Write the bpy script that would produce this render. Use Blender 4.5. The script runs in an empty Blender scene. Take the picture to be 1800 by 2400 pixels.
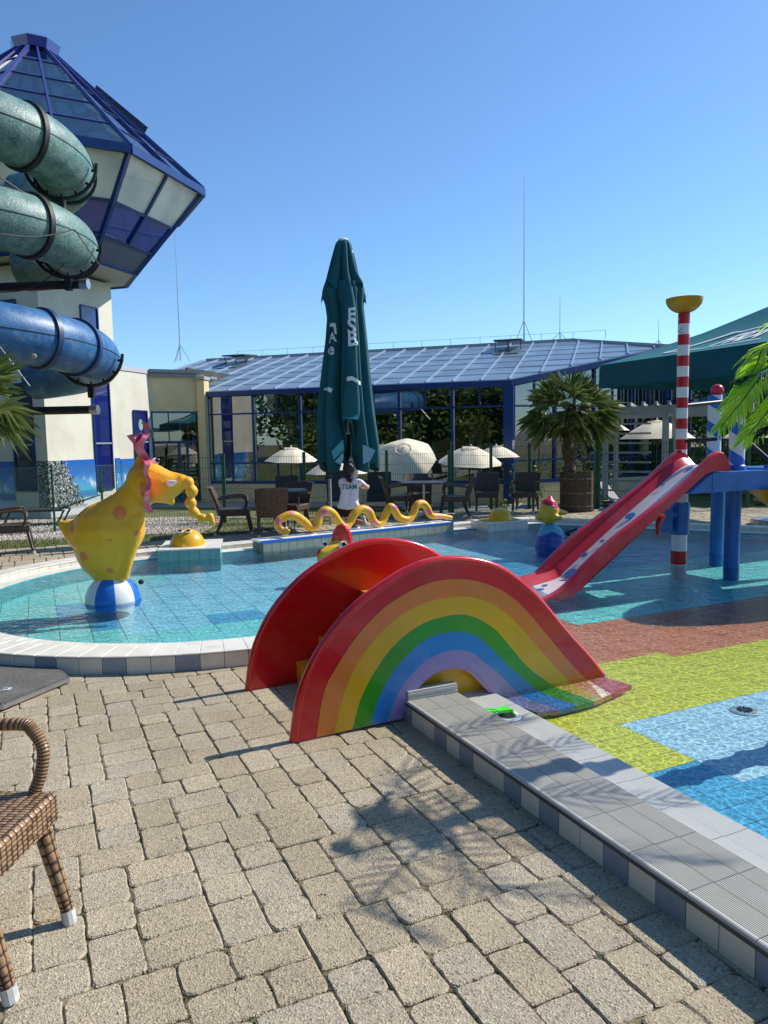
import bpy, bmesh, math, random
from mathutils import Vector, Matrix, noise
from mathutils.geometry import intersect_point_tri_2d
random.seed(7)
sc = bpy.context.scene
PI = math.pi; R = math.radians
# ---------------------------------------------------------------- camera
H = 1.6; PITCH = R(5.6); ROLL = R(1.0); FPX = 1733.0
fwd = Vector((0, math.cos(PITCH), -math.sin(PITCH)))
up0 = Vector((1, 0, 0)).cross(fwd)
right = math.cos(ROLL) * Vector((1, 0, 0)) - math.sin(ROLL) * up0
up = math.sin(ROLL) * Vector((1, 0, 0)) + math.cos(ROLL) * up0
cd = bpy.data.cameras.new('camera'); cam = bpy.data.objects.new('camera', cd)
sc.collection.objects.link(cam); sc.camera = cam
M3 = Matrix((right, up, -fwd)).transposed()
cam.matrix_world = Matrix.Translation((0, 0, H)) @ M3.to_4x4()
cd.sensor_fit = 'VERTICAL'; cd.sensor_height = 36; cd.lens = 26; cd.clip_end = 2000; cd.clip_start = .05
# ---------------------------------------------------------------- world and sun
EL = R(40.5)
SUN = Vector((.905, .425, 0)).normalized() * math.cos(EL) + Vector((0, 0, math.sin(EL)))
w = bpy.data.worlds.new('World'); sc.world = w; w.use_nodes = True
nt = w.node_tree; bg = nt.nodes['Background']
sky = nt.nodes.new('ShaderNodeTexSky'); sky.sky_type = 'NISHITA'; sky.sun_disc = False
sky.sun_elevation = EL; sky.sun_rotation = math.atan2(SUN.x, SUN.y)
sky.air_density = 1.0; sky.dust_density = .3; sky.ozone_density = 3.0; sky.altitude = 100
tint = nt.nodes.new('ShaderNodeMix'); tint.data_type = 'RGBA'; tint.blend_type = 'MULTIPLY'; tint.inputs[0].default_value = 1
tint.inputs[7].default_value = (.65, .845, 1, 1); nt.links.new(sky.outputs[0], tint.inputs[6])
nt.links.new(tint.outputs[2], bg.inputs[0]); bg.inputs[1].default_value = .140
ld = bpy.data.lights.new('sun', 'SUN'); ld.energy = 4.6; ld.angle = R(.53); ld.color = (1, .95, .87)
lo = bpy.data.objects.new('sun', ld); sc.collection.objects.link(lo)
lo.rotation_euler = SUN.to_track_quat('Z', 'Y').to_euler()
sc.view_settings.view_transform = 'Standard'; sc.view_settings.look = 'None'
sc.view_settings.gamma = 1; sc.view_settings.use_curve_mapping = False
sc.view_settings.exposure = 0.36
sc.cycles.max_bounces = 8; sc.cycles.transparent_max_bounces = 24
sc.cycles.caustics_reflective = False; sc.cycles.caustics_refractive = False
# ---------------------------------------------------------------- places
def ray(u, v): return fwd + (u - 900) / FPX * right - (v - 1200) / FPX * up
def g(u, v, z=0.0):
    d = ray(u, v); return Vector((0, 0, H)) + d * ((z - H) / d.z)
def aty(u, v, Y):
    d = ray(u, v); return Vector((0, 0, H)) + d * (Y / d.y)
D2 = Vector((.905, .425)).normalized(); N2 = Vector((-D2.y, D2.x)); S0 = Vector((-.49, 3.81))
def st(s, t, z=0.0):
    p = S0 + D2 * s + N2 * t; return Vector((p.x, p.y, z))
def tost(x, y):
    q = Vector((x, y)) - S0; return q.dot(D2), q.dot(N2)
def smooth(a, b, x):
    x = min(1, max(0, (x - a) / (b - a))); return x * x * (3 - 2 * x)
def terr(x, y): return -.66 * smooth(15.2, 21.5, y)
# ---------------------------------------------------------------- mesh helper
class MB:
    def __init__(s): s.v = []; s.f = []; s.m = []
    def add(s, vs, fs, mi=0):
        b = len(s.v); s.v += [tuple(p) for p in vs]
        s.f += [tuple(i + b for i in f) for f in fs]; s.m += [mi] * len(fs); return s
    def box(s, c, d, ax=None, mi=0):
        c = Vector(c); a = ax or (Vector((1, 0, 0)), Vector((0, 1, 0)), Vector((0, 0, 1)))
        vs = [c + a[0] * (d[0] / 2 * i) + a[1] * (d[1] / 2 * j) + a[2] * (d[2] / 2 * k) for k in (-1, 1) for j in (-1, 1) for i in (-1, 1)]
        fl = a[0].cross(a[1]).dot(a[2]) < 0
        fs = [(0, 2, 3, 1), (4, 5, 7, 6), (0, 1, 5, 4), (2, 6, 7, 3), (0, 4, 6, 2), (1, 3, 7, 5)]
        if fl: fs = [f[::-1] for f in fs]
        return s.add(vs, fs, mi)
    def bar(s, a, b, wd, ht=None, mi=0, upv=Vector((0, 0, 1))):
        a = Vector(a); b = Vector(b); ht = ht or wd; x = (b - a); L = x.length
        if L < 1e-6: return s
        x.normalize(); y = upv.cross(x)
        if y.length < 1e-4: y = Vector((0, 1, 0)).cross(x)
        y.normalize(); z = x.cross(y)
        return s.box((a + b) / 2, (L, wd, ht), (x, y, z), mi)
    def tube(s, path, r, seg=8, cap=True, mi=0, closed=False):
        P = [Vector(p) for p in path]; n = len(P); rs = r if isinstance(r, (list, tuple)) else [r] * n
        T = []
        for i in range(n):
            if closed: t = P[(i + 1) % n] - P[i - 1]
            else: t = P[min(i + 1, n - 1)] - P[max(i - 1, 0)]
            T.append(t.normalized())
        nrm = T[0].orthogonal().normalized(); vs = []
        for i in range(n):
            nrm = (nrm - T[i] * nrm.dot(T[i]));
            if nrm.length < 1e-5: nrm = T[i].orthogonal()
            nrm.normalize(); bn = T[i].cross(nrm)
            for k in range(seg):
                a = 2 * PI * k / seg; vs.append(P[i] + (nrm * math.cos(a) + bn * math.sin(a)) * rs[i])
        fs = []
        for i in range(n if closed else n - 1):
            for k in range(seg):
                j = (i + 1) % n; k2 = (k + 1) % seg
                fs.append((i * seg + k, i * seg + k2, j * seg + k2, j * seg + k))
        if cap and not closed:
            fs.append(tuple(range(seg))[::-1]); fs.append(tuple((n - 1) * seg + k for k in range(seg)))
        return s.add(vs, fs, mi)
    def lathe(s, prof, c=(0, 0, 0), seg=24, mi=0, ax=None, arc=2 * PI):
        c = Vector(c); a = ax or (Vector((1, 0, 0)), Vector((0, 1, 0)), Vector((0, 0, 1)))
        n = len(prof); vs = []
        full = arc > 6.28
        cnt = seg if full else seg + 1
        for k in range(cnt):
            an = arc * k / seg
            for (r, z) in prof: vs.append(c + a[0] * (r * math.cos(an)) + a[1] * (r * math.sin(an)) + a[2] * z)
        fs = []
        for k in range(seg):
            k2 = (k + 1) % cnt
            for i in range(n - 1): fs.append((k * n + i, k2 * n + i, k2 * n + i + 1, k * n + i + 1))
        return s.add(vs, fs, mi)
    def ball(s, c, r, mi=0, seg=16, ax=None):
        rx = r if isinstance(r, (tuple, list)) else (r, r, r)
        c = Vector(c); a = ax or (Vector((1, 0, 0)), Vector((0, 1, 0)), Vector((0, 0, 1)))
        nr = seg // 2; vs = [c + a[2] * rx[2]]
        for i in range(1, nr):
            th = PI * i / nr
            for k in range(seg):
                ph = 2 * PI * k / seg
                vs.append(c + a[0] * (rx[0] * math.sin(th) * math.cos(ph)) + a[1] * (rx[1] * math.sin(th) * math.sin(ph)) + a[2] * (rx[2] * math.cos(th)))
        vs.append(c - a[2] * rx[2]); fs = []
        for k in range(seg):
            k2 = (k + 1) % seg; fs.append((0, 1 + k, 1 + k2)); b = 1 + (nr - 2) * seg; fs.append((b + k2, b + k, len(vs) - 1))
            for i in range(nr - 2): a0 = 1 + i * seg; fs.append((a0 + k, a0 + seg + k, a0 + seg + k2, a0 + k2))
        return s.add(vs, fs, mi)
    def prism(s, poly, h, mi=0):
        """poly: list of 3D points (planar); h: extrusion vector"""
        P = [Vector(p) for p in poly]; n = len(P); h = Vector(h)
        nn = Vector((0, 0, 0))
        for i in range(n): nn += P[i].cross(P[(i + 1) % n])
        if nn.dot(h) < 0: P = P[::-1]
        vs = P + [p + h for p in P]
        fs = [tuple(range(n))[::-1], tuple(range(n, 2 * n))] + [(i, (i + 1) % n, (i + 1) % n + n, i + n) for i in range(n)]
        return s.add(vs, fs, mi)
    def strip(s, A, B, mi=0):
        n = len(A); return s.add(list(A) + list(B), [(i, i + 1, n + i + 1, n + i) for i in range(n - 1)], mi)
    def mesh(s, name, mats, smooth_=False, ang=35):
        me = bpy.data.meshes.new(name); me.from_pydata([tuple(p) for p in s.v], [], s.f)
        for m_ in (mats if isinstance(mats, (list, tuple)) else [mats]): me.materials.append(m_)
        if max(s.m, default=0) > 0: me.polygons.foreach_set('material_index', s.m)
        if smooth_:
            me.polygons.foreach_set('use_smooth', [True] * len(me.polygons)); me.set_sharp_from_angle(angle=R(ang))
        me.update(); return me
    def build(s, name, mats, parent=None, smooth_=False, ang=35, **kw):
        return link(name, s.mesh(name, mats, smooth_, ang), parent, **kw)
def link(name, me, parent=None, label=None, cat=None, group=None, kind=None, loc=None):
    o = bpy.data.objects.new(name, me); sc.collection.objects.link(o)
    if parent is not None:
        o.parent = parent; q = parent; off = Vector((0, 0, 0))
        m = parent.get('_w')
        o.matrix_parent_inverse = Matrix.Translation(-Vector(parent['_w'])) if m is not None else Matrix()
        if m is not None: o['_w'] = (0, 0, 0)
    if loc is not None: o.location = loc
    if label: o['label'] = label
    if cat: o['category'] = cat
    if group: o['group'] = group
    if kind: o['kind'] = kind
    return o
def thing(name, label, cat, loc=(0, 0, 0), group=None, local=False, kind=None, rz=0):
    """Empty at the base; parts are given in world coordinates unless local"""
    o = bpy.data.objects.new(name, None); sc.collection.objects.link(o); o.empty_display_size = .1
    o.location = loc; o.rotation_euler = (0, 0, rz)
    if label: o['label'] = label
    if cat: o['category'] = cat
    if group: o['group'] = group
    if kind: o['kind'] = kind
    if not local: o['_w'] = tuple(loc)
    return o
def dup(src, loc, rz, label=None, group=None, scale=None):
    def cp(o, par):
        c = o.copy(); sc.collection.objects.link(c)
        if par is not None: c.parent = par
        for ch in list(o.children): cp(ch, c)
        return c
    r = cp(src, None); r.location = loc; r.rotation_euler = (0, 0, rz)
    if scale: r.scale = (scale,) * 3
    if label: r['label'] = label
    if group: r['group'] = group
    return r
def lerp(a, b, t): return a + (b - a) * t
def cat_path(pts, per=6):
    P = [Vector(p) for p in pts]; out = []
    for i in range(len(P) - 1):
        p0 = P[max(i - 1, 0)]; p1 = P[i]; p2 = P[i + 1]; p3 = P[min(i + 2, len(P) - 1)]
        for k in range(per):
            t = k / per
            out.append(.5 * ((2 * p1) + (p2 - p0) * t + (2 * p0 - 5 * p1 + 4 * p2 - p3) * t * t + (3 * p1 - p0 - 3 * p2 + p3) * t ** 3))
    out.append(P[-1]); return out
# ---------------------------------------------------------------- materials
def srgb(r, g_, b):
    f = lambda c: (c / 255) / 12.92 if c <= 10 else (((c / 255) + .055) / 1.055) ** 2.4
    return (f(r), f(g_), f(b), 1)
def col4(c): return tuple(c) + (1,) if len(c) == 3 else tuple(c)
def mat(name, c, rough=.5, vary=0.0, vs=3.0, bump=0.0, bs=40.0, metal=0.0, spec=.5, c2=None, dist=.02, detail=4, trans=0, coat=0, ior=1.45, dirt=None, ds=1.5):
    m = bpy.data.materials.new(name); m.use_nodes = True; n = m.node_tree; p = n.nodes['Principled BSDF']
    p.inputs['Base Color'].default_value = col4(c); p.inputs['Roughness'].default_value = rough
    p.inputs['Metallic'].default_value = metal; p.inputs['Specular IOR Level'].default_value = spec
    p.inputs['Coat Weight'].default_value = coat; p.inputs['IOR'].default_value = ior
    tc = n.nodes.new('ShaderNodeTexCoord')
    last = None
    if vary or c2:
        nz = n.nodes.new('ShaderNodeTexNoise'); nz.inputs['Scale'].default_value = vs; nz.inputs['Detail'].default_value = detail
        n.links.new(tc.outputs['Object'], nz.inputs['Vector'])
        rp = n.nodes.new('ShaderNodeValToRGB'); rp.color_ramp.elements[0].position = .33; rp.color_ramp.elements[1].position = .67
        a = col4(c); b = col4(c2) if c2 else a
        if not c2:
            a = tuple(max(0, x * (1 - vary)) for x in a[:3]) + (1,); b = tuple(min(1, x * (1 + vary)) for x in b[:3]) + (1,)
        rp.color_ramp.elements[0].color = a; rp.color_ramp.elements[1].color = b
        n.links.new(nz.outputs[0], rp.inputs[0]); last = rp.outputs[0]
    if dirt:
        nz = n.nodes.new('ShaderNodeTexNoise'); nz.inputs['Scale'].default_value = ds; nz.inputs['Detail'].default_value = 8; nz.inputs['Roughness'].default_value = .65
        n.links.new(tc.outputs['Object'], nz.inputs['Vector'])
        rp = n.nodes.new('ShaderNodeValToRGB'); rp.color_ramp.elements[0].position = .5; rp.color_ramp.elements[1].position = .75
        rp.color_ramp.elements[0].color = (0, 0, 0, 1); rp.color_ramp.elements[1].color = (dirt[3],) * 3 + (1,)
        n.links.new(nz.outputs[0], rp.inputs[0])
        mx = n.nodes.new('ShaderNodeMix'); mx.data_type = 'RGBA'
        n.links.new(rp.outputs[0], mx.inputs[0]); mx.inputs[7].default_value = col4(dirt[:3]); mx.inputs[6].default_value = col4(c)
        if last: n.links.new(last, mx.inputs[6])
        last = mx.outputs[2]
    if last: n.links.new(last, p.inputs['Base Color'])
    if bump:
        nb = n.nodes.new('ShaderNodeTexNoise'); nb.inputs['Scale'].default_value = bs; nb.inputs['Detail'].default_value = 3
        n.links.new(tc.outputs['Object'], nb.inputs['Vector'])
        bp = n.nodes.new('ShaderNodeBump'); bp.inputs['Strength'].default_value = bump; bp.inputs['Distance'].default_value = dist
        n.links.new(nb.outputs[0], bp.inputs['Height']); n.links.new(bp.outputs[0], p.inputs['Normal'])
    return m
def nodes(m): return m.node_tree.nodes, m.node_tree.links, m.node_tree.nodes['Principled BSDF']
RED = mat('gloss red fibreglass', (.60, .004, .008), .22, .12, 2, .04, 30, coat=.5, dirt=(.5, .18, .12, .2), ds=3)
ORANGE = mat('orange gelcoat', (.72, .19, .03), .24, .08, 3, .03, 30, coat=.3, dirt=(.6, .38, .25, .22), ds=9)
YELLOW = mat('yellow gelcoat', (.70, .36, .008), .28, .08, 3, .05, 30, coat=.3, dirt=(.6, .42, .15, .22), ds=10)
GREEN = mat('green gelcoat', (.035, .27, .012), .24, .08, 3, .03, 30, coat=.3, dirt=(.15, .32, .12, .22), ds=10)
BLUE = mat('blue gelcoat', (.02, .19, .50), .26, .08, 3, .03, 30, coat=.3, dirt=(.22, .36, .5, .28), ds=9)
PURPLE = mat('lilac gelcoat', (.27, .20, .42), .28, .08, 3, .03, 30, coat=.3, dirt=(.42, .38, .5, .3), ds=10)
FIG_Y = mat('yellow rough sculpture paint', (.80, .36, .008), .42, .10, 6, .45, 45, dist=.012, c2=(.84, .42, .02))
FIG_O = mat('faded orange spot paint', (.75, .20, .05), .5, .12, 8, .4, 45, dist=.012)
FIG_P = mat('pink sculpture paint', (.85, .05, .12), .4, c2=(.88, .30, .38), vs=9, bump=.2, bs=40)
FIG_R = mat('rose red paint', (.62, .02, .05), .3, .1, 6, .1, 40)
WHITE = mat('white paint', (.78, .78, .76), .4, .05, 5, .06, 60)
BLACK = mat('black gloss', (.008, .008, .01), .25)
BALLBLUE = mat('blue ball paint', (.015, .15, .55), .35, .1, 8, .3, 60)
STEEL = mat('galvanised steel', (.45, .46, .47), .38, .1, 12, .05, 80, metal=.9)
DKSTEEL = mat('weathered dark steel', (.03, .028, .026), .55, .3, 9, .2, 50, metal=.4)
FRAME_B = mat('royal blue powder coat', (.004, .036, .17), .35, .12, 2, .04, 30)
FRAME_T = mat('cupola frame blue', (.05, .07, .26), .35, .08, 2)
FRAME_L = mat('pale blue frame', (.27, .35, .46), .35, .08, 2)
CREAM = mat('cream render', (.68, .65, .53), .85, .06, 1.2, .5, 55, dist=.01, dirt=(.40, .38, .30, .35), ds=.8)
CREAM2 = mat('yellow render', (.76, .60, .33), .85, .06, 1.2, .5, 55, dist=.01, dirt=(.40, .34, .22, .35), ds=.8)
PLAT_B = mat('platform blue', (.005, .13, .43), .35, .12, 4, .05, 40, dirt=(.1, .25, .45, .25), ds=6)
POLE_W = mat('pole white', (.72, .72, .70), .35, .05, 5, .03, 40)
POLE_R = mat('pole red', (.50, .012, .02), .32, .1, 5, .03, 40)
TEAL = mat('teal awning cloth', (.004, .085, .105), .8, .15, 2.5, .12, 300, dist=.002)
TEAL_D = TEAL
PRINTW = mat('white print', (.72, .75, .75), .7)
PARA = mat('off white parasol cloth', (.76, .67, .49), .8, .06, 3, .1, 200, dist=.002)
FENCE_G = mat('dark green fence paint', (.012, .085, .04), .45, .15, 10)
SKIN = mat('skin', (.55, .27, .17), .55, .08, 8)
HAIR = mat('black hair', (.01, .008, .007), .45, .2, 30, .4, 80)
PERG = mat('grey painted timber', (.34, .34, .31), .6, .1, 6, .15, 40)
# ================================================================ pool outline
CC = Vector((-1.88, 7.9)); RW = 2.30
def circ(a, r=RW): return Vector((CC.x + r * math.cos(a), CC.y + r * math.sin(a)))
WK0 = st(1.27, -7.0).to_2d(); WK1 = st(1.27, 2.13).to_2d()
a0 = math.atan2(WK1.y - CC.y, WK1.x - CC.x)
FAR = [Vector((-2.62, 10.08)), Vector((1.2, 12.35)), Vector((2.6, 13.1)), Vector((6.0, 11.15)), Vector((10.5, 8.4))]
a1 = math.atan2(FAR[0].y - CC.y, FAR[0].x - CC.x)
a1 -= 0 if a1 < a0 else 2 * PI
ARC = [circ(lerp(a0, a1, i / 90)) for i in range(91)]
WATER = [WK0, WK1] + ARC[1:] + FAR[1:] + [Vector((10.5, -4))]
def inside(p, poly):
    c = False; n = len(poly); x, y = p[0], p[1]
    for i in range(n):
        a = poly[i]; b = poly[i - 1]
        if (a[1] > y) != (b[1] > y) and x < (b[0] - a[0]) * (y - a[1]) / (b[1] - a[1]) + a[0]: c = not c
    return c
def segdist(p, a, b):
    ab = b - a; t = max(0, min(1, (p - a).dot(ab) / ab.length_squared)); return (p - a - ab * t).length
def wdist(p):
    """distance outside the water edge, negative inside"""
    p = Vector((p[0], p[1])); d = min(segdist(p, WATER[i - 1], WATER[i]) for i in range(len(WATER)))
    return -d if inside(p, WATER) else d
# ---------------------------------------------------------------- ground
def region_mat():
    m = bpy.data.materials.new('ground soil and sand'); m.use_nodes = True; N, L, p = nodes(m)
    geo = N.new('ShaderNodeNewGeometry'); nz = N.new('ShaderNodeTexNoise'); nz.inputs['Scale'].default_value = 9; nz.inputs['Detail'].default_value = 8
    L.new(geo.outputs['Position'], nz.inputs['Vector'])
    rp = N.new('ShaderNodeValToRGB'); e = rp.color_ramp.elements
    e[0].position = .36; e[0].color = (.045, .038, .022, 1); e[1].position = .6; e[1].color = (.26, .19, .11, 1)
    k = e.new(.43); k.color = (.09, .09, .035, 1); k = e.new(.8); k.color = (.20, .17, .12, 1)
    L.new(nz.outputs[0], rp.inputs[0]); L.new(rp.outputs[0], p.inputs['Base Color']); p.inputs['Roughness'].default_value = .95
    nb = N.new('ShaderNodeTexNoise'); nb.inputs['Scale'].default_value = 120; L.new(geo.outputs['Position'], nb.inputs['Vector'])
    b = N.new('ShaderNodeBump'); b.inputs['Strength'].default_value = .6; b.inputs['Distance'].default_value = .01
    L.new(nb.outputs[0], b.inputs['Height']); L.new(b.outputs[0], p.inputs['Normal']); return m
SOIL = region_mat()
def lawn_mat():
    m = bpy.data.materials.new('lawn earth'); m.use_nodes = True; N, L, p = nodes(m)
    geo = N.new('ShaderNodeNewGeometry'); nz = N.new('ShaderNodeTexNoise'); nz.inputs['Scale'].default_value = 1.3; nz.inputs['Detail'].default_value = 9; nz.inputs['Roughness'].default_value = .7
    L.new(geo.outputs['Position'], nz.inputs['Vector'])
    rp = N.new('ShaderNodeValToRGB'); e = rp.color_ramp.elements
    e[0].position = .35; e[0].color = (.05, .075, .015, 1); e[1].position = .65; e[1].color = (.17, .17, .06, 1)
    L.new(nz.outputs[0], rp.inputs[0]); L.new(rp.outputs[0], p.inputs['Base Color']); p.inputs['Roughness'].default_value = .95; return m
LAWN = lawn_mat()
def far_paved(x, y):
    """paved strip on the far side of the pool"""
    return True
def grass_line(x):   # y beyond which lawn starts
    pts = [(-20, 8.0), (-7, 11.0), (-5.9, 11.45), (-3.2, 12.25), (-1.9, 13.3), (-.5, 14.4), (1.2, 15.7), (2.2, 16.3), (3.4, 16.4), (8, 15.7), (20, 14)]
    for i in range(len(pts) - 1):
        if pts[i][0] <= x <= pts[i + 1][0]: return lerp(pts[i][1], pts[i + 1][1], (x - pts[i][0]) / (pts[i + 1][0] - pts[i][0]))
    return 8
def frange(a, b, s):
    o = []; x = a
    while x < b + 1e-6: o.append(x); x += s
    return o
def ground_patch(xs, ys, keep, name, m, zoff=0.0):
    idx = {}; mb = MB()
    def vid(i, j):
        if (i, j) not in idx:
            idx[(i, j)] = len(mb.v); x, y = xs[i], ys[j]; mb.v.append((x, y, terr(x, y) + zoff))
        return idx[(i, j)]
    for i in range(len(xs) - 1):
        for j in range(len(ys) - 1):
            c = ((xs[i] + xs[i + 1]) / 2, (ys[j] + ys[j + 1]) / 2)
            if keep(*c): mb.f.append((vid(i, j), vid(i + 1, j), vid(i + 1, j + 1), vid(i, j + 1))); mb.m.append(0)
    return mb.build(name, m, None, True, 60, kind='structure')
bx = [-300, -120, -60, -30, -20] + frange(-14, 14, .25) + [20, 30, 60, 120, 300]
by = [-300, -120, -60, -30, -14] + frange(-9, 26, .25) + [30, 36, 45, 60, 120, 400, 900]
cache = {}
def isout(x, y):
    if x < -5.5 or x > 11 or y < -8 or y > 14.2: return not (10 < x < 11.5 and -9 < y < 9)
    return wdist((x, y)) > .26
ground_patch(bx, by, lambda x, y: isout(x, y), 'ground', SOIL, -.0095)
# lawn earth sheet a few mm above
ground_patch(frange(-40, 40, 1), [8, 9, 10] + frange(10.5, 22, .25) + frange(23, 60, 1.5), lambda x, y: y > grass_line(x) + .12 and (x < -.5 or y > 15.8 or x > 3) and y > 11.2, 'lawn_ground', LAWN, -.004)
# ---------------------------------------------------------------- paving stones
def paver_mat():
    m = bpy.data.materials.new('split concrete paver'); m.use_nodes = True; N, L, p = nodes(m)
    tc = N.new('ShaderNodeTexCoord'); geo = N.new('ShaderNodeNewGeometry'); oi = N.new('ShaderNodeObjectInfo')
    at = N.new('ShaderNodeAttribute'); at.attribute_name = 'rnd'
    ad = N.new('ShaderNodeMath'); ad.operation = 'ADD'; L.new(oi.outputs['Random'], ad.inputs[0]); L.new(at.outputs['Fac'], ad.inputs[1])
    fr = N.new('ShaderNodeMath'); fr.operation = 'FRACT'; L.new(ad.outputs[0], fr.inputs[0])
    base = N.new('ShaderNodeValToRGB'); e = base.color_ramp.elements
    e[0].color = (.45, .365, .235, 1); e[1].color = (.56, .455, .30, 1); k = e.new(.45); k.color = (.50, .41, .27, 1); k = e.new(.7); k.color = (.49, .42, .30, 1)
    L.new(fr.outputs[0], base.inputs[0])
    # large stains
    n1 = N.new('ShaderNodeTexNoise'); n1.inputs['Scale'].default_value = 1.1; n1.inputs['Detail'].default_value = 7; n1.inputs['Roughness'].default_value = .7; L.new(geo.outputs['Position'], n1.inputs['Vector'])
    m1 = N.new('ShaderNodeMapRange'); m1.inputs[1].default_value = .3; m1.inputs[2].default_value = .7; m1.inputs[3].default_value = .69; m1.inputs[4].default_value = 1.01; L.new(n1.outputs[0], m1.inputs[0])
    # aggregate specks
    v = N.new('ShaderNodeTexVoronoi'); v.inputs['Scale'].default_value = 170; L.new(geo.outputs['Position'], v.inputs['Vector'])
    sp = N.new('ShaderNodeSeparateColor'); L.new(v.outputs['Color'], sp.inputs[0])
    r2 = N.new('ShaderNodeValToRGB'); e = r2.color_ramp.elements; r2.color_ramp.interpolation = 'LINEAR'
    e[0].position = 0; e[0].color = (.48, .46, .44, 1); e[1].position = 1; e[1].color = (1.35, 1.35, 1.3, 1)
    for q, c in ((.08, .58), (.16, .90), (.75, 1.0), (.9, 1.12)): k = e.new(q); k.color = (c, c, c, 1)
    L.new(sp.outputs[0], r2.inputs[0])
    n3 = N.new('ShaderNodeTexNoise'); n3.inputs['Scale'].default_value = 60; n3.inputs['Detail'].default_value = 6; n3.inputs['Roughness'].default_value = .75; L.new(geo.outputs['Position'], n3.inputs['Vector'])
    m3 = N.new('ShaderNodeMapRange'); m3.inputs[1].default_value = .3; m3.inputs[2].default_value = .65; m3.inputs[3].default_value = .74; m3.inputs[4].default_value = 1.08; L.new(n3.outputs[0], m3.inputs[0])
    def mul(a, b):
        x = N.new('ShaderNodeMix'); x.data_type = 'RGBA'; x.blend_type = 'MULTIPLY'; x.inputs[0].default_value = 1; L.new(a, x.inputs[6]); L.new(b, x.inputs[7]); return x.outputs[2]
    o = mul(mul(mul(base.outputs[0], m1.outputs[0]), r2.outputs[0]), m3.outputs[0])
    L.new(o, p.inputs['Base Color']); p.inputs['Roughness'].default_value = .88
    b = N.new('ShaderNodeBump'); b.inputs['Strength'].default_value = .55; b.inputs['Distance'].default_value = .006
    mm = N.new('ShaderNodeMath'); mm.operation = 'ADD'; L.new(v.outputs['Distance'], mm.inputs[0]); L.new(n3.outputs[0], mm.inputs[1])
    L.new(mm.outputs[0], b.inputs['Height']); L.new(b.outputs[0], p.inputs['Normal']); return m
PAVER = paver_mat()
U = .0795
def tiling(W_, H_, seed):
    rnd = random.Random(seed); grid = [[0] * W_ for _ in range(H_)]; owner = [[None] * W_ for _ in range(H_)]; out = []
    shapes = [(3, 2), (2, 3), (2, 2)]
    import sys
    budget = [200000]
    def rec():
        for y in range(H_):
            for x in range(W_):
                if not grid[y][x]:
                    def pen(q):
                        a, b = q; c = rnd.random() * 2.2
                        l = owner[y][x - 1]; t_ = owner[y - 1][x]
                        if l and (l[1] + l[3]) % H_ == (y + b) % H_: c += 1.6
                        if l and l[1] == y: c += .6
                        if t_ and (t_[0] + t_[2]) % W_ == (x + a) % W_: c += 1.6
                        if t_ and t_[0] == x and (t_[2], t_[3]) == (a, b): c += 1.0
                        if a * b == 4: c += .35
                        return c
                    order = sorted(shapes, key=pen)
                    for (a, b) in order:
                        if all(not grid[(y + j) % H_][(x + i) % W_] for i in range(a) for j in range(b)):
                            for i in range(a):
                                for j in range(b): grid[(y + j) % H_][(x + i) % W_] = 1; owner[(y + j) % H_][(x + i) % W_] = (x, y, a, b)
                            out.append((x, y, a, b))
                            if rec(): return True
                            out.pop()
                            for i in range(a):
                                for j in range(b): grid[(y + j) % H_][(x + i) % W_] = 0
                            budget[0] -= 1
                            if budget[0] < 0: raise RuntimeError
                    return False
        return True
    sys.setrecursionlimit(5000)
    rec(); return out
TIL = None; TW, TH = 24, 18
for sd in range(1, 60):
    try:
        TIL = tiling(TW, TH, sd); break
    except RuntimeError: continue
def paver_geo(a, b, rnd, lod):
    """local verts, faces of a stone a x b metres centred on the origin, top at z=0"""
    g_ = .0016; ha, hb = a / 2 - g_, b / 2 - g_; r = .019
    pts = []
    nseg = 3 if lod else 1
    corners = [(ha, hb, 0), (-ha, hb, 90), (-ha, -hb, 180), (ha, -hb, 270)]
    for ci, (cx, cy, an) in enumerate(corners):
        rr = r * rnd.uniform(.6, 1.8)
        sx, sy = (1 if cx > 0 else -1), (1 if cy > 0 else -1)
        for k in range(nseg + 1):
            t = R(an + 90 * k / nseg) if lod else R(an + 45)
            pts.append((cx - sx * rr + rr * math.cos(t), cy - sy * rr + rr * math.sin(t)))
            if not lod: break
        if lod:   # mid-edge points
            nx = corners[(ci + 1) % 4]
            for f in (.3, .5, .7): pts.append((lerp(cx, nx[0], f), lerp(cy, nx[1], f)))
    pts = [(x + rnd.uniform(-1, 1) * .0028 * (1 if lod else .6), y + rnd.uniform(-1, 1) * .0028 * (1 if lod else .6)) for x, y in pts]
    n = len(pts); vs = []
    zj = [rnd.uniform(-.002, .0008) for _ in pts]
    ins = 1 - .0048 / min(ha, hb)
    vs += [(x, y, -.03) for x, y in pts]
    vs += [(x, y, -.0045 + q) for (x, y), q in zip(pts, zj)]
    vs += [(x * ins, y * ins, q * .5) for (x, y), q in zip(pts, zj)]
    fs = []
    for i in range(n):
        j = (i + 1) % n; fs.append((i, j, n + j, n + i)); fs.append((n + i, n + j, 2 * n + j, 2 * n + i))
    fs.append(tuple(range(2 * n, 3 * n))); return vs, fs
rp_ = random.Random(3)
PG = {}
for (a, b) in ((3, 2), (2, 3), (2, 2)):
    PG[(a, b)] = []
    for k in range(6):
        vs, fs = paver_geo(a * U, b * U, rp_, True); mb = MB(); mb.add(vs, fs); PG[(a, b)].append(mb.mesh('paving_stone', PAVER, True, 24))
stones = []
rotD = math.atan2(D2.y, D2.x)
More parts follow.
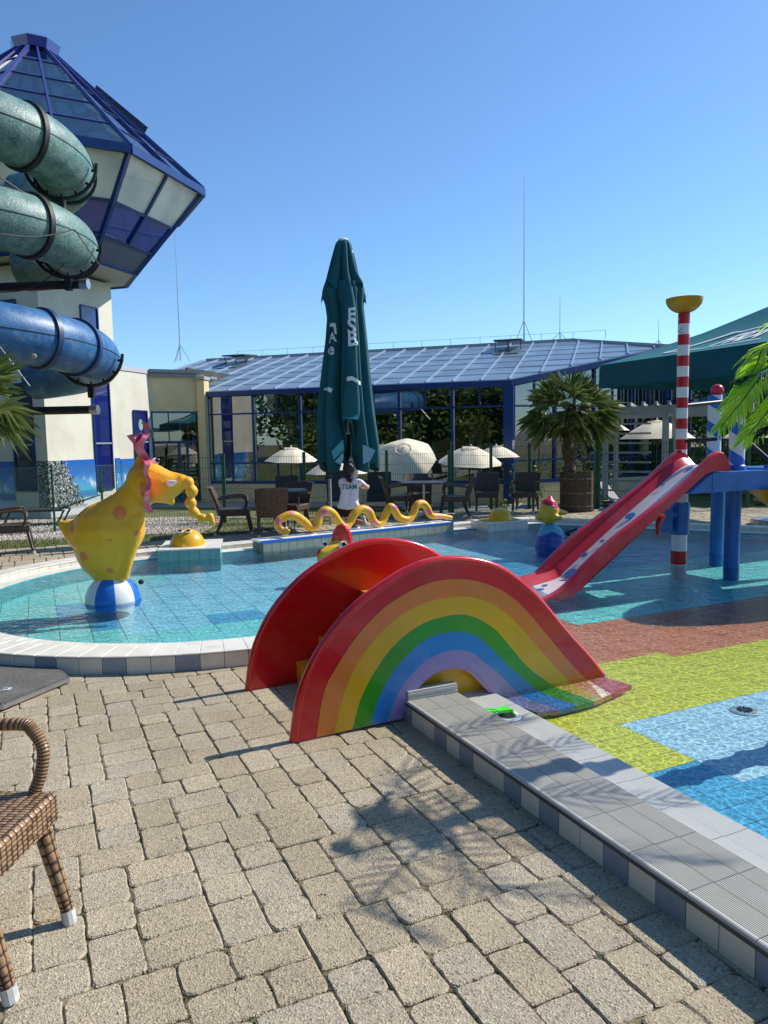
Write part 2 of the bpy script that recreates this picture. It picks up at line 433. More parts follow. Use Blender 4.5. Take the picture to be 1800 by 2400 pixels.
for I in range(-8, 8):
    for J in range(-8, 11):
        for (x, y, a, b) in TIL:
            s = (I * TW + x + a / 2) * U; t = (J * TH + y + b / 2) * U
            p = st(s, t)
            if not (-8.5 < p.x < 9 and .9 < p.y < 17.2): continue
            if p.x > -.2 * 0 + .62 * p.y + .8 and p.y < 16: pass
            # rough view cone, generous
            if abs(p.x) > .62 * p.y + 1.6: continue
            if p.y > grass_line(p.x) + .1: continue
            dd = wdist(p)
            if dd < .42: continue
            if s > 1.2 and t < 2 and dd < 5: continue
            stones.append((p, a, b))
stones.sort(key=lambda q: (q[0].x ** 2 + q[0].y ** 2))
def infr(p):
    q = p - Vector((0, 0, H)); z = q.dot(fwd)
    return z > .1 and abs(q.dot(right) / z) < .54 and abs(q.dot(up) / z) < .71
vis = [q for q in stones if infr(q[0])]; invis = [q for q in stones if not infr(q[0])]
pav = thing('paving', None, None, (0, 0, 0), kind='structure', local=True)
for (p, a, b) in vis[:298]:
    o = link('paving_stone', rp_.choice(PG[(a, b)]), pav)
    o.location = (p.x + rp_.uniform(-1, 1) * .0012, p.y + rp_.uniform(-1, 1) * .0012, rp_.uniform(-.004, .0015))
    fl = rp_.random() < .5
    o.rotation_euler = (rp_.uniform(-1, 1) * .008, rp_.uniform(-1, 1) * .008, rotD + (PI if fl else 0) + rp_.uniform(-1, 1) * .012)
mb = MB(); rn = []
cs, sn = math.cos(rotD), math.sin(rotD)
for (p, a, b) in vis[298:] + invis:
    vs, fs = paver_geo(a * U, b * U, rp_, p.y < 7.5); dz = rp_.uniform(-.004, .001); tx, ty = rp_.uniform(-1, 1) * .01, rp_.uniform(-1, 1) * .01
    mb.add([(p.x + x * cs - y * sn, p.y + x * sn + y * cs, z + dz + x * tx + y * ty) for x, y, z in vs], fs); rn += [rp_.random()] * len(fs)
o = mb.build('distant_paving_stones', PAVER, pav, True, 24, kind='stuff')
at = o.data.attributes.new('rnd', 'FLOAT', 'FACE'); at.data.foreach_set('value', rn)
# ---------------------------------------------------------------- pool floor
def fz(s, t): return -.095 - .003 * max(0, t + 1)
def tilemat(name, c, rough=.5):
    return mat(name, c, rough, .10, 6, .06, 30)
TILES = {'yellow': tilemat('yellow pool tile', (.98, .75, .05)), 'light': tilemat('pale blue pool tile', (.62, .80, .98)), 'blue': tilemat('strong blue pool tile', (.12, .48, .74)),
         'teal': tilemat('turquoise pool tile', (.30, .86, .80)), 'red': tilemat('brick red pool tile', (.95, .27, .11)), 'green': tilemat('sea green pool tile', (.10, .56, .42))}
TILES['cyan'] = tilemat('pale cyan pool tile', (.40, .80, .97))
TK = list(TILES)
def zone(s, t):
    if s < 1.3 + .6 and t > 1.9 or t > 2.9 and s < 2.4:
        if -1.0 < s < -.68 and 4.1 < t < 4.85: return 'blue'
        if -.7 < s < -.42 and 3.5 < t < 4.5: return 'blue'
        if .17 < s < .75 and 3.25 < t < 3.68: return 'blue'
        if s > -.45 and t < 3.22: return 'teal'
        if s < -.42 and t < 6.9: return 'teal'
        if .4 < s < 1.35 and t > 6.6 and t < 8.2: return 'teal'
        if s < .2 and t > 5.7: return 'teal'
        if 1.3 < s < 2 and 6.8 < t < 7.3: return 'green'
        return 'cyan'
    if t > 4.7: return 'blue' if s > 5.8 or t > 9.5 else 'cyan'
    if t > 3.6: return 'cyan' if s < 3.6 else 'blue'
    if t > 1.58 and s > 3.28: return 'teal'
    if t > 1.86: return 'teal' if s > 2.4 else 'light'
    if t > .62 - (.25 if s > 3.25 else 0): return 'red' if s > 1.9 else 'yellow'
    if s > 4.2 and t > .1: return 'red'
    if t > -.42: return 'yellow' if s < 4.7 else 'red'
    if s > 1.85 and t > -1.2: return 'light'
    if s < 1.86 and t > -.93: return 'yellow'
    if s < 2.12: return 'blue'
    if t > -2.2: return 'yellow' if s < 3.4 else 'light'
    return 'light'
TS, TT = .265, .14
pf = thing('pool_floor', None, None, (0, 0, 0), kind='structure', local=True)
GROUT = mat('dark pool grout', (.10, .14, .14), .7)
mb = MB(); mb.add([st(-3.2, -9, fz(0, -9) - .012), st(13, -9, fz(0, -9) - .012), st(13, -1, fz(0, -1) - .012), st(-3.2, -1, fz(0, -1) - .012), st(13, 12, fz(0, 12) - .012), st(-3.2, 12, fz(0, 12) - .012)], [(0, 1, 2, 3), (3, 2, 4, 5)])
mb.build('grout_bed', GROUT, pf)
cells = []
for i in range(-10, 45):
    for j in range(-45, 85):
        s = (i + .5) * TS; t = (j + .5) * TT; p = st(s, t)
        if wdist(p) < .12 and p.y > 0 and abs(p.x) < .62 * p.y + 1.2: cells.append((s, t, p))
cells.sort(key=lambda c: c[2].x ** 2 + c[2].y ** 2)
visc = [c for c in cells if infr(c[2])]; setc = visc[:296]
TM = {}
slope = math.atan(.003)
for k in TK:
    q = MB(); a, b = TS / 2 - .002, TT / 2 - .002; e = .0006
    q.add([(-a, -b, -.01), (a, -b, -.01), (a, b, -.01), (-a, b, -.01), (-a, -b, -e * .6), (a, -b, -e * .6), (a, b, -e * .6), (-a, b, -e * .6), (-a + e, -b + e, 0), (a - e, -b + e, 0), (a - e, b - e, 0), (-a + e, b - e, 0)],
          [(0, 1, 5, 4), (1, 2, 6, 5), (2, 3, 7, 6), (3, 0, 4, 7), (4, 5, 9, 8), (5, 6, 10, 9), (6, 7, 11, 10), (7, 4, 8, 11), (8, 9, 10, 11)])
    TM[k] = q.mesh('floor_tile', TILES[k])
ids = set()
for c in setc:
    ids.add(c[:2]); o = link('floor_tile', TM[zone(*c[:2])], pf); o.location = (c[2].x, c[2].y, fz(*c[:2]))
    o.rotation_euler = (Matrix.Rotation(rotD, 3, 'Z') @ Matrix.Rotation(-slope if c[1] > -1 else 0, 3, 'X')).to_euler()
mb = MB()
for c in cells:
    if c[:2] in ids: continue
    s, t = c[:2]; a, b = TS / 2 - .003, TT / 2 - .0025
    mb.add([st(s - a, t - b, fz(s, t - b)), st(s + a, t - b, fz(s, t - b)), st(s + a, t + b, fz(s, t + b)), st(s - a, t + b, fz(s, t + b))], [(0, 1, 2, 3)], TK.index(zone(s, t)))
mb.build('distant_floor_tiles', [TILES[k] for k in TK], pf, kind='stuff')
# ---------------------------------------------------------------- water
def water_mat():
    m = bpy.data.materials.new('pool water'); m.use_nodes = True; N, L = m.node_tree.nodes, m.node_tree.links
    N.remove(N['Principled BSDF']); out = N['Material Output']
    geo = N.new('ShaderNodeNewGeometry')
    def nz(sc_, det, dist=0, vec=None):
        n = N.new('ShaderNodeTexNoise'); n.inputs['Scale'].default_value = sc_; n.inputs['Detail'].default_value = det; n.inputs['Distortion'].default_value = dist
        L.new(vec or geo.outputs['Position'], n.inputs['Vector']); return n
    a = nz(9, 3, .6); b = nz(26, 3, .8); c = nz(2.2, 2)
    def mth(op, x, y):
        n = N.new('ShaderNodeMath'); n.operation = op
        for i, q in enumerate((x, y)):
            if isinstance(q, (int, float)): n.inputs[i].default_value = q
            else: L.new(q, n.inputs[i])
        return n.outputs[0]
    h = mth('ADD', mth('MULTIPLY', a.outputs[0], 1.0), mth('ADD', mth('MULTIPLY', b.outputs[0], .35), mth('MULTIPLY', c.outputs[0], 1.6)))
    bp = N.new('ShaderNodeBump'); bp.inputs['Strength'].default_value = 1; bp.inputs['Distance'].default_value = .013; L.new(h, bp.inputs['Height'])
    # caustic light painted into the transparency colour as a bright network
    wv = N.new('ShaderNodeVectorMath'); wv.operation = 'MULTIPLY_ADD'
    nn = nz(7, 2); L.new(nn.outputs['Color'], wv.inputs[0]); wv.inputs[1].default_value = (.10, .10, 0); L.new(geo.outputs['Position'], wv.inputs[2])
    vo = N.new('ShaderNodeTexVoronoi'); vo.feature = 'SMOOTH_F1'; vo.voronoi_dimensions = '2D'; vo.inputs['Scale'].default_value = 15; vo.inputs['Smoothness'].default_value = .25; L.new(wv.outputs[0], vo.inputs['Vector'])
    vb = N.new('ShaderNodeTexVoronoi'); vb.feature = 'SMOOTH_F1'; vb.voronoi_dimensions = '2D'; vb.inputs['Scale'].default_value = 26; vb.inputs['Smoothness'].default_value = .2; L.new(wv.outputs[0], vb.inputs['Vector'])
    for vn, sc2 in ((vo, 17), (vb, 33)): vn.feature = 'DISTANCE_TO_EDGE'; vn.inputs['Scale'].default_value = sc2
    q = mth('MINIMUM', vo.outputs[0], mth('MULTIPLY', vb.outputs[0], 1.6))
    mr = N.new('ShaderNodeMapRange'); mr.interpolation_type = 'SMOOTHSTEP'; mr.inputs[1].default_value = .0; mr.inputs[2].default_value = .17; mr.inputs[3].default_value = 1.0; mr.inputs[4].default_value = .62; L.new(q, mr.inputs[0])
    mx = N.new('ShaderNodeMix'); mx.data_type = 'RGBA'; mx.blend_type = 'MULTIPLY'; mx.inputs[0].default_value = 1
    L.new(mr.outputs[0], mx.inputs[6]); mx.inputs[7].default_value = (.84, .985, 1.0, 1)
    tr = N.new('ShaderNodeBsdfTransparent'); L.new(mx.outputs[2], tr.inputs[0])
    gl = N.new('ShaderNodeBsdfGlossy'); gl.inputs['Roughness'].default_value = .03; L.new(bp.outputs[0], gl.inputs['Normal'])
    lw = N.new('ShaderNodeLayerWeight'); lw.inputs[0].default_value = .5; L.new(bp.outputs[0], lw.inputs['Normal'])
    fr = mth('ADD', mth('MULTIPLY', mth('POWER', lw.outputs['Facing'], 5.0), .85), .02)
    ms = N.new('ShaderNodeMixShader'); L.new(fr, ms.inputs[0]); L.new(tr.outputs[0], ms.inputs[1]); L.new(gl.outputs[0], ms.inputs[2])
    L.new(ms.outputs[0], out.inputs[0]); return m
WZ = .05
from mathutils.geometry import tessellate_polygon
wp = [Vector((p.x, p.y, WZ)) for p in WATER]
mb = MB(); mb.add(wp, [t[::-1] if (wp[t[1]] - wp[t[0]]).cross(wp[t[2]] - wp[t[0]]).z < 0 else t for t in tessellate_polygon([wp])])
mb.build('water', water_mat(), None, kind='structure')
# ---------------------------------------------------------------- rim tiles
T_W = mat('white glazed rim tile', (.74, .70, .59), .35, .06, 6, .08, 60, dirt=(.42, .40, .32, .5), ds=5)
T_W2 = mat('ivory riser tile', (.66, .62, .53), .3, .06, 8, .05, 60, dirt=(.40, .38, .32, .4), ds=6)
T_G = mat('blue grey riser tile', (.25, .29, .35), .3, .12, 8, .05, 60)
T_C = mat('sea green plinth tile', (.17, .34, .33), .25, .14, 8, .05, 60)
T_WALL = mat('petrol pool wall tile', (.12, .36, .40), .25, .12, 8)
JOINT = mat('pale grey mortar', (.20, .19, .17), .8, .1, 9)
def offs(path, d):
    """offset a polyline outward (to the left of travel)"""
    out = []
    for i, p in enumerate(path):
        a = path[max(i - 1, 0)]; b = path[min(i + 1, len(path) - 1)]
        t1 = (p - a).normalized() if i > 0 else (b - p).normalized(); t2 = (b - p).normalized() if i < len(path) - 1 else t1
        n1 = Vector((-t1.y, t1.x)); n2 = Vector((-t2.y, t2.x)); n = (n1 + n2).normalized(); k = 1 / max(.4, n.dot(n1))
        out.append(p + n * d * k)
    return out
def resample(path, step):
    L_ = [0]
    for i in range(1, len(path)): L_.append(L_[-1] + (path[i] - path[i - 1]).length)
    n = max(1, round(L_[-1] / step)); out = []; j = 0
    for k in range(n + 1):
        d = L_[-1] * k / n
        while j < len(path) - 2 and L_[j + 1] < d: j += 1
        out.append(path[j].lerp(path[j + 1], (d - L_[j]) / max(1e-9, L_[j + 1] - L_[j])))
    return out
def quadbox(mb, a, b, c, d, z0, z1, gap=.0025, bev=.003):
    """tile piece with corners a b c d (2D) from z0 to z1, slightly shrunk, bevelled top"""
    P = [a, b, c, d]; m_ = sum(P, Vector((0, 0))) / 4
    def sh(p, k):
        v = p - m_; l = v.length; return m_ + v * max(.1, (l - k) / l)
    o = [sh(p, gap) for p in P]; i_ = [sh(p, gap + bev) for p in P]
    vs = [(p.x, p.y, z0) for p in o] + [(p.x, p.y, z1 - bev * .6) for p in o] + [(p.x, p.y, z1) for p in i_]
    ar = (o[1] - o[0]).cross(o[2] - o[0])
    fs = [(0, 1, 5, 4), (1, 2, 6, 5), (2, 3, 7, 6), (3, 0, 4, 7), (4, 5, 9, 8), (5, 6, 10, 9), (6, 7, 11, 10), (7, 4, 8, 11), (8, 9, 10, 11)]
    if ar < 0: fs = [f[::-1] for f in fs]
    mb.add(vs, fs)
def rim(path, root, step=.135, sgn=1, zt=.125, front='alt', ledge=.27, w1=.29, w2=.56):
    P = resample(path, step); O = [offs(P, sgn * d) for d in (0, ledge, w1, w2 - .012, w2)]
    for i in range(len(P) - 1):
        q = MB(); quadbox(q, O[0][i], O[0][i + 1], O[1][i + 1], O[1][i], .0, WZ + .014); q.build('ledge_tile', T_W, root)
        q = MB(); quadbox(q, O[1][i], O[1][i + 1], O[2][i + 1], O[2][i], .0, zt - .014, .0025, .002); q.build('riser_tile', T_W2, root)
        q = MB(); quadbox(q, O[1][i].lerp(O[0][i], .03), O[1][i + 1].lerp(O[0][i + 1], .03), O[4][i + 1], O[4][i], zt - .012, zt, .0025, .006); q.build('top_tile', T_W, root)
        q = MB(); quadbox(q, O[3][i], O[3][i + 1], O[4][i + 1].lerp(O[3][i + 1], .3), O[4][i].lerp(O[3][i], .3), -.02, zt - .015, .0025, .002)
        q.build('side_tile', T_G if (front == 'alt' and i % 3 == 1) else T_W2, root)
    q = MB()
    A = [offs(P, sgn * d) for d in (.003, ledge + .003, w2 - .008)]
    for i in range(len(P) - 1):
        for (k, z) in ((0, WZ + .008), (1, zt - .02)):
            a, b, c, d = A[k][i], A[k][i + 1], A[k + 1][i + 1], A[k + 1][i]
            f = [(x.x, x.y, z) for x in (a, b, c, d)]; q.add(f, [(0, 1, 2, 3) if sgn > 0 else (3, 2, 1, 0)])
        a, b = A[1][i], A[1][i + 1]; q.add([(a.x, a.y, 0), (b.x, b.y, 0), (b.x, b.y, zt - .02), (a.x, a.y, zt - .02)], [(0, 1, 2, 3)])
        a, b = A[2][i], A[2][i + 1]; q.add([(a.x, a.y, -.05), (b.x, b.y, -.05), (b.x, b.y, zt - .02), (a.x, a.y, zt - .02)], [(3, 2, 1, 0)])
    q.build('mortar_bed', JOINT, root)
    q = MB()   # pool wall below the edge
    for i in range(len(P) - 1):
        a, b = P[i], P[i + 1]; q.add([(a.x, a.y, -.6), (b.x, b.y, -.6), (b.x, b.y, WZ + .012), (a.x, a.y, WZ + .012)], [(0, 1, 2, 3)])
    q.build('pool_wall', T_WALL, root)
# travelling clockwise round the circle, outside lies to the left
rr_ = thing('round_pool_rim', None, None, (CC.x, CC.y, 0), kind='structure')
rim(ARC, rr_)
fr_ = thing('far_pool_rim', None, None, (2.6, 13.1, 0), kind='structure')
rim([FAR[0], FAR[1], FAR[2], FAR[3], Vector((8.2, 9.81))], fr_, front='plain')
# ---------------------------------------------------------------- straight ribbed kerb
kb = thing('ribbed_kerb', None, None, tuple(st(.9, -1, 0)), kind='structure')
RIB = mat('grey ribbed kerb tile', (.47, .45, .39), .45, .08, 5, .05, 60, dirt=(.25, .24, .20, .45), ds=4)
RIBW = mat('white grooved ledge tile', (.60, .59, .53), .4, .06, 5, .05, 60, dirt=(.45, .42, .34, .4), ds=4)
NOSE = mat('dark grey nosing', (.06, .06, .065), .4, .1, 9)
def ribtile(wd, ln, nr, nose, rd, mt):
    """profile across s (0..wd), extruded along t (0..ln)"""
    prof = []
    x = 0.0
    if nose: prof += [(0, -.022), (-.004, -.012), (0, -.003), (.006, 0)]; x = .016
    else: prof += [(.0015, -.02), (.0015, 0)]; x = .0015
    pitch = (wd - .0015 - x) / nr
    for i in range(nr):
        a = x + i * pitch
        prof += [(a + pitch * .12, 0), (a + pitch * .24, -rd), (a + pitch * .52, -rd), (a + pitch * .64, 0)]
    prof += [(wd - .0015, 0), (wd - .0015, -.02)]
    q = MB(); n = len(prof); vs = []
    for t in (.0015, ln - .0015): vs += [st(s, t, z) - st(0, 0, 0) for s, z in prof]
    q.add(vs, [(i, i + 1, n + i + 1, n + i) for i in range(n - 1)] + [tuple(range(n)), tuple(range(n, 2 * n))[::-1]])
    return q.mesh('ribbed_tile', mt)
LN = .258
KS = .655
def kz(s): return .122
mA = ribtile(.12, LN, 12, True, .0028, RIB); mB_ = ribtile(.115, LN, 12, False, .0028, RIB); mC_ = ribtile(.09, LN, 10, False, .0028, RIB)
mL1 = ribtile(.145, LN, 16, False, .0012, RIBW); mL2 = ribtile(.13, LN, 14, False, .0012, RIBW)
mS1 = MB(); mS1.add([st(0, .002) - st(0, 0), st(0, LN / 2 - .002) - st(0, 0), st(0, LN / 2 - .002, .098) - st(0, 0), st(0, .002, .098) - st(0, 0), st(.01, .002) - st(0, 0), st(.01, LN / 2 - .002) - st(0, 0), st(.01, LN / 2 - .002, .098) - st(0, 0), st(.01, .002, .098) - st(0, 0)],
     [(3, 2, 1, 0), (4, 5, 6, 7), (0, 1, 5, 4), (2, 3, 7, 6), (1, 2, 6, 5), (3, 0, 4, 7)])
meS = [mS1.mesh('side_tile', T_W2), mS1.mesh('side_tile', T_G)]
for i in range(-21, 9):
    t = i * LN + .05
    dk = 0
    for me, s_, z_, nm in ((mA, KS, .122, 'ribbed_tile'), (mB_, KS + .124, .120, 'ribbed_tile'), (mC_, KS + .243, .118, 'ribbed_tile'), (mL1, .99, WZ + .013, 'ledge_tile'), (mL2, 1.138, WZ + .010, 'ledge_tile')):
        if t > 1.4 and nm == 'ribbed_tile': continue
        o = link(nm, me, kb); p = st(s_, t, z_); o['_w'] = (0, 0, 0); o.matrix_parent_inverse = Matrix.Translation(-Vector(kb['_w'])); o.location = p
    for h in (0, 1):
        k = (2 * i + h) % 5
        o = link('side_tile', meS[1 if k in (1, 4) else 0], kb); o.matrix_parent_inverse = Matrix.Translation(-Vector(kb['_w'])); o.location = st(KS - .001, t + h * LN / 2, 0)
def stbox(mb, s0, s1, t0, t1, z0, z1, mi=0):
    mb.box(st((s0 + s1) / 2, (t0 + t1) / 2, (z0 + z1) / 2), (s1 - s0, t1 - t0, z1 - z0), (Vector((D2.x, D2.y, 0)), Vector((N2.x, N2.y, 0)), Vector((0, 0, 1))), mi); return mb
q = MB(); stbox(q, KS + .008, .982, -5.4, 1.75, -.1, .100); stbox(q, .984, 1.266, -5.4, 2.0, -.1, WZ + .004); q.build('mortar_bed', JOINT, kb)
q = MB(); stbox(q, 1.262, 1.27, -5.4, 2.0, -.6, WZ + .006); q.build('pool_wall', T_WALL, kb)
q = MB(); stbox(q, KS - .005, KS + .004, -5.4, 1.4, .094, .110); q.build('nosing_strip', NOSE, kb)
q = MB(); stbox(q, KS + .01, KS + .33, -.02, .035, .05, .172); 
for k in range(5): stbox(q, KS + .008, KS + .332, -.024, .0, .055 + k * .023, .067 + k * .023)
q.build('ribbed_end_tile', RIB, kb)
# ================================================================ rainbow slide
OUT = [(-.006, .001), (.04, .241), (.125, .425), (.232, .566), (.371, .692), (.512, .777), (.689, .861), (.854, .897), (1.007, .895), (1.183, .862), (1.328, .802), (1.459, .711), (1.594, .593), (1.733, .438), (1.856, .306), (1.982, .179), (2.112, .03)]
B1 = [(.113, .004), (.164, .249), (.242, .379), (.367, .534), (.525, .667), (.703, .75), (.853, .787), (1.024, .785), (1.183, .746), (1.328, .677), (1.459, .576), (1.634, .385), (1.858, .138), (1.974, .027)]
B2 = [(.218, .008), (.284, .229), (.363, .376), (.491, .518), (.636, .617), (.801, .672), (.954, .683), (1.093, .671), (1.236, .617), (1.365, .523), (1.459, .432), (1.655, .218), (1.838, .026)]
B3 = [(.324, .01), (.382, .183), (.487, .343), (.601, .459), (.75, .544), (.884, .573), (1.022, .575), (1.146, .534), (1.272, .447), (1.384, .321), (1.518, .173), (1.716, .026)]
B4 = [(.433, .012), (.483, .151), (.582, .299), (.715, .414), (.849, .471), (1.004, .471), (1.127, .435), (1.235, .342), (1.365, .212), (1.586, .019)]
B5 = [(.537, .015), (.596, .147), (.696, .266), (.814, .34), (.916, .366), (1.02, .361), (1.109, .331), (1.198, .252), (1.309, .156), (1.441, .018)]
B6 = [(.634, .015), (.651, .062), (.727, .171), (.829, .246), (.932, .269), (1.019, .26), (1.108, .219), (1.198, .126), (1.30, .015)]
def cr2(pts, n=48):
    c = [v.to_2d() for v in cat_path([(a, b, 0) for a, b in pts], 8)]; return resample(c, sum((c[i + 1] - c[i]).length for i in range(len(c) - 1)) / n)
CV = [cr2(b) for b in (OUT, B1, B2, B3, B4, B5, B6)]
rs = thing('rainbow_slide', 'red toddler slide with rainbow striped side panel and yellow steps, straddling the pool edge', 'slide', tuple(st(0, .5)))
def wing(t0, t1, name, parent):
    q = MB(); o = CV[0]; i_ = CV[6]; n = len(o)
    for tt, fl in ((t0, 0), (t1, 1)):
        vs = [st(p.x, tt, p.y) for p in o] + [st(p.x, tt, p.y) for p in i_]
        q.add(vs, [((i, n + i, n + i + 1, i + 1) if fl else (i, i + 1, n + i + 1, n + i)) for i in range(n - 1)])
    q.add([st(p.x, t0, p.y) for p in i_] + [st(p.x, t1, p.y) for p in i_], [(i, i + 1, n + i + 1, n + i) for i in range(n - 1)])
    tm = (t0 + t1) / 2; h = abs(t1 - t0) / 2 + .004
    q.tube([st(p.x, tm, p.y) for p in o], h, 12)
    q.tube([st(p.x, tm, p.y) for p in i_], h * .75, 8, mi=1)
    for (a, b) in ((o[0], i_[0]), (o[-1], i_[-1])):
        q.add([st(a.x, t0, a.y), st(b.x, t0, b.y), st(b.x, t1, b.y), st(a.x, t1, a.y)], [(0, 1, 2, 3)])
    return q.build(name, [RED, PURPLE if t0 < .5 else RED], parent, True, 40)
nw = wing(.0, .045, 'side_wing', rs); nw['label'] = 'near wing painted with rainbow stripes'
wing(.925, .97, 'side_wing', rs)
for k, (m_, nm) in enumerate(((ORANGE, 'orange_stripe'), (YELLOW, 'yellow_stripe'), (GREEN, 'green_stripe'), (BLUE, 'blue_stripe'), (PURPLE, 'lilac_stripe'))):
    A, B = CV[k + 1], CV[k + 2]; q = MB()
    q.strip([st(p.x, -.0022, p.y) for p in A], [st(p.x, -.0022, p.y) for p in B]); q.build(nm, m_, nw, True)
    e = [st(p.x, -.002, p.y) for p in B]
# submerged flared skirt of the near wing
ends = [c[-1] for c in CV]; skm = [RED, ORANGE, YELLOW, GREEN, BLUE, PURPLE]
q = MB(); tip = [(2.32, -.03), (2.08, -.10), (1.98, -.13), (1.90, -.15), (1.75, -.165), (1.62, -.17), (1.47, -.14)]
for k in range(6):
    a, b = ends[k], ends[k + 1]; c, d = tip[k], tip[k + 1]
    q.add([st(a.x, -.003, a.y), st(b.x, -.003, b.y), st(d[0], d[1], -.05), st(c[0], c[1], -.05), st(d[0], d[1], -.08), st(c[0], c[1], -.08)], [(0, 1, 2, 3), (3, 2, 4, 5)], k)
q.build('flared_skirt', skm, rs)
# steps, deck and chute between the wings
core = [(.315, 0), (.315, .149), (.475, .149), (.475, .294), (.63, .294), (.63, .434), (.79, .434), (.79, .575), (1.12, .575), (1.25, .53), (1.45, .40), (1.70, .2), (1.9, .05), (2.05, -.04), (2.3, -.07), (2.3, -.1), (1.9, -.08), (1.7, .02), (1.35, .30), (1.19, .36), (.93, .40), (.80, .33), (.70, .2), (.655, 0)]
q = MB(); 
for a in core: pass
pts = [Vector((a[0], a[1], 0)) for a in core]
tris = tessellate_polygon([pts]); vs = [st(a[0], .047, a[1]) for a in core] + [st(a[0], .923, a[1]) for a in core]; n = len(core)
q.add(vs, [t for t in tris] + [tuple(i + n for i in t[::-1]) for t in tris] + [(i, i + n, (i + 1) % n + n, (i + 1) % n) for i in range(n)])
q.build('steps_and_chute', YELLOW, rs)
q = MB(); A = CV[6]
q.prism([st(.66, .10, -.03), st(1.34, .10, -.03), st(1.22, .10, .26), (st(.98, .10, .36)), st(.70, .10, .26)], st(0, .03) - st(0, 0))
q.build('inner_panel', YELLOW, rs)
# ================================================================ tall red and white slide with its platform
big = thing('tall_water_slide', 'tall straight red slide with white dotted chute coming down from the blue platform', 'slide', tuple(st(4.5, 2.3)))
NT = [(3.08, .04), (3.30, .10), (3.47, .20), (3.60, .31), (3.963, .56), (4.352, .77), (4.963, 1.10), (5.345, 1.37), (5.45, 1.42), (5.54, 1.40), (5.60, 1.30), (5.61, 1.20)]
NBt = [(3.30, .02), (3.45, .03), (3.60, .10), (3.741, .216), (4.1, .45), (4.435, .66), (4.8, .88), (5.10, 1.07), (5.30, 1.19), (5.45, 1.195), (5.55, 1.195), (5.605, 1.19)]
def rail(tc, name, ds=0):
    A = resample([v.to_2d() for v in cat_path([(a + ds, b, 0) for a, b in NT], 5)], .1); B = resample([v.to_2d() for v in cat_path([(a + ds, b, 0) for a, b in NBt], 5)], .1)
    n = 40; A = resample(A, 1e9 if 0 else sum((A[i + 1] - A[i]).length for i in range(len(A) - 1)) / n)[:n + 1]; B = resample(B, sum((B[i + 1] - B[i]).length for i in range(len(B) - 1)) / n)[:n + 1]
    sec = [(-.028, 0.0), (-.034, .5), (-.04, .93), (-.02, 1.0), (.02, 1.0), (.04, .93), (.03, .5), (.022, 0.0)]
    q = MB(); m = len(sec); vs = []
    for a, b in zip(A, B):
        for (dt, h) in sec:
            p = b.lerp(a, h); vs.append(st(p.x, tc + dt, p.y))
    k = min(len(A), len(B)); fs = []
    for i in range(k - 1):
        for j in range(m): fs.append((i * m + j, i * m + (j + 1) % m, (i + 1) * m + (j + 1) % m, (i + 1) * m + j))
    fs.append(tuple(range(m))); fs.append(tuple((k - 1) * m + j for j in range(m))[::-1])
    q.add(vs, fs); bmfix(q); return q.build(name, RED2, big, True, 50)
def bmfix(q):
    bm = bmesh.new(); vs = [bm.verts.new(v) for v in q.v]
    for f, m_ in zip(q.f, q.m):
        try: fc = bm.faces.new([vs[i] for i in f]); fc.material_index = m_
        except ValueError: pass
    bmesh.ops.recalc_face_normals(bm, faces=bm.faces); bm.verts.index_update()
    q.v = [tuple(v.co) for v in bm.verts]; q.f = [tuple(v.index for v in f.verts) for f in bm.faces]; q.m = [f.material_index for f in bm.faces]; bm.free()
RED2 = mat('sun faded red gelcoat', (.50, .012, .03), .3, .15, 1.6, .06, 35, coat=.25, dirt=(.55, .2, .2, .35), ds=2.5)
rail(2.02, 'side_rail'); rail(2.70, 'side_rail', .16)
CH = [(3.10, .02), (3.32, .055), (3.60, .10), (3.70, .16), (4.0, .36), (4.577, .74), (5.0, 1.0), (5.40, 1.235), (5.60, 1.24)]
CHW = mat('chalky white gelcoat', (.68, .64, .62), .35, .06, 3, .03, 30, coat=.2)
c = [v.to_2d() for v in cat_path([(a, b, 0) for a, b in CH], 6)]
q = MB(); q.strip([st(p.x, 2.04, p.y - .03) for p in c], [st(p.x + .16, 2.68, p.y - .03) for p in c]); bm_ = q.build('chute_bed', RED2, big, True)
q = MB(); n = len(c)
q.strip([st(p.x + .16, 2.58, p.y) for p in c], [st(p.x + .01, 2.07, p.y) for p in c]); ws = q.build('white_lane', CHW, big, True)
q = MB()
for (tl, inn) in ((2.60, 2.68), ):
    q.strip([st(p.x + .16, 2.69, p.y + .10) for p in c], [st(p.x + .155, 2.575, p.y + .003) for p in c])
q.build('chute_cove', RED2, big, True)
def chz(s):
    for i in range(len(c) - 1):
        if c[i].x <= s <= c[i + 1].x: return lerp(c[i].y, c[i + 1].y, (s - c[i].x) / (c[i + 1].x - c[i].x)), (c[i + 1].y - c[i].y) / (c[i + 1].x - c[i].x)
    return c[-1].y, 0
DOT = mat('blue dot print', (.05, .13, .38), .35)
for (s_, t_, r) in ((5.35, 2.38, .045), (5.06, 2.5, .03), (5.1, 2.28, .055), (4.55, 2.45, .06), (4.36, 2.3, .07), (4.17, 2.46, .028), (3.96, 2.5, .042), (3.72, 2.42, .075), (3.42, 2.46, .03), (3.3, 2.38, .04), (3.22, 2.5, .05)):
    z_, sl = chz(s_); q = MB(); L_ = math.hypot(1, sl)
    q.add([st(s_ + .1 + r * math.cos(a) / L_, t_ + r * math.sin(a), z_ + .004 + sl * r * math.cos(a) / L_) for a in [2 * PI * k / 20 for k in range(20)]], [tuple(range(20))])
    q.build('blue_dot', DOT, ws)
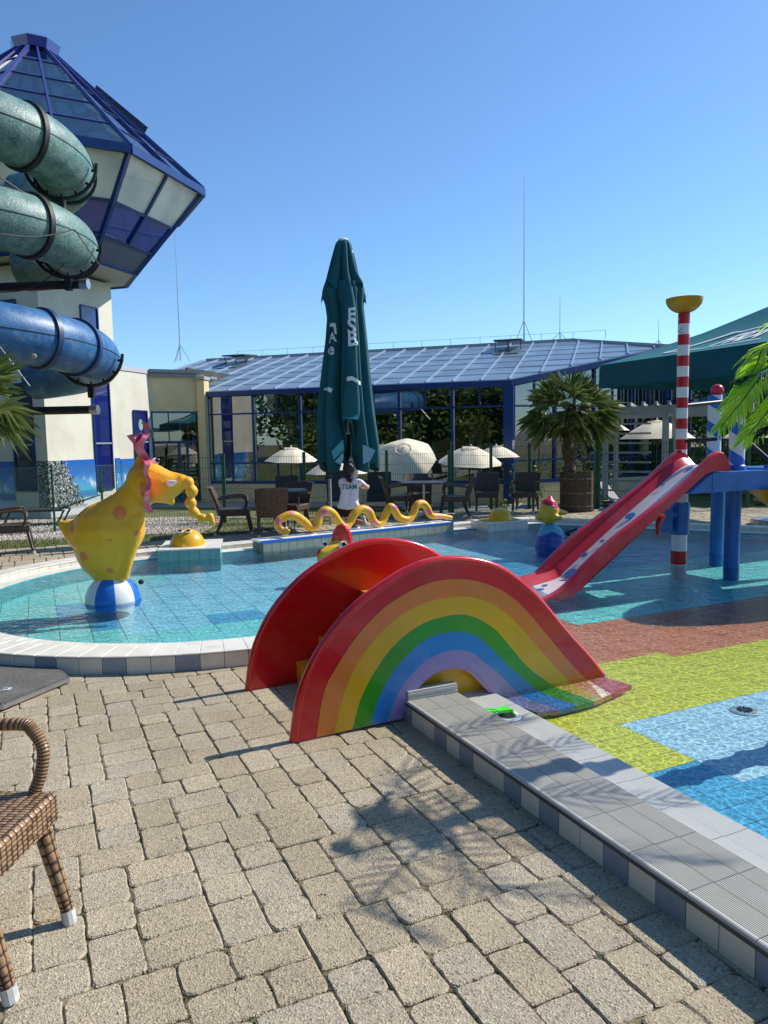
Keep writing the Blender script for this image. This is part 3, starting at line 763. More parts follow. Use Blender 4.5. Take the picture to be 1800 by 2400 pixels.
# platform structure
pl = thing('play_platform', 'blue play platform on round posts beside the striped pole, with black handrails', 'platform', tuple(st(6.3, 2.6)))
q = MB(); stbox(q, 5.35, 6.30, 1.98, 2.16, .975, 1.185); q.v = q.v
q.build('deck_beam', PLAT_B, pl)
q = MB(); stbox(q, 6.0, 7.4, 2.17, 2.95, 1.10, 1.18); stbox(q, 6.31, 6.36, 1.99, 2.95, 1.0, 1.2); q.build('deck', PLAT_B, pl)
q = MB(); q.prism([st(5.02, 1.985, .975), st(5.36, 1.985, .975), st(5.36, 1.985, 1.185)], st(0, .15) - st(0, 0)); q.build('beam_haunch', PLAT_B, pl)
q = MB(); stbox(q, 6.37, 8.2, 2.1, 2.16, 1.19, 1.235); q.build('deck_rail', PLAT_B, pl)
def spiralmat():
    m = mat('spiral painted post', (.7, .7, .68), .35); N, L, p = nodes(m)
    tc = N.new('ShaderNodeTexCoord'); sx = N.new('ShaderNodeSeparateXYZ'); L.new(tc.outputs['Object'], sx.inputs[0])
    a = N.new('ShaderNodeMath'); a.operation = 'ARCTAN2'; L.new(sx.outputs[1], a.inputs[0]); L.new(sx.outputs[0], a.inputs[1])
    b = N.new('ShaderNodeMath'); b.operation = 'MULTIPLY_ADD'; L.new(sx.outputs[2], b.inputs[0]); b.inputs[1].default_value = 2.9; b.inputs[2].default_value = .35
    c_ = N.new('ShaderNodeMath'); c_.operation = 'MULTIPLY_ADD'; L.new(a.outputs[0], c_.inputs[0]); c_.inputs[1].default_value = 1 / (2 * PI); L.new(b.outputs[0], c_.inputs[2])
    f = N.new('ShaderNodeMath'); f.operation = 'FRACT'; L.new(c_.outputs[0], f.inputs[0])
    r = N.new('ShaderNodeValToRGB'); r.color_ramp.interpolation = 'CONSTANT'; r.color_ramp.elements[0].color = (.012, .14, .50, 1); r.color_ramp.elements[1].position = .42; r.color_ramp.elements[1].color = (.7, .7, .68, 1)
    L.new(f.outputs[0], r.inputs[0]); L.new(r.outputs[0], p.inputs['Base Color']); return m
SPIRAL = spiralmat()
def floorz(s, t): return fz(s, t) - .03
for (s_, t_, r) in ((6.75, 3.1, .085), (6.13, 2.36, .088), (6.30, 1.86, .08)):
    q = MB(); q.lathe([(r, floorz(s_, t_)), (r, 1.0)], st(s_, t_), 24)
    if t_ > 2: q.lathe([(r + .008, .98), (r + .012, .95), (r, .94)], st(s_, t_), 24)
    q.build('post', PLAT_B, pl, True)
bp_ = aty(1681, 915, st(6.65, 3.1).y)
for (s_, t_, zt) in ((6.02, 2.24, 1.98), (6.65, 3.1, bp_.z - .06)):
    p = st(s_, t_); q = MB(); r = .085; q.lathe([(r, 0), (r, zt - 1.24), (0, zt - 1.235)], (0, 0, 0), 32)
    o = q.build('spiral_post', SPIRAL, pl, True); o.matrix_parent_inverse = Matrix.Translation(-Vector(pl['_w'])); o.location = (p.x, p.y, 1.24)
    q = MB(); q.lathe([(.10, 1.18), (.10, 1.235), (.088, 1.245), (.0, 1.245)], p, 28); q.build('post_collar', PLAT_B, pl, True)
q = MB(); q.ball(st(6.08, 3.0, 1.93) + Vector((0, 0, .35)), .13, 0, 20); q.v = []; q.f = []; q.m = []
bp_ = aty(1681, 915, st(6.65, 3.1).y); q.ball(bp_, .078, 0, 24); q.build('red_ball', FIG_R, pl, True)
PIPE = mat('black rubber tube', (.01, .01, .012), .45)
pA = st(5.76, 2.74)
for (u0, v0, u1, v1, y0, y1) in ((1604, 951, 1690, 942, 8.7, 9.0), (1604, 1034, 1677, 1029, 8.7, 8.5)):
    q = MB(); a = aty(u0, v0, y0); b = aty(u1, v1, y1); q.tube([a, b], .022, 10); q.ball(b, .024, 0, 10); q.build('handrail', PIPE, pl, True)
q = MB(); q.tube([aty(1735, 1018, 8.6), aty(1810, 1085, 8.5), aty(1850, 1120, 8.45)], .024, 10); q.build('handrail', PIPE, pl, True)
q = MB(); q.tube([aty(1737, 1020, 9.0), aty(1800, 1017, 9.4)], .022, 10); q.build('handrail', PIPE, pl, True)
# yellow side cheek of the stair on the right
ys = thing('yellow_stair', 'yellow stepped stair cheek bolted to the right side of the blue platform', 'stair', tuple(st(6.5, 1.9)))
P_ = [(1745, 1105), (1900, 1105), (1900, 1260), (1800, 1183), (1745, 1140)]
q = MB(); Yp = 8.3; q.prism([aty(u, v, Yp) for u, v in P_], (0, .07, 0)); q.build('cheek', YELLOW, ys)
q = MB(); q.prism([aty(u, v, Yp + .45) for u, v in P_], (0, .06, 0)); q.build('cheek', YELLOW, ys)
q = MB(); a = aty(1787, 1108, Yp - .001); 
for (u, v) in ((1787, 1135), (1815, 1178)):
    p0 = aty(u, v, Yp); q.box(p0 + Vector((.14, .22, 0)), (.28, .52, .03)); 
q.build('tread', YELLOW, ys)
q = MB(); q.ball(aty(1767, 1146, Yp - .002), (.012, .006, .012), 0, 10); q.build('bolt', STEEL, ys)
# ---------------------------------------------------------------- striped pole with bowl
sp_ = thing('striped_pole', 'tall red and white striped pole carrying a yellow bowl above the platform', 'pole', tuple(st(5.69, 2.74)))
pc = st(5.72, 2.76); k = 0; z = floorz(5.7, 2.7)
bw = aty(1598, 735, pc.y + .0).z
q = MB(); q.lathe([(.088, z), (.088, .16)], pc, 24); q.build('stripe_white', POLE_W, sp_, True)
q = MB(); q.lathe([(.092, .06), (.092, .22)], pc, 24); q.build('stripe_red', POLE_R, sp_, True)
q = MB(); q.lathe([(.090, .22), (.090, .42)], pc, 24); q.build('stripe_white', POLE_W, sp_, True)
q = MB(); q.lathe([(.088, .415), (.108, .42), (.112, .76), (.108, .80), (.09, .80)], pc, 28)
n_ = aty(1551, 1215, pc.y - .1); q.tube([pc + Vector((0, 0, .66)), Vector((n_.x + .02, n_.y, .66))], .06, 16); q.box(Vector((n_.x + .05, n_.y, .6)), (.1, .14, .28))
q.build('blue_sleeve', PLAT_B, sp_, True)
q = MB(); q.lathe([(.09, .78), (.09, 1.1)], pc, 24); q.build('stripe_white', POLE_W, sp_, True)
z0 = 1.06; nst = 16; stp = (bw - z0) / nst
lx = Vector(((1598 - 1592) / 1733 * 8.8 - .0, 0, 0))
for i in range(nst):
    q = MB(); r = .066; q.lathe([(r, z0 + i * stp), (r, z0 + (i + 1) * stp)], pc + Vector((.0, 0, 0)), 24)
    red = (nst - 1 - i) % 2 == 0; q.build('stripe_red' if red else 'stripe_white', POLE_R if red else POLE_W, sp_, True)
q = MB(); bc = pc + Vector((0, 0, bw))
prof = [(0, .0)] + [(.205 * math.sin(a), .17 * (1 - math.cos(a))) for a in [PI / 2 * k / 9 for k in range(1, 10)]] + [(.195, .172)] + [(.195 * math.sin(a), .02 + .155 * (1 - math.cos(a))) for a in [PI / 2 * k / 7 for k in range(6, 0, -1)]]
q.lathe([(a, b + .0) for a, b in prof], bc, 36, 0); o = q.build('bowl', mat('ochre bowl', (.55, .30, .01), .35, .1, 5), sp_, True)
for (u, v, r) in ((1591, 748, .009), (1596, 776, .024), (1586, 962, .014)):
    q = MB(); p = aty(u, v, pc.y - .067); q.ball(p, (r, .006, r), 0, 14); q.build('round_cap', STEEL, sp_, True)
q = MB(); a = aty(1548, 1218, 8.5); q.tube([a, a + Vector((-.03, -.02, -.02)), a + Vector((-.05, -.05, -.07)), a + Vector((-.05, -.05, -.17))], [.03, .032, .028, .022], 12)
q.tube([a + Vector((.03, 0, .04)), a + Vector((-.02, -.03, .02)), a + Vector((-.04, -.04, -.03))], .035, 12); q.build('spout', POLE_R, sp_, True)
# ================================================================ sculptures
def blob(name, chains, mats, parent, voxel=.02, sm=6, paint=None):
    """chains: list of [(x,y,z,r) ...] capsules; or ('e', centre, radii)"""
    q = MB()
    for ch in chains:
        if ch[0] == 'e': q.ball(ch[1], ch[2], 0, 20, ch[3] if len(ch) > 3 else None); continue
        for i in range(len(ch) - 1):
            a, b = Vector(ch[i][:3]), Vector(ch[i + 1][:3]); ra, rb = ch[i][3], ch[i + 1][3]
            fl = ch[i][4] if len(ch[i]) > 4 else 1; fb = ch[i + 1][4] if len(ch[i + 1]) > 4 else fl
            n = max(2, int((b - a).length / (min(ra, rb) * .35)))
            for k in range(n + 1):
                t = k / n; r = lerp(ra, rb, t); q.ball(a.lerp(b, t), (r, r * lerp(fl, fb, t), r), 0, 14)
    me = q.mesh(name, mats); o = bpy.data.objects.new(name, me); sc.collection.objects.link(o)
    rm = o.modifiers.new('r', 'REMESH'); rm.mode = 'VOXEL'; rm.voxel_size = voxel; rm.use_smooth_shade = True
    s_ = o.modifiers.new('s', 'SMOOTH'); s_.factor = .5; s_.iterations = sm
    dg = bpy.context.evaluated_depsgraph_get(); m2 = bpy.data.meshes.new_from_object(o.evaluated_get(dg))
    bpy.data.objects.remove(o); m2.name = name
    for mm in list(m2.materials): pass
    m2.materials.clear()
    for mm in (mats if isinstance(mats, (list, tuple)) else [mats]): m2.materials.append(mm)
    if paint:
        for p in m2.polygons: p.material_index = paint(p.center, p.normal)
    m2.polygons.foreach_set('use_smooth', [True] * len(m2.polygons))
    return link(name, m2, parent)
def onm(u, v, Y): return aty(u, v, Y)
# ---- elephant on ball
YE = 7.3; K = YE / 1733
bc_ = aty(265, 1402, YE); bc_.z = .07
el = thing('elephant_figure', 'yellow spotted elephant sculpture with pink frilled ear balancing on a ball in the water', 'sculpture', (bc_.x, bc_.y, .05))
def E(u, v, r, dy=0.0, fl=.8):
    p = aty(u, v, YE + dy); return (p.x, p.y, p.z, r * K, fl)
ch = [[E(262, 1352, 41), E(257, 1325, 50), E(248, 1290, 70), E(243, 1255, 78)], [E(243, 1255, 78), E(257, 1228, 59), E(288, 1190, 39), E(312, 1152, 28), E(325, 1105, 17), E(328, 1075, 10)],
      [E(285, 1245, 55), E(305, 1225, 36)], [E(188, 1252, 36), E(158, 1236, 17), E(141, 1227, 7)],
      [E(300, 1200, 42), E(322, 1160, 40)],
      [E(288, 1348, 15, -.08), E(296, 1300, 21, -.07), E(308, 1250, 27, -.06), E(314, 1215, 25, -.05)],
      [E(345, 1130, 50), E(375, 1138, 42), E(400, 1137, 30), E(420, 1132, 20)],
      [E(338, 1090, 16, 0), E(345, 1110, 30, 0)],
      [E(380, 1158, 22), E(397, 1170, 12), E(403, 1177, 8)], [E(400, 1118, 14), E(432, 1122, 10)]]
SPOTS = [(293, 1198, 16), (182, 1237, 9.5), (277, 1259, 3.8), (214, 1296, 11), (272, 1330, 8), (331, 1246, 7), (349, 1150, 0)]
sp3 = [(aty(u, v, YE), r * K) for u, v, r in SPOTS if r]
def paint(c, n):
    if n.y > .25: return 0
    for p, r in sp3:
        if math.hypot((c.x - p.x) * (c.x and 1), c.z - p.z) < r and c.y < YE: return 1
    pe = aty(350, 1145, YE)
    if c.y < YE and math.hypot(c.x - pe.x, (c.z - pe.z) * .55) < .045 + .02 * noise.noise(c * 9): return 1
    return 0
blob('body', ch, [FIG_Y, FIG_O], el, .012, 10, paint)
tr = [(443, 1128, 15), (448, 1133, 15), (456, 1151, 14.5), (452, 1166, 11), (446, 1179, 13.5), (447, 1190, 11), (454, 1201, 13.5), (464, 1209, 11), (475, 1215, 12.5), (487, 1217, 8)]
chn = []
for (u, v, r) in [(440, 1131, 15), (449, 1151, 15), (447, 1179, 14), (455, 1202, 13.5), (475, 1216, 12.5)]: chn.append(('e', aty(u, v, YE), (r * K, r * K * .95, r * K)))
chn += [[E(425, 1128, 17, 0, 1), E(440, 1133, 9, 0, 1), E(449, 1155, 8, 0, 1), E(447, 1180, 8, 0, 1), E(455, 1202, 8, 0, 1), E(475, 1216, 8, 0, 1), E(489, 1215, 6, 0, 1), E(493, 1210, 8.5, 0, 1)], [E(493, 1211, 9, 0, 1), E(499, 1227, 6, 0, 1)]]
blob('trunk', chn, FIG_Y, el, .010, 3)
# ear: frilled sheet seen nearly edge on
ear = [(u_, v_, w_ * 1.2, a_, b_) for u_, v_, w_, a_, b_ in [(337, 990, 12, -.10, .10), (345, 1005, 10, -.14, .08), (339, 1026, 12, -.18, .06), (325, 1047, 18, -.20, .05), (336, 1068, 18, -.22, .03), (346, 1085, 11, -.25, .0), (341, 1107, 9, -.27, 0), (349, 1130, 9, -.28, 0), (345, 1155, 8, -.27, 0), (343, 1180, 12, -.25, 0), (350, 1200, 16, -.22, 0)]]
A = []; B = []; Cc = []
for i, (u, v, wd, dn, df) in enumerate(ear):
    A.append(aty(u - wd * .5, v, YE + dn + .06 * math.sin(i * 2.1))); Cc.append(aty(u + wd * .55, v, YE + dn - .02)); B.append(aty(u + wd * .1 + 3 * math.sin(i * 1.7), v + 2, YE + df - .02))
A = cat_path(A, 5); B = cat_path(B, 5); Cc = cat_path(Cc, 5)
q = MB(); q.strip(A, Cc); q.strip(Cc, B); q.strip(B, A); q.build('ear', FIG_P, el, True, 60)
q = MB(); q.add([aty(296, 1021, YE - .05), aty(316, 1026, YE - .22), aty(334, 1012, YE - .1), aty(322, 1046, YE - .16), aty(312, 1040, YE - .2), aty(318, 1035, YE + .1)], [(0, 1, 4), (1, 3, 4), (1, 2, 3), (0, 5, 2, 1), (0, 4, 5), (4, 3, 5), (3, 2, 5)]); q.build('ear_tip', FIG_P, el)
q = MB(); q.ball(aty(364, 1081, YE - .12), (.040, .032, .032)); q.build('eye', WHITE, el, True)
q = MB(); q.ball(aty(369, 1079, YE - .125), (.026, .03, .024)); q.build('pupil', BLACK, el, True)
q = MB(); a = aty(398, 1133, YE - .12); q.tube([a, a + Vector((.03, -.04, .004)), a + Vector((.062, -.06, .012)), a + Vector((.085, -.065, .018))], [.034, .03, .02, .004], 12); q.build('tusk', WHITE, el, True)
def ballmat():
    m = mat('striped beach ball', (.7, .7, .68), .35, bump=.3, bs=60, dist=.006); N, L, p = nodes(m)
    tc = N.new('ShaderNodeTexCoord'); sx = N.new('ShaderNodeSeparateXYZ'); L.new(tc.outputs['Object'], sx.inputs[0])
    a = N.new('ShaderNodeMath'); a.operation = 'ARCTAN2'; L.new(sx.outputs[1], a.inputs[0]); L.new(sx.outputs[0], a.inputs[1])
    c_ = N.new('ShaderNodeMath'); c_.operation = 'MULTIPLY_ADD'; L.new(a.outputs[0], c_.inputs[0]); c_.inputs[1].default_value = 4 / (2 * PI); c_.inputs[2].default_value = .22
    f = N.new('ShaderNodeMath'); f.operation = 'FRACT'; L.new(c_.outputs[0], f.inputs[0])
    r = N.new('ShaderNodeValToRGB'); r.color_ramp.interpolation = 'CONSTANT'; r.color_ramp.elements[0].color = (.012, .14, .50, 1); r.color_ramp.elements[1].position = .5; r.color_ramp.elements[1].color = (.72, .72, .70, 1)
    L.new(f.outputs[0], r.inputs[0]); L.new(r.outputs[0], p.inputs['Base Color']); return m
q = MB(); q.lathe([(.264 * math.cos(a), .275 * math.sin(a)) for a in [PI / 2 * (k / 16) - .2 for k in range(0, 19)] if a < PI / 2] + [(0, .275)], (0, 0, 0), 48)
bb = thing('beach_ball_base', 'half sunken blue and white striped ball carrying the elephant', 'ball', (bc_.x, bc_.y, .04), local=True)
q.build('ball_shell', ballmat(), bb, True)
q = MB(); q.lathe([(.268, -.03), (.275, -.02), (.268, .0)], (0, 0, 0), 40); q.build('ball_seam', BALLBLUE, bb, True)
q = MB(); q.ball((.262, .08, .17), .028); q.build('spray_nozzle', BLACK, bb, True)
# ---- plinths
def plinth(label, corners, z0, z1, n1, n2, mt, top, name='tiled_plinth', group=None):
    """corners front-left, front-right, back-right, back-left"""
    c_ = sum(corners, Vector((0, 0))) / 4; r_ = thing(name, label, 'plinth', (c_.x, c_.y, z0), group)
    q = MB(); quadbox(q, *corners, z0 - .2, z1 - .02, .006); q.build('core', JOINT, r_)
    fl, fr, br, bl = corners
    for (a, b, n) in ((fl, fr, n1), (fr, br, n2), (bl, fl, n2)):
        d = (b - a).normalized(); nn = Vector((d.y, -d.x))
        for i in range(n):
            p0 = a.lerp(b, i / n); p1 = a.lerp(b, (i + 1) / n); q = MB()
            quadbox(q, p0, p1, p1 - nn * .02 , p0 - nn * .02, z0 - .17, z1 - .024, .003, .002); q.build('side_tile', mt, r_)
    for i in range(n1):
        for j in range(n2):
            f = lambda x, y: (fl.lerp(fr, x / n1)).lerp(bl.lerp(br, x / n1), y / n2); q = MB()
            quadbox(q, f(i, j), f(i + 1, j), f(i + 1, j + 1), f(i, j + 1), z1 - .02, z1, .002, .004); q.build('top_tile', top, r_)
    return r_
P1 = [Vector((-3.0, 9.66)), Vector((-2.2, 9.80)), Vector((-2.36, 10.72)), Vector((-3.16, 10.6))]
plinth('square sea green tiled plinth at the pool edge carrying the yellow dome with eyes', P1, .03, .20, 6, 5, T_C, T_W)
P2 = [Vector((1.72, 12.1)), Vector((2.45, 12.52)), Vector((2.2, 13.1)), Vector((1.5, 12.75))]
plinth('low white tiled plinth carrying the plain yellow dome on its yellow mat', P2, .03, .19, 6, 4, T_W2, T_W)
d1 = aty(427, 1280, 10.05); d1 = Vector((-2.72, 10.12, .2))
dm = thing('dome_with_eyes', 'yellow half dome fountain head with two white eyes on the sea green plinth', 'fountain', tuple(d1))
hemi = lambda r, h: [(r, 0)] + [(r * math.cos(a), h * math.sin(a)) for a in [PI / 2 * k / 12 for k in range(1, 12)]] + [(0, h)]
DY = mat('smooth amber yellow dome', (.75, .38, .006), .33, .08, 4, .08, 50, coat=.2)
q = MB(); q.lathe(hemi(.235, .225), d1, 40); q.build('dome', DY, dm, True)
for dx, lid in ((-.06, 0), (.05, 0)):
    q = MB(); p = d1 + Vector((dx, -.12, .2)); q.ball(p, (.045, .035, .024)); q.build('eye', WHITE, dm, True)
    q = MB(); q.ball(p + Vector((.006, -.006, .013)), (.032, .03, .018)); q.build('pupil', BLACK, dm, True)
q = MB(); q.ball(d1 + Vector((.01, -.23, .02)), .012); q.build('spray_nozzle', WHITE, dm, True)
d2 = Vector((2.0, 12.62, .2))
dm = thing('plain_yellow_dome', 'plain yellow half dome fountain head on a yellow mat behind the pool', 'fountain', tuple(d2))
q = MB(); q.lathe(hemi(.2, .205), d2, 36); q.build('dome', DY, dm, True)
q = MB(); quadbox(q, Vector((1.66, 12.3)), Vector((2.3, 12.5)), Vector((2.24, 12.95)), Vector((1.62, 12.7)), .19, .203); q.build('mat', YELLOW, dm)
T_S = mat('beige grey bench tile', (.36, .33, .26), .4, .08, 7)
# ---- snake bench and snake
BA, BB_ = Vector((-1.72, 10.36)), Vector((1.16, 12.36)); bd = (BB_ - BA).normalized(); bn = Vector((-bd.y, bd.x))
sb = thing('snake_bench', 'long low tiled bench with blue and white edging under the snake', 'bench', (-.3, 11.4, 0))
q = MB(); quadbox(q, BA, BB_, BB_ + bn * .34, BA + bn * .34, 0, .17); q.build('core', JOINT, sb)
n = 26
for i in range(n):
    p0 = BA.lerp(BB_, i / n); p1 = BA.lerp(BB_, (i + 1) / n); q = MB(); quadbox(q, p0 - bn * .012, p1 - bn * .012, p1 + bn * .004, p0 + bn * .004, .03, .17, .003, .002); q.build('side_tile', T_S, sb)
q = MB(); quadbox(q, BA - bn * .016 - bd * .02, BB_ - bn * .016, BB_ + bn * .04, BA + bn * .04 - bd * .02, .172, .200, 0, .01); q.build('edge_strip', BALLBLUE, sb)
q = MB(); quadbox(q, BA + bn * .041 - bd * .02, BB_ + bn * .041, BB_ + bn * .34, BA + bn * .34 - bd * .02, .172, .202, 0, .004); q.build('bench_top', WHITE, sb)
sk = [(661, 1243, 7.5), (650, 1228, 7), (660, 1215, 7.2), (686, 1207, 7.5), (708, 1219, 7.5), (728, 1236, 7.8), (743, 1228, 7.8), (750, 1207, 7.8), (764, 1196, 7.6), (781, 1205, 7.4), (795, 1225, 7), (808, 1236, 7), (820, 1224, 7), (832, 1203, 7.4), (848, 1193, 7.4), (865, 1200, 7.4), (874, 1220, 7.2), (887, 1230, 7), (899, 1217, 7), (912, 1190, 7), (922, 1192, 6.6), (935, 1212, 6.8), (955, 1218, 6.6), (967, 1206, 6.6), (976, 1185, 6.6), (989, 1180, 6.6), (1001, 1190, 6.4), (1010, 1208, 6), (1035, 1210, 4.6), (1058, 1214, 3.6)]
def bY(u):
    # depth on the bench centre line for a given column
    best = None
    for k in range(60):
        p = BA.lerp(BB_, k / 50) + bn * .2
        uu = 900 + FPX * ((Vector((p.x, p.y, .3)) - Vector((0, 0, H))).dot(right)) / ((Vector((p.x, p.y, .3)) - Vector((0, 0, H))).dot(fwd))
        if best is None or abs(uu - u) < best[0]: best = (abs(uu - u), p.y)
    return best[1]
sp = []
for (u, v, r) in sk:
    Y = bY(u); p = aty(u, v, Y); rr = r * Y / FPX; rr *= 1.36; p.z = max(p.z, .202 + rr * .7); sp.append((p, rr))
path = cat_path([p for p, r in sp], 6); rad = []
for i in range(len(path)):
    k = i / 6; a = int(min(k, len(sp) - 1)); b = min(a + 1, len(sp) - 1); rad.append(lerp(sp[a][1], sp[b][1], k - a))
sn = thing('snake_figure', 'yellow snake sculpture with pink patches looping along the tiled bench', 'sculpture', (-.3, 11.5, .22))
q = MB(); q.tube(path, rad, 16)
rq = random.Random(5); me = q.mesh('body', [FIG_Y, FIG_P, mat('worn pale patch', (.6, .58, .45), .6)], True, 60)
cs_ = [(rq.choice(path), rq.uniform(.03, .055)) for _ in range(15)]
cs_ = [(p + Vector((rq.uniform(-.03, .03), -.045, rq.uniform(-.01, .045))), r) for p, r in cs_]
for f in me.polygons:
    for p, r in cs_:
        if (f.center - p).length < r: f.material_index = 1
    if f.center.z < .24 and f.center.y < 99 and f.index % 7 < 4: f.material_index = 2 if f.material_index == 0 else 1
link('body', me, sn)
h = path[0]
hd = blob('head', [[(h.x - .02, h.y - .02, h.z + .01, .05), (h.x + .05, h.y - .09, h.z + .0, .046), (h.x + .11, h.y - .13, h.z + .01, .028)], [(h.x + .03, h.y - .08, h.z - .03, .035), (h.x + .09, h.y - .12, h.z - .035, .022)]], FIG_Y, sn, .009, 3)
for dx, dy in ((.02, -.13), (.075, -.10)):
    q = MB(); p = h + Vector((dx, dy, .045)); q.ball(p, .02); q.build('eye', WHITE, sn, True); q = MB(); q.ball(p + Vector((.0, -.014, .003)), .010); q.build('pupil', FIG_O, sn, True)
for k in (30, 66, 102, 130, 160):
    q = MB(); p = path[k]; q.lathe([(.09, .202), (.085, .210), (0, .212)], (p.x, p.y, 0), 18); q.build('foot_plate', WHITE, sn, True)
# ---- fish head behind the slide
f0 = aty(778, 1300, 8.8); f0.z = .05
fs_ = thing('yellow_fish_figure', 'yellow fish sculpture with bulging eyes and red fin peeking over the rainbow slide', 'sculpture', tuple(f0))
def F(u, v, r, dy=0, fl=1.0, Y=8.8):
    p = aty(u, v, Y + dy); return (p.x, p.y, p.z, r * Y / FPX, fl)
blob('body', [[F(785, 1340, 34), F(785, 1310, 34), F(788, 1288, 24), F(790, 1280, 17)], [F(755, 1298, 14, -.14), F(780, 1295, 22, -.06)], [F(752, 1310, 10, -.16), F(775, 1325, 26, -.05)]], [FIG_Y2 := mat('glossy yellow fish paint', (.75, .40, .01), .28, .1, 5, .05, 30, coat=.3), FIG_R], fs_, .013, 4,
     lambda c_, n: 1 if (c_ - aty(752, 1297, 8.66)).length < .062 else 0)
q = MB(); fin = [(775, 1272), (780, 1248), (788, 1234), (797, 1229), (808, 1233), (816, 1246), (821, 1262), (824, 1284), (800, 1292)]
q.prism([aty(u, v, 8.78) for u, v in fin], (.02, .09, 0)); bmfix(q); q.build('red_fin', RED, fs_, True, 60)
for (u, v, r, dy) in ((760, 1277, 9, -.1), (804, 1279, 11, -.13)):
    q = MB(); p = aty(u, v, 8.8 + dy); rr = r * 8.8 / FPX; q.ball(p, rr, 0, 20); q.build('eye', WHITE, fs_, True)
    q = MB(); q.ball(p + Vector((.3 * rr, -.55 * rr, .3 * rr)), rr * .62, 0, 16); q.build('pupil', BLACK, fs_, True)
# ---- fish with red cap on a blue wave
w0 = g(1297, 1278, .05)
wv = thing('wave_rider_figure', 'small yellow fish sculpture with red cap sitting on a blue wave in the pool', 'sculpture', tuple(w0))
YW = w0.y
def G(u, v, r, dy=0, fl=1.0): p = aty(u, v, YW + dy); return (p.x, p.y, p.z, r * YW / FPX, fl)
c1 = aty(1286, 1198, YW)
def pf_(c_, n):
    d = (c_.z - c1.z) * YW * 0 + (c_.z - (c1.z + .02)) - .35 * abs(c_.x - (c1.x + .02)) * (1 if c_.x < c1.x + .03 else .3) + (.25 * (c_.x - c1.x) if c_.x > c1.x else 0)
    return 1 if d > .045 or c_.y > YW + .12 and c_.z > c1.z - .05 else 0
blob('body', [[G(1286, 1206, 23), G(1287, 1196, 24), G(1286, 1186, 20)], [G(1286, 1180, 14), G(1290, 1165, 4)], [G(1265, 1212, 10, -.02), G(1258, 1213, 5, -.05)], [G(1300, 1212, 9, -.1), G(1316, 1215, 4, -.12)], [G(1305, 1200, 10, .05), G(1328, 1202, 4, .1)]], [FIG_Y2, FIG_R], wv, .012, 4, pf_)
q = MB(); p = aty(1296, 1188, YW - .135); q.ball(p, (.022, .012, .026)); q.build('eye', WHITE, wv, True); q = MB(); q.ball(p + Vector((0, -.009, 0)), (.012, .008, .016)); q.build('pupil', BLACK, wv, True)
WV1 = mat('pale blue wave paint', (.10, .36, .55), .3, coat=.2); WV2 = mat('deep blue wave paint', (.008, .06, .35), .28, coat=.2)
cz = aty(1290, 1245, YW).z
blob('wave_base', [[G(1290, 1285, 37), G(1291, 1262, 34), G(1289, 1250, 26)], [G(1322, 1275, 10), G(1330, 1290, 8)]], [WV2, WV1], wv, .016, 4, lambda c_, n: 1 if c_.z > cz - .03 + .035 * math.sin((c_.x - w0.x) * 16 + 2.5) else 0)
q = MB(); a = aty(1328, 1245, YW - .05); q.tube([a, a + Vector((.05, 0, .0)), a + Vector((.12, 0, .02))], .014, 8); q.ball(a + Vector((.13, 0, .02)), .025); q.ball(a + Vector((.02, 0, -.03)), .04); q.build('water_jet', BLACK, wv, True)
# ================================================================ buildings
e1 = Vector((.955, -.297, 0)).normalized(); e2 = Vector((-e1.y, e1.x, 0)); Z = Vector((0, 0, 1))
GZ = -.66
def glassmat(name, tint, refl=1.0, dark=None, rough=.0):
    m = bpy.data.materials.new(name); m.use_nodes = True; N, L = m.node_tree.nodes, m.node_tree.links; N.remove(N['Principled BSDF']); out = N['Material Output']
    tr = N.new('ShaderNodeBsdfTransparent'); tr.inputs[0].default_value = col4(tint)
    gl = N.new('ShaderNodeBsdfGlossy'); gl.inputs['Roughness'].default_value = rough
    geo = N.new('ShaderNodeNewGeometry'); nz = N.new('ShaderNodeTexNoise'); nz.inputs['Scale'].default_value = .6; nz.inputs['Detail'].default_value = 1; L.new(geo.outputs['Position'], nz.inputs['Vector'])
    bp = N.new('ShaderNodeBump'); bp.inputs['Strength'].default_value = .3; bp.inputs['Distance'].default_value = .01; L.new(nz.outputs[0], bp.inputs['Height']); L.new(bp.outputs[0], gl.inputs['Normal'])
    lw = N.new('ShaderNodeLayerWeight'); lw.inputs[0].default_value = .5; pw5 = N.new('ShaderNodeMath'); pw5.operation = 'POWER'; L.new(lw.outputs['Facing'], pw5.inputs[0]); pw5.inputs[1].default_value = 4
    mu = N.new('ShaderNodeMath'); mu.operation = 'MULTIPLY_ADD'; mu.use_clamp = True; L.new(pw5.outputs[0], mu.inputs[0]); mu.inputs[1].default_value = .85; mu.inputs[2].default_value = .085 * refl
    ms = N.new('ShaderNodeMixShader'); L.new(mu.outputs[0], ms.inputs[0]); L.new(tr.outputs[0], ms.inputs[1]); L.new(gl.outputs[0], ms.inputs[2]); L.new(ms.outputs[0], out.inputs[0]); return m
GLASS = glassmat('window glass', (.55, .62, .60), 2.7)
GLASS_T = glassmat('tower glass', (.45, .58, .60), 1.5)
ROOFG = mat('frosted roof glass', (.29, .40, .51), .22, .18, .9, .02, 5, spec=.7)
_N, _L, _p = nodes(ROOFG); _t = _N.new('ShaderNodeBsdfTranslucent'); _t.inputs[0].default_value = (.55, .65, .7, 1); _m = _N.new('ShaderNodeMixShader'); _m.inputs[0].default_value = .35; _L.new(_p.outputs[0], _m.inputs[1]); _L.new(_t.outputs[0], _m.inputs[2]); _L.new(_m.outputs[0], _N['Material Output'].inputs[0])
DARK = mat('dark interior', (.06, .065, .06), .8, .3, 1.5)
INTW = mat('interior white steel', (.62, .62, .57), .6)
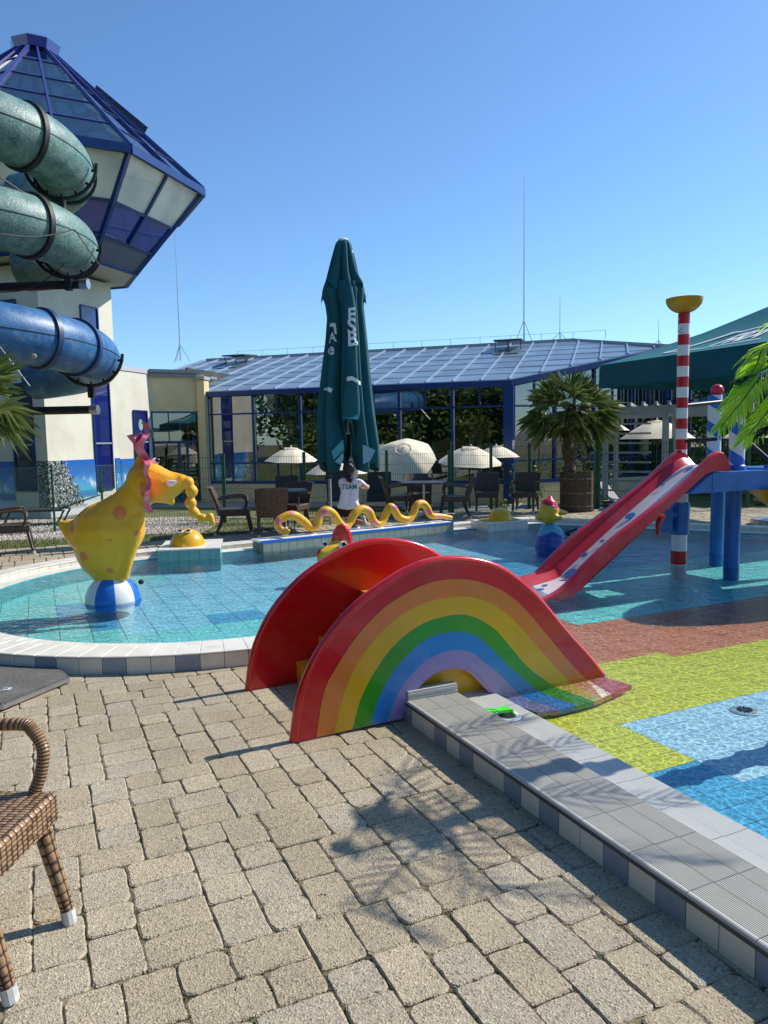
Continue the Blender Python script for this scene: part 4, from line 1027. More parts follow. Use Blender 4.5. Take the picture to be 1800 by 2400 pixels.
INTF = mat('interior floor', (.08, .09, .09), .4)
hall = thing('glass_hall', 'long glazed bathing hall with blue frames and sloping frosted glass roof', 'building', (-1.2, 27, GZ))
HO = Vector((-6.75, 28.6, 0))
def hp(m, n, z): p = HO + e1 * m + e2 * n; return Vector((p.x, p.y, z))
EZ = 3.50; SL = .269
def rz(n): return EZ + SL * n
UM = 11.55
# roof: eave n=0 for m in 0..UM, diagonal from (UM,0) to (16.8,5.2), ridge n=8
def roof_end(n): return UM + .02 + n if n < 5.15 else 16.7 - (n - 5.15) * 1.1
def roof_ridge(m): return 8.05 if m < 13.3 else 8.05 - (m - 13.3) * .85
RN = 7
q = MB()
pw = UM / 12
for i in range(-5, 18):
    m0, m1 = i * pw, (i + 1) * pw
    for j in range(RN):
        n0, n1 = j * 8.05 / RN, (j + 1) * 8.05 / RN
        nlo = max(n0, (m0 - UM) if m0 > UM else n0)
        a = [(m0, n0), (m1, n0), (m1, n1), (m0, n1)]
        # clip by diagonal n >= m-UM and ridge
        poly = a
        def clip(poly, f):
            out = []
            for k in range(len(poly)):
                p, r_ = poly[k], poly[(k + 1) % len(poly)]; fp, fr2 = f(p), f(r_)
                if fp >= 0: out.append(p)
                if fp * fr2 < 0: t = fp / (fp - fr2); out.append((lerp(p[0], r_[0], t), lerp(p[1], r_[1], t)))
            return out
        poly = clip(poly, lambda p: p[1] - (p[0] - UM)); 
        if len(poly) > 2: poly = clip(poly, lambda p: (8.05 if p[0] < 13.3 else 8.05 - (p[0] - 13.3) * .85) - p[1])
        if i < 0 and len(poly) > 2: poly = clip(poly, lambda p: p[1] - .5 + (p[0]) * 1.0 if False else p[1] + p[0] * .0 - (1.2 if p[0] < 0 else 0) + (1.2 if p[0] >= 0 else 0))
        if len(poly) < 3: continue
        lap = .02
        q = MB(); vs = [hp(p[0], p[1], rz(p[1]) + .02 + lap * (1 - (p[1] - n0) / (n1 - n0 + 1e-6))) for p in poly]
        q.prism(vs, Vector((0, 0, -.018))); q.build('roof_pane', ROOFG, hall)
for i in range(-5, 18):
    m0 = i * pw; n0 = max(0, m0 - UM) if i >= 0 else 1.2; n1 = roof_ridge(m0)
    if n1 - n0 > .3: q = MB(); q.bar(hp(m0, n0, rz(n0) + .06), hp(m0, n1, rz(n1) + .06), .055, .06); q.build('rafter', FRAME_L, hall)
q = MB(); q.bar(hp(-4.6, 8.1, rz(8.05) + .05), hp(13.3, 8.1, rz(8.05) + .05), .3, .12); q.bar(hp(13.3, 8.1, rz(8.05) + .05), hp(16.8, 5.1, rz(5.2) + .05), .2, .12)
q.build('ridge_cap', mat('ridge sheet', (.35, .36, .36), .5), hall)
q = MB(); q.bar(hp(-.25, -.06, EZ - .085), hp(UM + .1, -.06, EZ - .085), .16, .17); q.bar(hp(UM + .02, -.06, EZ - .085), hp(16.9, 5.05, rz(5.1) - .085), .16, .2); q.build('fascia', FRAME_B, hall)
q = MB(); q.bar(hp(-.25, -.12, EZ + .02), hp(UM + .1, -.12, EZ + .02), .06, .03); q.bar(hp(UM + .06, -.12, EZ + .02), hp(16.9, 4.98, rz(5.1) + .02), .06, .03); q.build('gutter_edge', FRAME_L, hall)
TZ, BZ, SZ = 2.66, .80, .10
def glazed(root, A, B, zt0, zt1, nb, tz=TZ, bz=BZ, sz=SZ, half=True, gm=GLASS, pw_=.09):
    """glazed wall from A to B (2D world vectors), top heights zt0..zt1"""
    A = Vector((A.x, A.y, 0)); B = Vector((B.x, B.y, 0)); d = (B - A); L_ = d.length; d.normalize(); nn = Vector((d.y, -d.x, 0))
    if nn.y > 0: nn = -nn
    P = lambda f: A + (B - A) * f
    for i in range(nb + 1):
        p = P(i / nb); zt = lerp(zt0, zt1, i / nb); q = MB(); q.bar(p + Z * sz, p + Z * zt, pw_, .12, upv=nn); q.build('post', FRAME_B, root)
        if i < nb: q = MB(); q.bar(p + d * (pw_ / 2 + .018) + Z * sz + nn * .0, p + d * (pw_ / 2 + .018) + Z * (zt - .1), .035, .05, upv=nn); q.build('post_edge', INTW, root)
    for i in range(nb * (2 if half else 1)):
        nb2 = nb * (2 if half else 1); p0, p1 = P(i / nb2), P((i + 1) / nb2); z0_, z1_ = lerp(zt0, zt1, i / nb2), lerp(zt0, zt1, (i + 1) / nb2)
        if half and i % 2 == 1:
            q = MB(); q.bar(p0 + Z * tz, p0 + Z * z0_, .05, .07, upv=nn); q.build('mullion', FRAME_B, root); q = MB(); q.bar(p0 + Z * sz, p0 + Z * bz, .05, .07, upv=nn); q.build('mullion', FRAME_B, root)
        q = MB(); a, b = p0 + d * .03 - nn * .01, p1 - d * .03 - nn * .01
        q.prism([a + Z * (tz + .03), b + Z * (tz + .03), b + Z * (z1_ - .03), a + Z * (z0_ - .03)], -nn * .012); q.build('window_pane', gm, root)
        q = MB(); q.prism([a + Z * (sz + .03), b + Z * (sz + .03), b + Z * (bz - .03), a + Z * (bz - .03)], -nn * .012); q.build('window_pane', gm, root)
    for i in range(nb):
        p0, p1 = P(i / nb), P((i + 1) / nb); a, b = p0 + d * .05 - nn * .01, p1 - d * .05 - nn * .01
        q = MB(); q.prism([a + Z * (bz + .03), b + Z * (bz + .03), b + Z * (tz - .03), a + Z * (tz - .03)], -nn * .012); q.build('window_pane', gm, root)
    for z_, h in ((tz, .06), (bz, .06), (sz - .03, .12)):
        q = MB(); q.bar(A + Z * z_ + nn * .005, B + Z * z_ + nn * .005, .11, h); q.build('transom', FRAME_B, root)
glazed(hall, hp(.1, 0, 0), hp(UM - .05, 0, 0), EZ - .16, EZ - .16, 6)
glazed(hall, hp(UM + .12, .12, 0), hp(16.8, 5.2, 0), EZ - .16, rz(5.1) - .2, 4)
q = MB(); c_ = hp(UM, -.02, 0); q.box((c_.x, c_.y, (GZ + EZ) / 2 - .08), (.34, .3, EZ - GZ - .16), (e1, e2, Z)); q.build('corner_pillar', FRAME_B, hall)
q = MB(); q.box(hp(UM + .17, -.2, 1.35), (.06, .05, .3), (e1, e2, Z)); q.build('wall_lamp', INTW, hall)
q = MB(); q.bar(hp(0, .02, (GZ + SZ) / 2 - .03), hp(UM, .02, (GZ + SZ) / 2 - .03), .16, SZ - GZ - .06); q.bar(hp(UM, .05, (GZ + SZ) / 2 - .03), hp(16.8, 5.2, (GZ + SZ) / 2 - .03), .16, SZ - GZ - .06); q.build('plinth_wall', CREAM2, hall)
q = MB(); q.bar(hp(-.05, -.02, EZ - .15), hp(-.05, -.02, GZ), .12); q.tube([hp(-.2, -.12, EZ - .2), hp(-.25, -.1, EZ - .5), hp(-.12, -.12, EZ - .7), hp(-.12, -.12, GZ)], .045, 8); q.build('downpipe', FRAME_B, hall)
# inside the hall
q = MB(); q.add([hp(-1, .1, GZ + .03), hp(17, 5.4, GZ + .03), hp(17, 12, GZ + .03), hp(-1, 12, GZ + .03)], [(0, 1, 2, 3)]); q.build('hall_floor', INTF, hall)
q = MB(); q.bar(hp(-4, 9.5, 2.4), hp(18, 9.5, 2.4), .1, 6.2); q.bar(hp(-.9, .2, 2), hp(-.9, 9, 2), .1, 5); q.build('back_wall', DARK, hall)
def struts(m0, n0):
    q = MB(); q.bar(hp(m0, n0, GZ), hp(m0, n0, 3.4), .3, .3); q.bar(hp(m0, n0, 2.1), hp(m0 + 2.3, n0, 2.1), .12, .16)
    q.bar(hp(m0 + .1, n0, 3.6), hp(m0 + 1.1, n0, 2.15), .12); q.bar(hp(m0 + 1.1, n0, 2.15), hp(m0 + 1.1, n0, 3.6), .1); q.bar(hp(m0 + 1.1, n0, 2.15), hp(m0 + 2.1, n0, 3.6), .12); q.build('roof_truss', INTW, hall)
struts(2.9, 1.2); struts(12.6, 3.2)
q = MB(); q.bar(hp(.8, 2.0, 1.2), hp(1.5, 2.0, 1.2), .3, 4.2); q.bar(hp(2.0, 2.6, 1.2), hp(2.6, 2.6, 1.2), .3, 4.2); q.build('inner_column', mat('inner grey plaster', (.34, .33, .30), .8), hall)
for k in range(5): q = MB(); q.bar(hp(7.7, 1.0 + k * .6, 3.15 + k * .12), hp(11.3, 1.0 + k * .6, 3.15 + k * .12), .1, .07); q.build('ceiling_batten', INTW, hall)
# roof vents standing open
for (m0, n0) in ((12.0 - 1.9, 6.2), (-2.6, 6.2)):
    q = MB(); q.prism([hp(m0, n0 - .2, rz(n0) + .42), hp(m0 + 1.15, n0 - .2, rz(n0) + .42), hp(m0 + 1.15, n0 + 1.2, rz(n0 + 1.2) + .2), hp(m0, n0 + 1.2, rz(n0 + 1.2) + .2)], (0, 0, .06))
    for dx in (.05, .57, 1.1): q.bar(hp(m0 + dx, n0 + .1, rz(n0) + .05), hp(m0 + dx, n0, rz(n0) + .42), .03)
    q.build('roof_vent', mat('vent dark frame', (.03, .035, .05), .4) if m0 > 0 else DARK, hall)
    q = MB(); q.prism([hp(m0 + .05, n0 - .9, rz(n0 - .9) + .055), hp(m0 + 1.1, n0 - .9, rz(n0 - .9) + .055), hp(m0 + 1.1, n0 + .1, rz(n0 + .1) + .055), hp(m0 + .05, n0 + .1, rz(n0 + .1) + .055)], (0, 0, .01)); q.build('vent_opening', mat('dark vent glass', (.13, .18, .19), .3), hall)  # darker sheet laid on the roof panes below the raised vent
# lightning wire posts on the ridge
wr = MB()
for k in range(14): m0 = -3 + k * 1.35; a = hp(m0, 8.3, rz(8.05) + .1); wr.bar(a, a + Z * .32, .018); 
for k in range(13): m0 = -3 + k * 1.35; wr.bar(hp(m0, 8.3, rz(8.05) + .42), hp(m0 + 1.35, 8.3, rz(8.05) + .42), .012)
wr.build('roof_wire', STEEL, hall)
# masts
def mast(u, vb, vt, Y, lab, r=.022):
    a = aty(u, vb, Y); b = aty(u, vt, Y); t = thing('lightning_mast', lab, 'mast', tuple(a)); z1 = b.z
    q = MB(); q.tube([a, Vector((a.x, a.y, a.z + (z1 - a.z) * .5)), Vector((a.x, a.y, z1))], [r, r * .8, r * .4], 6); q.build('rod', STEEL, t)
    q = MB(); h = (z1 - a.z) * .13 if z1 - a.z > 3 else .3
    for k in range(3): an = 2 * PI * k / 3 + .4; q.bar(a + Vector((.45 * math.cos(an), .45 * math.sin(an), -.05)), a + Z * h, .02)
    q.build('tripod', STEEL, t)
mast(1228, 800, 412, 33.5, 'tallest thin lightning rod on a tripod, on the hall roof right of centre', .03)
mast(423, 845, 545, 36, 'thin lightning rod on the flat roof just right of the tower', .03)
mast(1312, 795, 693, 36, 'short thin rod standing behind the bend of the hall roof', .02)
mast(1543, 812, 748, 38, 'shortest rod seen above the roof beside the teal canopy', .018)
# second hall wing far right
wing_ = thing('hall_wing', 'far glazed wing with pale posts seen under the teal canopy', 'building', (11, 33, GZ))
wA = aty(1440, 1000, 31).to_2d(); wB = aty(2050, 1000, 25).to_2d()
glazed(wing_, wA, wB, 4.2, 4.2, 12, 2.9, .9, -.2)
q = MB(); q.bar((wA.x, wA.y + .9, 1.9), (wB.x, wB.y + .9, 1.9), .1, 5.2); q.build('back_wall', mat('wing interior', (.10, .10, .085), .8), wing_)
for k in range(13): f = (k + .5) / 13; q = MB(); p = wA.lerp(wB, f); q.box((p.x, p.y + .5, 1.8), (.16, .16, 4.8)); q.build('inner_column', INTW, wing_)
q = MB(); q.bar((wA.x, wA.y, 4.35), (wB.x, wB.y, 4.35), .4, .3); q.build('fascia', FRAME_B, wing_)
q = MB(); q.bar((wA.x, wA.y - .1, -.45), (wB.x, wB.y - .1, -.45), .2, .5); q.build('plinth_wall', CREAM2, wing_)
# ---------------------------------------------------------------- tower
TC = Vector((-10.66, 24.5, 0))
tw = thing('slide_tower', 'pale rendered slide tower topped by a blue framed faceted glass cupola', 'tower', (TC.x, TC.y, GZ))
def tp(m, n, z): p = TC + e1 * m + e2 * n; return Vector((p.x, p.y, z))
PN, QN, PM = -1.715, 1.715, 1.02
q = MB(); q.prism([tp(PM, PN, GZ), tp(PM, QN, GZ), tp(-3.2, QN, GZ), tp(-3.2, PN, GZ)], (0, 0, 7.0 - GZ)); q.build('shaft_wall', CREAM, tw)
REVEAL = mat('window reveal', (.22, .20, .16), .8)
WBLUE = glassmat('blue reflecting glass', (.03, .06, .25), 2.4)
PANEL_B = mat('deep blue enamel panel', (.004, .035, .30), .12, .1, 1, coat=.6)
def wall_window(root, O_, d, nout, a0_, a1_, z0, z1, mt, bars=(), fr=.05):
    """window proud by 2 cm frame and recessed look via frame box; d along the wall"""
    q = MB(); c0 = O_ + d * a0_; c1 = O_ + d * a1_
    q.prism([c0 + Z * z0 + nout * .004, c1 + Z * z0 + nout * .004, c1 + Z * z1 + nout * .004, c0 + Z * z1 + nout * .004], nout * .01); w = q.build('window', mt, root)
    q = MB()
    for (p0, p1) in ((c0 + Z * z0, c0 + Z * z1), (c1 + Z * z0, c1 + Z * z1)): q.bar(p0 + nout * .02, p1 + nout * .02, fr, .07, upv=nout)
    for z_ in (z0, z1): q.bar(c0 + Z * z_ + nout * .02, c1 + Z * z_ + nout * .02, .07, fr)
    q.build('frame', FRAME_B, w)
    for z_ in bars: q = MB(); q.bar(c0 + Z * z_ + nout * .025, c1 + Z * z_ + nout * .025, .06, .05); q.build('glazing_bar', FRAME_L, w)
    return w
def solve(u, O_, d):   # distance along wall for a pixel column
    r_ = ray(u, 1000); # O_.x + a d.x = k r.x ; O_.y + a d.y = k r.y
    den = d.x * r_.y - d.y * r_.x; return (O_.y * r_.x - O_.x * r_.y) / den
RO = tp(PM, 0, 0); RO.z = 0
WP = mat('blue window panel', (.010, .018, .13), .06, .1, .6, coat=.8)
def zat(u, v, O_, d): a = solve(u, O_, d); p = O_ + d * a; return a, aty(u, v, p.y).z
a, z1_ = zat(205, 715, RO, e2); b, _ = zat(240, 715, RO, e2); _, z0_ = zat(222, 785, RO, e2)
wall_window(tw, RO, e2, e1, a - .05, b + .02, z0_ - .35, z1_, WP)
a, z1_ = zat(219, 925, RO, e2); b, _ = zat(256, 925, RO, e2); _, z0_ = zat(240, 1146, RO, e2); _, zb = zat(240, 1039, RO, e2)
wall_window(tw, RO, e2, e1, a, b + .05, z0_, z1_ + .5, WP, (zb,))
LO = tp(0, PN, 0)
for (u0, u1, v0, v1, bars) in ((8, 55, 705, 775, ()), (32, 78, 900, 1150, (1043,)), (-60, -25, 880, 1150, ())):
    a, z1_ = zat((u0 + u1) / 2, v0, LO, -e1); _, z0_ = zat((u0 + u1) / 2, v1, LO, -e1); a = solve(u1, LO, -e1); b = solve(u0, LO, -e1)
    wall_window(tw, LO, -e1, -e2, a, b, z0_, z1_, mat('window glass painted shaded', (.03, .04, .09), .08, .1, .8, coat=.6), [zat((u0 + u1) / 2, v, LO, -e1)[1] for v in bars])  # separate window tone for this face, its shade put into the colour
# printed seaside mural boards along the foot of the tower
def mural_mat():
    m = bpy.data.materials.new('seaside mural print'); m.use_nodes = True; N, L, p = nodes(m); geo = N.new('ShaderNodeNewGeometry'); sx = N.new('ShaderNodeSeparateXYZ'); L.new(geo.outputs['Position'], sx.inputs[0])
    def mth(op, x, y, cl=False):
        n = N.new('ShaderNodeMath'); n.operation = op; n.use_clamp = cl
        for i, q_ in enumerate((x, y)):
            if isinstance(q_, (int, float)): n.inputs[i].default_value = q_
            else: L.new(q_, n.inputs[i])
        return n.outputs[0]
    def ramp(src, st_, interp='LINEAR'):
        r = N.new('ShaderNodeValToRGB'); r.color_ramp.interpolation = interp; e = r.color_ramp.elements; e[0].position, e[0].color = st_[0][0], col4(st_[0][1]); e[1].position, e[1].color = st_[-1][0], col4(st_[-1][1])
        for a_, b_ in st_[1:-1]: k = e.new(a_); k.color = col4(b_)
        L.new(src, r.inputs[0]); return r.outputs[0]
    def noise_(s, d=6, r=.6):
        n = N.new('ShaderNodeTexNoise'); n.inputs['Scale'].default_value = s; n.inputs['Detail'].default_value = d; n.inputs['Roughness'].default_value = r; L.new(geo.outputs['Position'], n.inputs['Vector']); return n.outputs[0]
    def mix(f, a_, b_):
        x = N.new('ShaderNodeMix'); x.data_type = 'RGBA'
        L.new(f, x.inputs[0])
        for i, q_ in ((6, a_), (7, b_)):
            if isinstance(q_, tuple): x.inputs[i].default_value = col4(q_)
            else: L.new(q_, x.inputs[i])
        return x.outputs[2]
    h = mth('DIVIDE', mth('ADD', sx.outputs[2], .66), 1.78)    # 0 bottom .. 1 top
    base = ramp(h, [(0, (.62, .64, .66)), (.20, (.70, .72, .74)), (.30, (.35, .6, .72)), (.34, (.05, .20, .42)), (.42, (.04, .25, .5)), (.46, (.08, .42, .62)), (.56, (.10, .38, .72)), (.75, (.03, .19, .58)), (1, (.02, .12, .46))])
    cl = mth('MULTIPLY', ramp(noise_(2.6, 8, .6), [(.5, (0, 0, 0)), (.6, (1, 1, 1))]), ramp(h, [(.42, (0, 0, 0)), (.52, (1, 1, 1)), (.66, (.8, .8, .8)), (.76, (0, 0, 0))]))
    base = mix(cl, base, (.70, .74, .8))
    # frosty palm bushes
    P0 = tp(PM, PN, 0)
    dx = mth('SUBTRACT', sx.outputs[0], P0.x); dy = mth('SUBTRACT', sx.outputs[1], P0.y)
    r_ = mth('SQRT', mth('ADD', mth('MULTIPLY', dx, dx), mth('MULTIPLY', dy, mth('MULTIPLY', dy, .45))), 0)
    rad_ = mth('ADD', r_, mth('MULTIPLY', noise_(6, 5, .7), .9))
    ell = mth('ADD', rad_, mth('MULTIPLY', h, .75))
    mask = ramp(ell, [(.0, (1, 1, 1)), (1.52 / 3, (1, 1, 1))]) if False else None
    mk = N.new('ShaderNodeMapRange'); mk.inputs[1].default_value = 1.72; mk.inputs[2].default_value = 1.62; mk.inputs[3].default_value = 0; mk.inputs[4].default_value = 1; L.new(ell, mk.inputs[0])
    low = N.new('ShaderNodeMapRange'); low.inputs[1].default_value = .12; low.inputs[2].default_value = .2; L.new(h, low.inputs[0])
    wv_ = N.new('ShaderNodeTexNoise'); wv_.inputs['Scale'].default_value = 6; wv_.inputs['Detail'].default_value = 2; wv_.inputs['Distortion'].default_value = 3.5; L.new(geo.outputs['Position'], wv_.inputs['Vector'])
    bush = ramp(wv_.outputs[0], [(.40, (.008, .015, .01)), (.50, (.04, .06, .04)), (.56, (.30, .31, .33)), (.68, (.75, .77, .82))])
    base = mix(mth('MULTIPLY', mk.outputs[0], low.outputs[0]), base, bush)
    L.new(base, p.inputs['Base Color']); p.inputs['Roughness'].default_value = .35; return m
MUR = mural_mat()
mz = 1.12
def board(root, O_, d, nout, a0_, a1_, z0=GZ + .04, z1=mz):
    q = MB(); q.prism([O_ + d * a0_ + Z * z0 + nout * .005, O_ + d * a1_ + Z * z0 + nout * .005, O_ + d * a1_ + Z * z1 + nout * .005, O_ + d * a0_ + Z * z1 + nout * .005], nout * .02); q.build('mural_board', MUR, root)
sA, sB = solve(221, RO, e2), solve(262, RO, e2)
board(tw, RO, e2, e1, PN + .0, sA - .02); board(tw, RO, e2, e1, sB + .08, QN - .0)
board(tw, LO, -e1, -e2, -PM - .02, solve(80, LO, -e1) - .04); board(tw, LO, -e1, -e2, solve(30, LO, -e1) + .06, solve(-24, LO, -e1))
# low annex between tower and hall
QP = tp(PM, QN, 0); RP = Vector((-8.59, 27.7, 0)); TP_ = Vector((-6.80, 28.63, 0)); dW = (RP - QP).normalized(); dC = (TP_ - RP).normalized()
nW = Vector((dW.y, -dW.x, 0)); nC = Vector((dC.y, -dC.x, 0))
an = thing('entrance_annex', 'low cream annex with glazed entrance between the tower and the glass hall', 'building', (-8, 27.6, GZ))
_, zt = zat(330, 873, QP, dW)
q = MB(); q.prism([QP + Z * GZ + dW * .003, RP + Z * GZ, RP + Z * GZ - nW * 1.0 + dW * .5, QP - nW * 1.5 + Z * GZ + dW * .003], (0, 0, zt - GZ)); q.build('white_wall', CREAM, an)
q = MB(); q.prism([QP + Z * zt + nW * .03 + dW * .003, RP + Z * zt + nW * .03, RP + Z * zt - nW * 1.0, QP - nW * 1.0 + Z * zt + dW * .003], (0, 0, .16)); q.build('white_coping', mat('coping sheet', (.5, .5, .5), .5), an)
a = solve(313, QP, dW); b = solve(344, QP, dW); _, z1_ = zat(328, 963, QP, dW); _, zb = zat(328, 1036, QP, dW)
ww = wall_window(an, QP, dW, nW, a, b, -.4, z1_, WP, (zb,))
board(an, QP, dW, nW, .05, a - .05, GZ + .04, 1.08)
q = MB(); cx = QP + dW * ((a + b) / 2) + nW * .03; zc = aty(327, 995, cx.y).z
q.add([cx + dW * (.13 * math.cos(t)) + Z * (zc + .19 * math.sin(t) - .03 * (math.sin(t) < 0)) for t in [2 * PI * k / 20 for k in range(20)]], [tuple(range(20))])
q.add([cx + dW * x + Z * (zc + z_) for x, z_ in ((-.06, -.27), (.06, -.27), (.05, -.36), (-.05, -.36))], [(0, 1, 2, 3)])
q.build('balloon_sticker', mat('balloon print', (.12, .35, .30), .4, c2=(.35, .45, .40), vs=14), ww)
q = MB(); cx = QP + dW * (b + .22) + nW * .04; zc = aty(355, 1010, cx.y).z; q.box(cx + Z * zc, (.1, .1, .1)); q.box(cx + Z * (zc - .1) + nW * .05, (.05, .05, .3)); q.build('wall_lamp', STEEL, an)
Lc = (TP_ - RP).length
_, zc1 = zat(420, 872, RP, dC); _, zd = zat(400, 966, RP, dC); _, ze_ = zat(400, 1036, RP, dC)
q = MB(); q.prism([RP + Z * zd, TP_ + Z * zd, TP_ + Z * zd - nC * .4, RP + Z * zd - nC * .4], (0, 0, zc1 - zd)); 
q.prism([TP_ - dC * .22 + Z * GZ, TP_ + Z * GZ, TP_ + Z * GZ - nC * .4, TP_ - dC * .22 + Z * GZ - nC * .4], (0, 0, zd - GZ)); q.build('yellow_wall', CREAM2, an)
q = MB(); q.bar(RP + Z * (zc1 + .02) + nC * .06, TP_ + Z * (zc1 + .02) + nC * .06, .14, .12); q.bar(RP + Z * (zc1 - .14) + nC * .05, TP_ - dC * .3 + Z * (zc1 - .14) + nC * .05, .1, .1); q.build('gutter', mat('grey gutter sheet', (.22, .25, .28), .45), an)
q = MB(); q.prism([TP_ + Z * GZ - dC * .0, TP_ + e1 * .02 + Z * GZ, HO + e1 * .0 + Z * GZ + e2 * .0, TP_ - nC * .1 + Z * GZ], (0, 0, 3.9 - GZ))
q.box(TP_ + Vector((-.02, -.12, (3.95 + GZ) / 2)), (.32, .36, 3.95 - GZ), (e1, e2, Z)); q.build('pilaster', CREAM2, an)
q = MB(); q.box(TP_ + Vector((-.02, -.12, 4.03)), (.40, .44, .12), (e1, e2, Z)); q.build('pilaster_cap', mat('cap stone', (.4, .4, .38), .6), an)
# entrance glazing
for (a, b, z0_, z1_) in ((.05, .62, ze_ + .03, zd - .03), (.66, Lc - .26, ze_ + .03, zd - .03), (.10, .95, GZ + .1, ze_ - .06), (1.05, Lc - .30, GZ + .1, ze_ - .06)):
    q = MB(); q.prism([RP + dC * a + Z * z0_ - nC * .06, RP + dC * b + Z * z0_ - nC * .06, RP + dC * b + Z * z1_ - nC * .06, RP + dC * a + Z * z1_ - nC * .06], -nC * .012); q.build('window_pane', GLASS, an)
q = MB()
q.bar(RP + Z * ze_ - nC * .03, TP_ - dC * .22 + Z * ze_ - nC * .03, .08, .08); q.bar(RP + Z * zd - nC * .03, TP_ - dC * .22 + Z * zd - nC * .03, .08, .06)
for a in (.03, .98, 1.30, Lc - .25): q.bar(RP + dC * a + Z * GZ - nC * .03, RP + dC * a + Z * ze_ - nC * .03, .07, .08, upv=nC)
q.bar(RP + dC * .03 + Z * ze_ - nC * .03, RP + dC * .03 + Z * zd - nC * .03, .06, .08, upv=nC); q.build('door_frame', FRAME_B, an)
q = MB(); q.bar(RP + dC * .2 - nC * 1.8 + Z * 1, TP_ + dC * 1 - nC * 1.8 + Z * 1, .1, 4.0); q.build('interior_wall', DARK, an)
for a in (1.15, 1.45): q = MB(); q.bar(RP + dC * a - nC * .5 + Z * GZ, RP + dC * a - nC * .5 + Z * zd, .08); q.build('curtain', INTW, an)
q = MB(); q.bar(hp(-4.5, 1.2, 4.15), hp(-.3, 1.2, 4.15), .5, .1); q.bar(hp(-3.2, .6, 3.95), hp(-.5, .6, 3.95), .9, .12); q.build('flat_roof', mat('grey roof felt', (.25, .26, .28), .7), an)
# cupola
def ring(a_, z_, n=8): 
    w_ = a_ * math.tan(PI / 8); out = []
    for k in range(8):
        an = k * PI / 4; dd = e1 * math.cos(an) + e2 * math.sin(an); tt = -e1 * math.sin(an) + e2 * math.cos(an)
        out.append((TC + dd * a_ - tt * w_ + Z * z_, TC + dd * a_ + tt * w_ + Z * z_, dd))
    return out
RT, RE, RM, RL, RBm = ring(.4, 13.9), ring(4.6, 9.8), ring(3.65, 8.55), ring(3.0, 7.75), ring(2.5, 7.1)
TPAN = mat('milky cupola glass', (.46, .54, .49), .12, c2=(.86, .88, .76), vs=.75, coat=.6, detail=2)
ROOFT = glassmat('cupola roof glass', (.55, .66, .68), 2.6)
def lerp3(a, b, t): return a.lerp(b, t)
for k in range(8):
    if k in (3, 4): pass
    (t0, t1, dd), (b0, b1, _) = RT[k], RE[k]
    rows = 5; nrm_ = (b1 - b0).cross(t0 - b0).normalized()
    if nrm_.dot(dd) < 0: nrm_ = -nrm_
    for i in range(rows):
        f0, f1 = i / rows, (i + 1) / rows
        for (x0, x1) in ((0, .5), (.5, 1)):
            P_ = lambda x, f: (b0.lerp(b1, x)).lerp(t0.lerp(t1, x), f)
            q = MB(); q.prism([P_(x0, f0), P_(x1, f0), P_(x1, f1), P_(x0, f1)], -nrm_ * .02); q.build('roof_pane', ROOFT, tw)
        q = MB(); q.bar(P_(0, f0), P_(1, f0), .04, .05, upv=nrm_); q.build('purlin', FRAME_T if i else FRAME_B, tw)
    for x, wd in ((0, .085), (.5, .055)):
        q = MB(); q.bar(b0.lerp(b1, x) + nrm_ * .03, t0.lerp(t1, x) + nrm_ * .03, wd, .09, upv=nrm_); q.build('rafter', FRAME_T, tw)
    for (top, bot, mt, nm) in ((RE, RM, TPAN, 'cupola_pane'), (RM, RL, PANEL_B, 'enamel_panel'), (RL, RBm, mat('soffit grey', (.10, .12, .17), .4), 'soffit_panel')):
        (a0_, a1_, _), (c0, c1, _) = top[k], bot[k]; nn = (a1_ - a0_).cross(c0 - a0_).normalized()
        if nn.dot(dd) < 0: nn = -nn
        for (x0, x1) in ((0, .5), (.5, 1)):
            q = MB(); q.prism([a0_.lerp(a1_, x0), a0_.lerp(a1_, x1), c0.lerp(c1, x1), c0.lerp(c1, x0)], -nn * .03); q.build(nm, mt, tw)
        q = MB(); q.bar(c0 + nn * .02, c1 + nn * .02, .08, .08, upv=nn); q.bar(a0_ + nn * .03, c0 + nn * .03, .13, .12, upv=nn)
        if top is not RL: q.bar(a0_.lerp(a1_, .5) + nn * .03, c0.lerp(c1, .5) + nn * .03, .09, .09, upv=nn)
        q.build('cupola_frame', FRAME_B, tw)
    q = MB(); a0_, a1_, _ = RE[k]; q.bar(a0_ - Z * .10 + dd * .02, a1_ - Z * .10 + dd * .02, .12, .24); q.build('eave_beam', FRAME_B, tw)
q = MB(); bt = [RBm[k][0] for k in range(8)]; q.add(bt, [tuple(range(8))]); q.build('soffit', mat('soffit white', (.4, .42, .4), .7), tw)
q = MB()
for (ra, za, rb, zb_) in ((.62, 13.78, .70, 14.05), (.70, 14.05, .45, 14.2), (.62, 13.78, .3, 13.75)):
    A_, B_ = ring(ra, za), ring(rb, zb_)
    for k in range(8): q.add([A_[k][0], A_[k][1], B_[k][1], B_[k][0]], [(0, 1, 2, 3)])
q.add([r_[0] for r_ in ring(.45, 14.2)], [tuple(range(8))]); q.build('cap', PANEL_B, tw)
